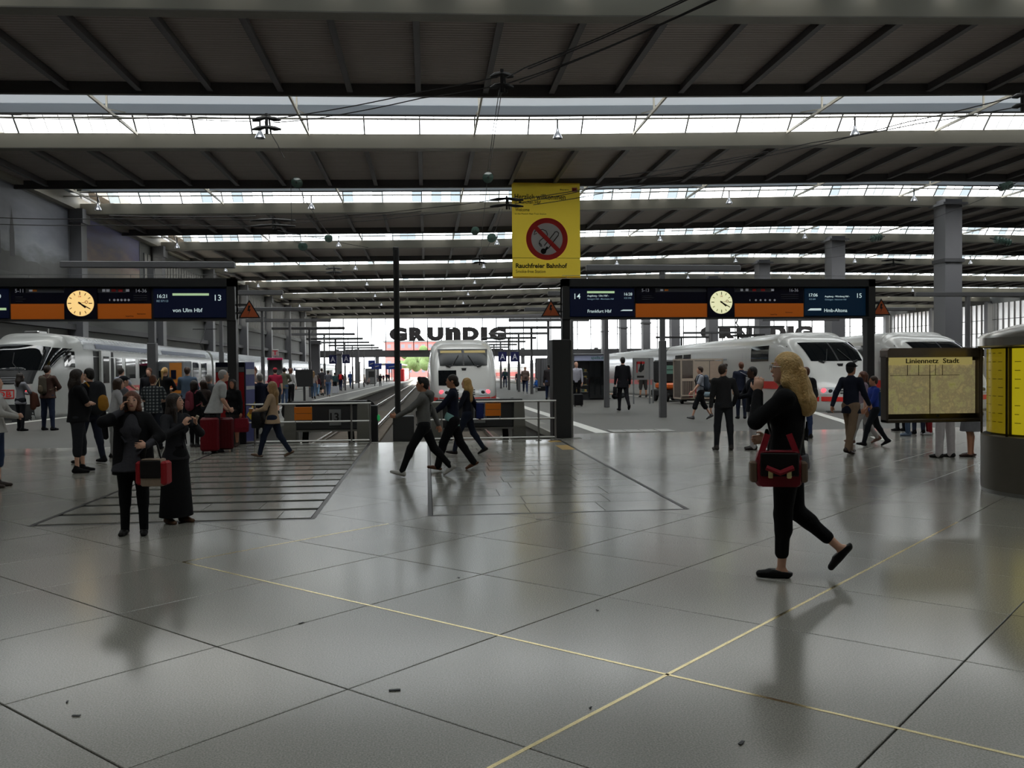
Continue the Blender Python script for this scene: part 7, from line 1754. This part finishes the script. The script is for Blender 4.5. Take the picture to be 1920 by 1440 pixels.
for x in (-w, w):
    for z in (.27, h): m.bar((x, -.45, z), (x, .55, z), .06, .07)
m.build('frame', M_cream, t)
m = MB(); m.box(-.4, -.44, 1.24, .38, -.41, h - .08); m.build('upper_panel', M_cream, t); m = MB(); m.box(.42, -.44, 1.24, w - .02, -.41, h - .08); m.build('upper_panel', mat('cage_pinkish', (176, 156, 140), .5), t)
m = MB(); m.box(-w, .5, .28, w, .54, h - .04); m.build('rear_panel', mat('cage_rear_grey', (110, 104, 98), .6), t)  # rear panel in a darker grey than the cream frame
m = MB()
for (a, b) in (((-w - .06, .42), (-.46, .42)), ((-w - .06, 1.14), (-.46, 1.14)), ((-w - .06, .42), (-w - .06, 1.14)), ((-.46, .42), (-.46, 1.14))): m.bar((a[0], -.62, a[1]), (b[0], -.62, b[1]), .06, .06)
for q in range(1, 7): x = -w - .06 + q * (w - .4) / 7; m.bar((x, -.62, .42), (x, -.62, 1.14), .012, .012)
m.build('mesh_door', M_cream, t)
m = MB(); m.bbox(-w, -.45, .16, w, .55, .25, .02); m.build('deck', M_black, t)
for x in (-w + .2, w - .2): m = MB(); m.lathe([(0, -.05), (.12, -.05), (.12, .05), (0, .05)], (x, 0, .12), 14, axis='x'); m.build('wheel', M_black, t)
for i, (x, z, rx_, col) in enumerate(((-.22, .28, .30, (196, 60, 84)), (.0, .52, .26, (206, 90, 104)), (.45, .28, .28, (120, 140, 150)))):
    o = thing('travel_bag', ['pink travel bag on the deck of the luggage cage', 'rose bag on top of the pink one in the cage', 'grey-blue bag at right in the luggage cage'][i], 'bag', p + Vector((x, .35 - .05, z)), .2 * i)
    S = Solid(); S.rc((-rx_ * .5, 0, .14), (rx_ * .5, 0, .14), .14, .13, .04).cut((0, 0, -1), (0, 0, 0)); link('bag_body', S.mesh('bag', cloth(col), .02), o); m = MB(); m.tube([(-.1, 0, .26), (0, 0, .34), (.1, 0, .26)], .012, 6); m.build('handle', M_black, o)
# small grey huts and columns further out
p = on_floor(694, 720)
t = thing('grey_hut', 'small grey hut with dark screen far along the left platform', 'hut', p + Vector((0, 1.2, 0))); h = zt(694, 692, p); m = MB(); m.bbox(-1.0, 0, 0, 1.0, 1.6, h, .05); m.build('body', M_greyp, t); m = MB(); m.box(-.35, -.03, h * .45, .75, -.001, h * .85); m.build('dark_screen', M_housing, t); m = MB(); m.bbox(-1.1, -.1, h, 1.1, 1.7, h + .12, .03); m.build('roof', M_greyp, t)
for i, (px, py, hh) in enumerate(((636, 722, 5.2), (672, 716, 4.8), (590, 735, 4.6))):
    p = on_floor(px, py); t = thing('concrete_pillar', ['broad grey pillar behind the second letter sign on the left platform', 'grey pillar left of the far grey hut', 'grey pillar near the dark end of the left wall'][i], 'pillar', p + Vector((0, 1.0, 0))); m = MB(); m.bbox(-.42, -.4, 0, .42, .4, hh, .03); m.build('shaft', M_column, t); m = MB(); m.bbox(-.55, -.5, hh, .55, .5, hh + .4, .03); m.build('head', M_column, t)
for i, (px, py) in enumerate(((1010, 727), (1020, 727))):
    p = on_floor(px, py); t = thing('display_column', ['ribbed grey display column left of the pair behind the bench', 'ribbed grey display column right of the pair behind the bench'][i], 'column', p + Vector((.2, 1.0, 0))); m = MB(); m.lathe([(0, 0), (.42, 0), (.42, 3.3), (0, 3.3)], n=20); m.build('drum', M_column, t, smooth=True, angle=40)
    m = MB()
    for q in range(10): a = 2 * math.pi * q / 10; m.bar((.43 * math.cos(a), .43 * math.sin(a), .1), (.43 * math.cos(a), .43 * math.sin(a), 3.2), .05, .03)
    m.build('rib', M_boom, t)
# hanging blue train indicators far down the left platform
for i, (px, py, Y) in enumerate(((738, 687, 150), (706, 687, 150), (697, 682, 128))):
    q = at_y(px, py, Y); t = thing('blue_indicator', ['far blue hanging indicator with white arrow, nearest the thin pole', 'far small blue hanging indicator left of the other', 'far round-cornered blue sign high on the left platform'][i], 'sign', q); w = (1.4, .9, .5)[i]
    m = MB(); m.bbox(-w, -.1, -.5, w, .1, .5, .05); m.build('panel', mat('indicator_blue', (40, 62, 140), .4), t); m = MB(); m.bar((-w * .6, -.12, -.1), (w * .5, -.12, .1), .04, .12); m.build('white_arrow', M_white, t); m = MB(); z = zg(Y) - q.z
    m.bar((w * .8, .2, z), (w * .8, .2, 1.0), .12, .12); m.build('post', M_boom, t)
# third row of lamp posts, on the far right platform
for k in range(6):
    platform_lamp('platform lamp on the far right platform, seen %s' % (('just above the kiosk', 'behind the map board', 'above the rearmost train', 'behind the right board\'s end', 'under the right board', 'far off under the right board')[k]), 25.3, 38 + 9.1 * k, 22.7, 28.1, 'lamp posts of the far right platform', .12)
# scraps on the floor
for i, (px, py, w) in enumerate(((740, 1294, .03), (1107, 1327, .012), (1120, 1144, .012), (143, 1342, .02), (1390, 1393, .022), (860, 1083, .015), (1010, 974, .03), (565, 1168, .018), (126, 1316, .012))):
    p = at_z(px, py, .003); t = thing('paper_scrap', 'tiny dark scrap lying on the floor slabs, %s' % ('largest one near the bottom centre', 'small dot right of the gold crossing', 'dot below the centre grid crossing', 'near the lower left corner', 'flat one near the lower right', 'curled one left of centre', 'flat one at the centre inlay', 'two thin ones left of centre', 'dot at lower left')[i], 'litter', p, i)
    m = MB(); m.box(-w, -w * .35, 0, w, w * .35, .003); m.build('scrap', M_housing, t)

# ------------------------------------------------------------------ beyond the hall
yard = struct('floor_yard')
m = MB(); m.quad((-160, YE + 1, zg(YE) - .95), (260, YE + 1, zg(YE) - .95), (260, 700, zg(YE) - 1.2), (-160, 700, zg(YE) - 1.2)); m.build('gravel', mat('yard_gravel', (150, 140, 128), .95, var=.2, scale=.5), yard)
t = thing('pink_building', 'far pink office building beyond the end of the hall', 'building', (-4, 420, zg(YE) - 1)); m = MB(); m.box(-16, 0, 0, 14, 14, 17); m.build('wall', mat('pink_wall', (190, 110, 106), .8), t); m = MB(); m.box(-17, -.5, 17, 15, 15, 17.8); m.build('roof', M_greyp, t)
wm = None
for r_ in range(4):
    for c in range(9):
        if wm is None: q = MB(); q.box(-.9, -.06, -.9, .9, .02, .9); wm = q.mesh('window', mat('far_window', (120, 120, 130), .2))
        o = link('window', wm, t); o.location = (-14 + 3.3 * c, 0, 3 + 4 * r_)
t = thing('red_train', 'distant red and white train outside beyond the left platform', 'train', (-7.2, 224, zg(YE) - .9)); m = MB(); m.bbox(-1.45, 0, .6, 1.45, 60, 4.2, .25); m.build('body', mat('far_train_red', (190, 40, 44), .4), t); m = MB(); m.box(-1.47, 1, 2.2, 1.47, 59, 3.1); m.build('window_band', M_white, t); m = MB(); m.box(-1.2, 1, 0, 1.2, 59, .6); m.build('bogie', M_under, t)
t = thing('platform_canopy', 'long pale platform canopy outside beyond the left platform', 'canopy', (-10.5, 222, zg(YE))); m = MB(); m.bbox(-3.2, 0, 4.2, 3.2, 110, 4.7, .1); m.build('roof', mat('canopy_pale', (150, 146, 140), .6), t)
for q in range(6): m = MB(); m.box(-.15, 4 + 18 * q, -.1, .15, 4.3 + 18 * q, 4.2); m.build('post', M_boom, t)
def tree(label, x, y, h, r):
    t = thing('tree', label, 'tree', (x, y, zg(YE) - 1.1)); m = MB(); m.tube([(0, 0, 0), (0, 0, h * .5)], [.35, .2], 8); m.build('trunk', mat('bark', (70, 58, 46), .9), t)
    S = Solid(); rs = random.Random(int(x * 10))
    for q in range(26): a, b, c = rs.uniform(0, 6.28), rs.uniform(-.6, .9), rs.uniform(.3, .9); S.el((r * c * math.cos(a), r * c * math.sin(a), h * .62 + b * h * .34), (r * rs.uniform(.22, .4),) * 3, None, .3)
    link('foliage', S.mesh('foliage', mat('leaf_green', (96, 116, 70), .9, var=.5, scale=2, bump=1, bscale=4), .35), t)
tree('far rounded green tree beyond the hall, right of the pink building', 2.5, 330, 13, 6.5); tree('smaller far green tree beyond the hall, left of the other', -7, 345, 11, 5)
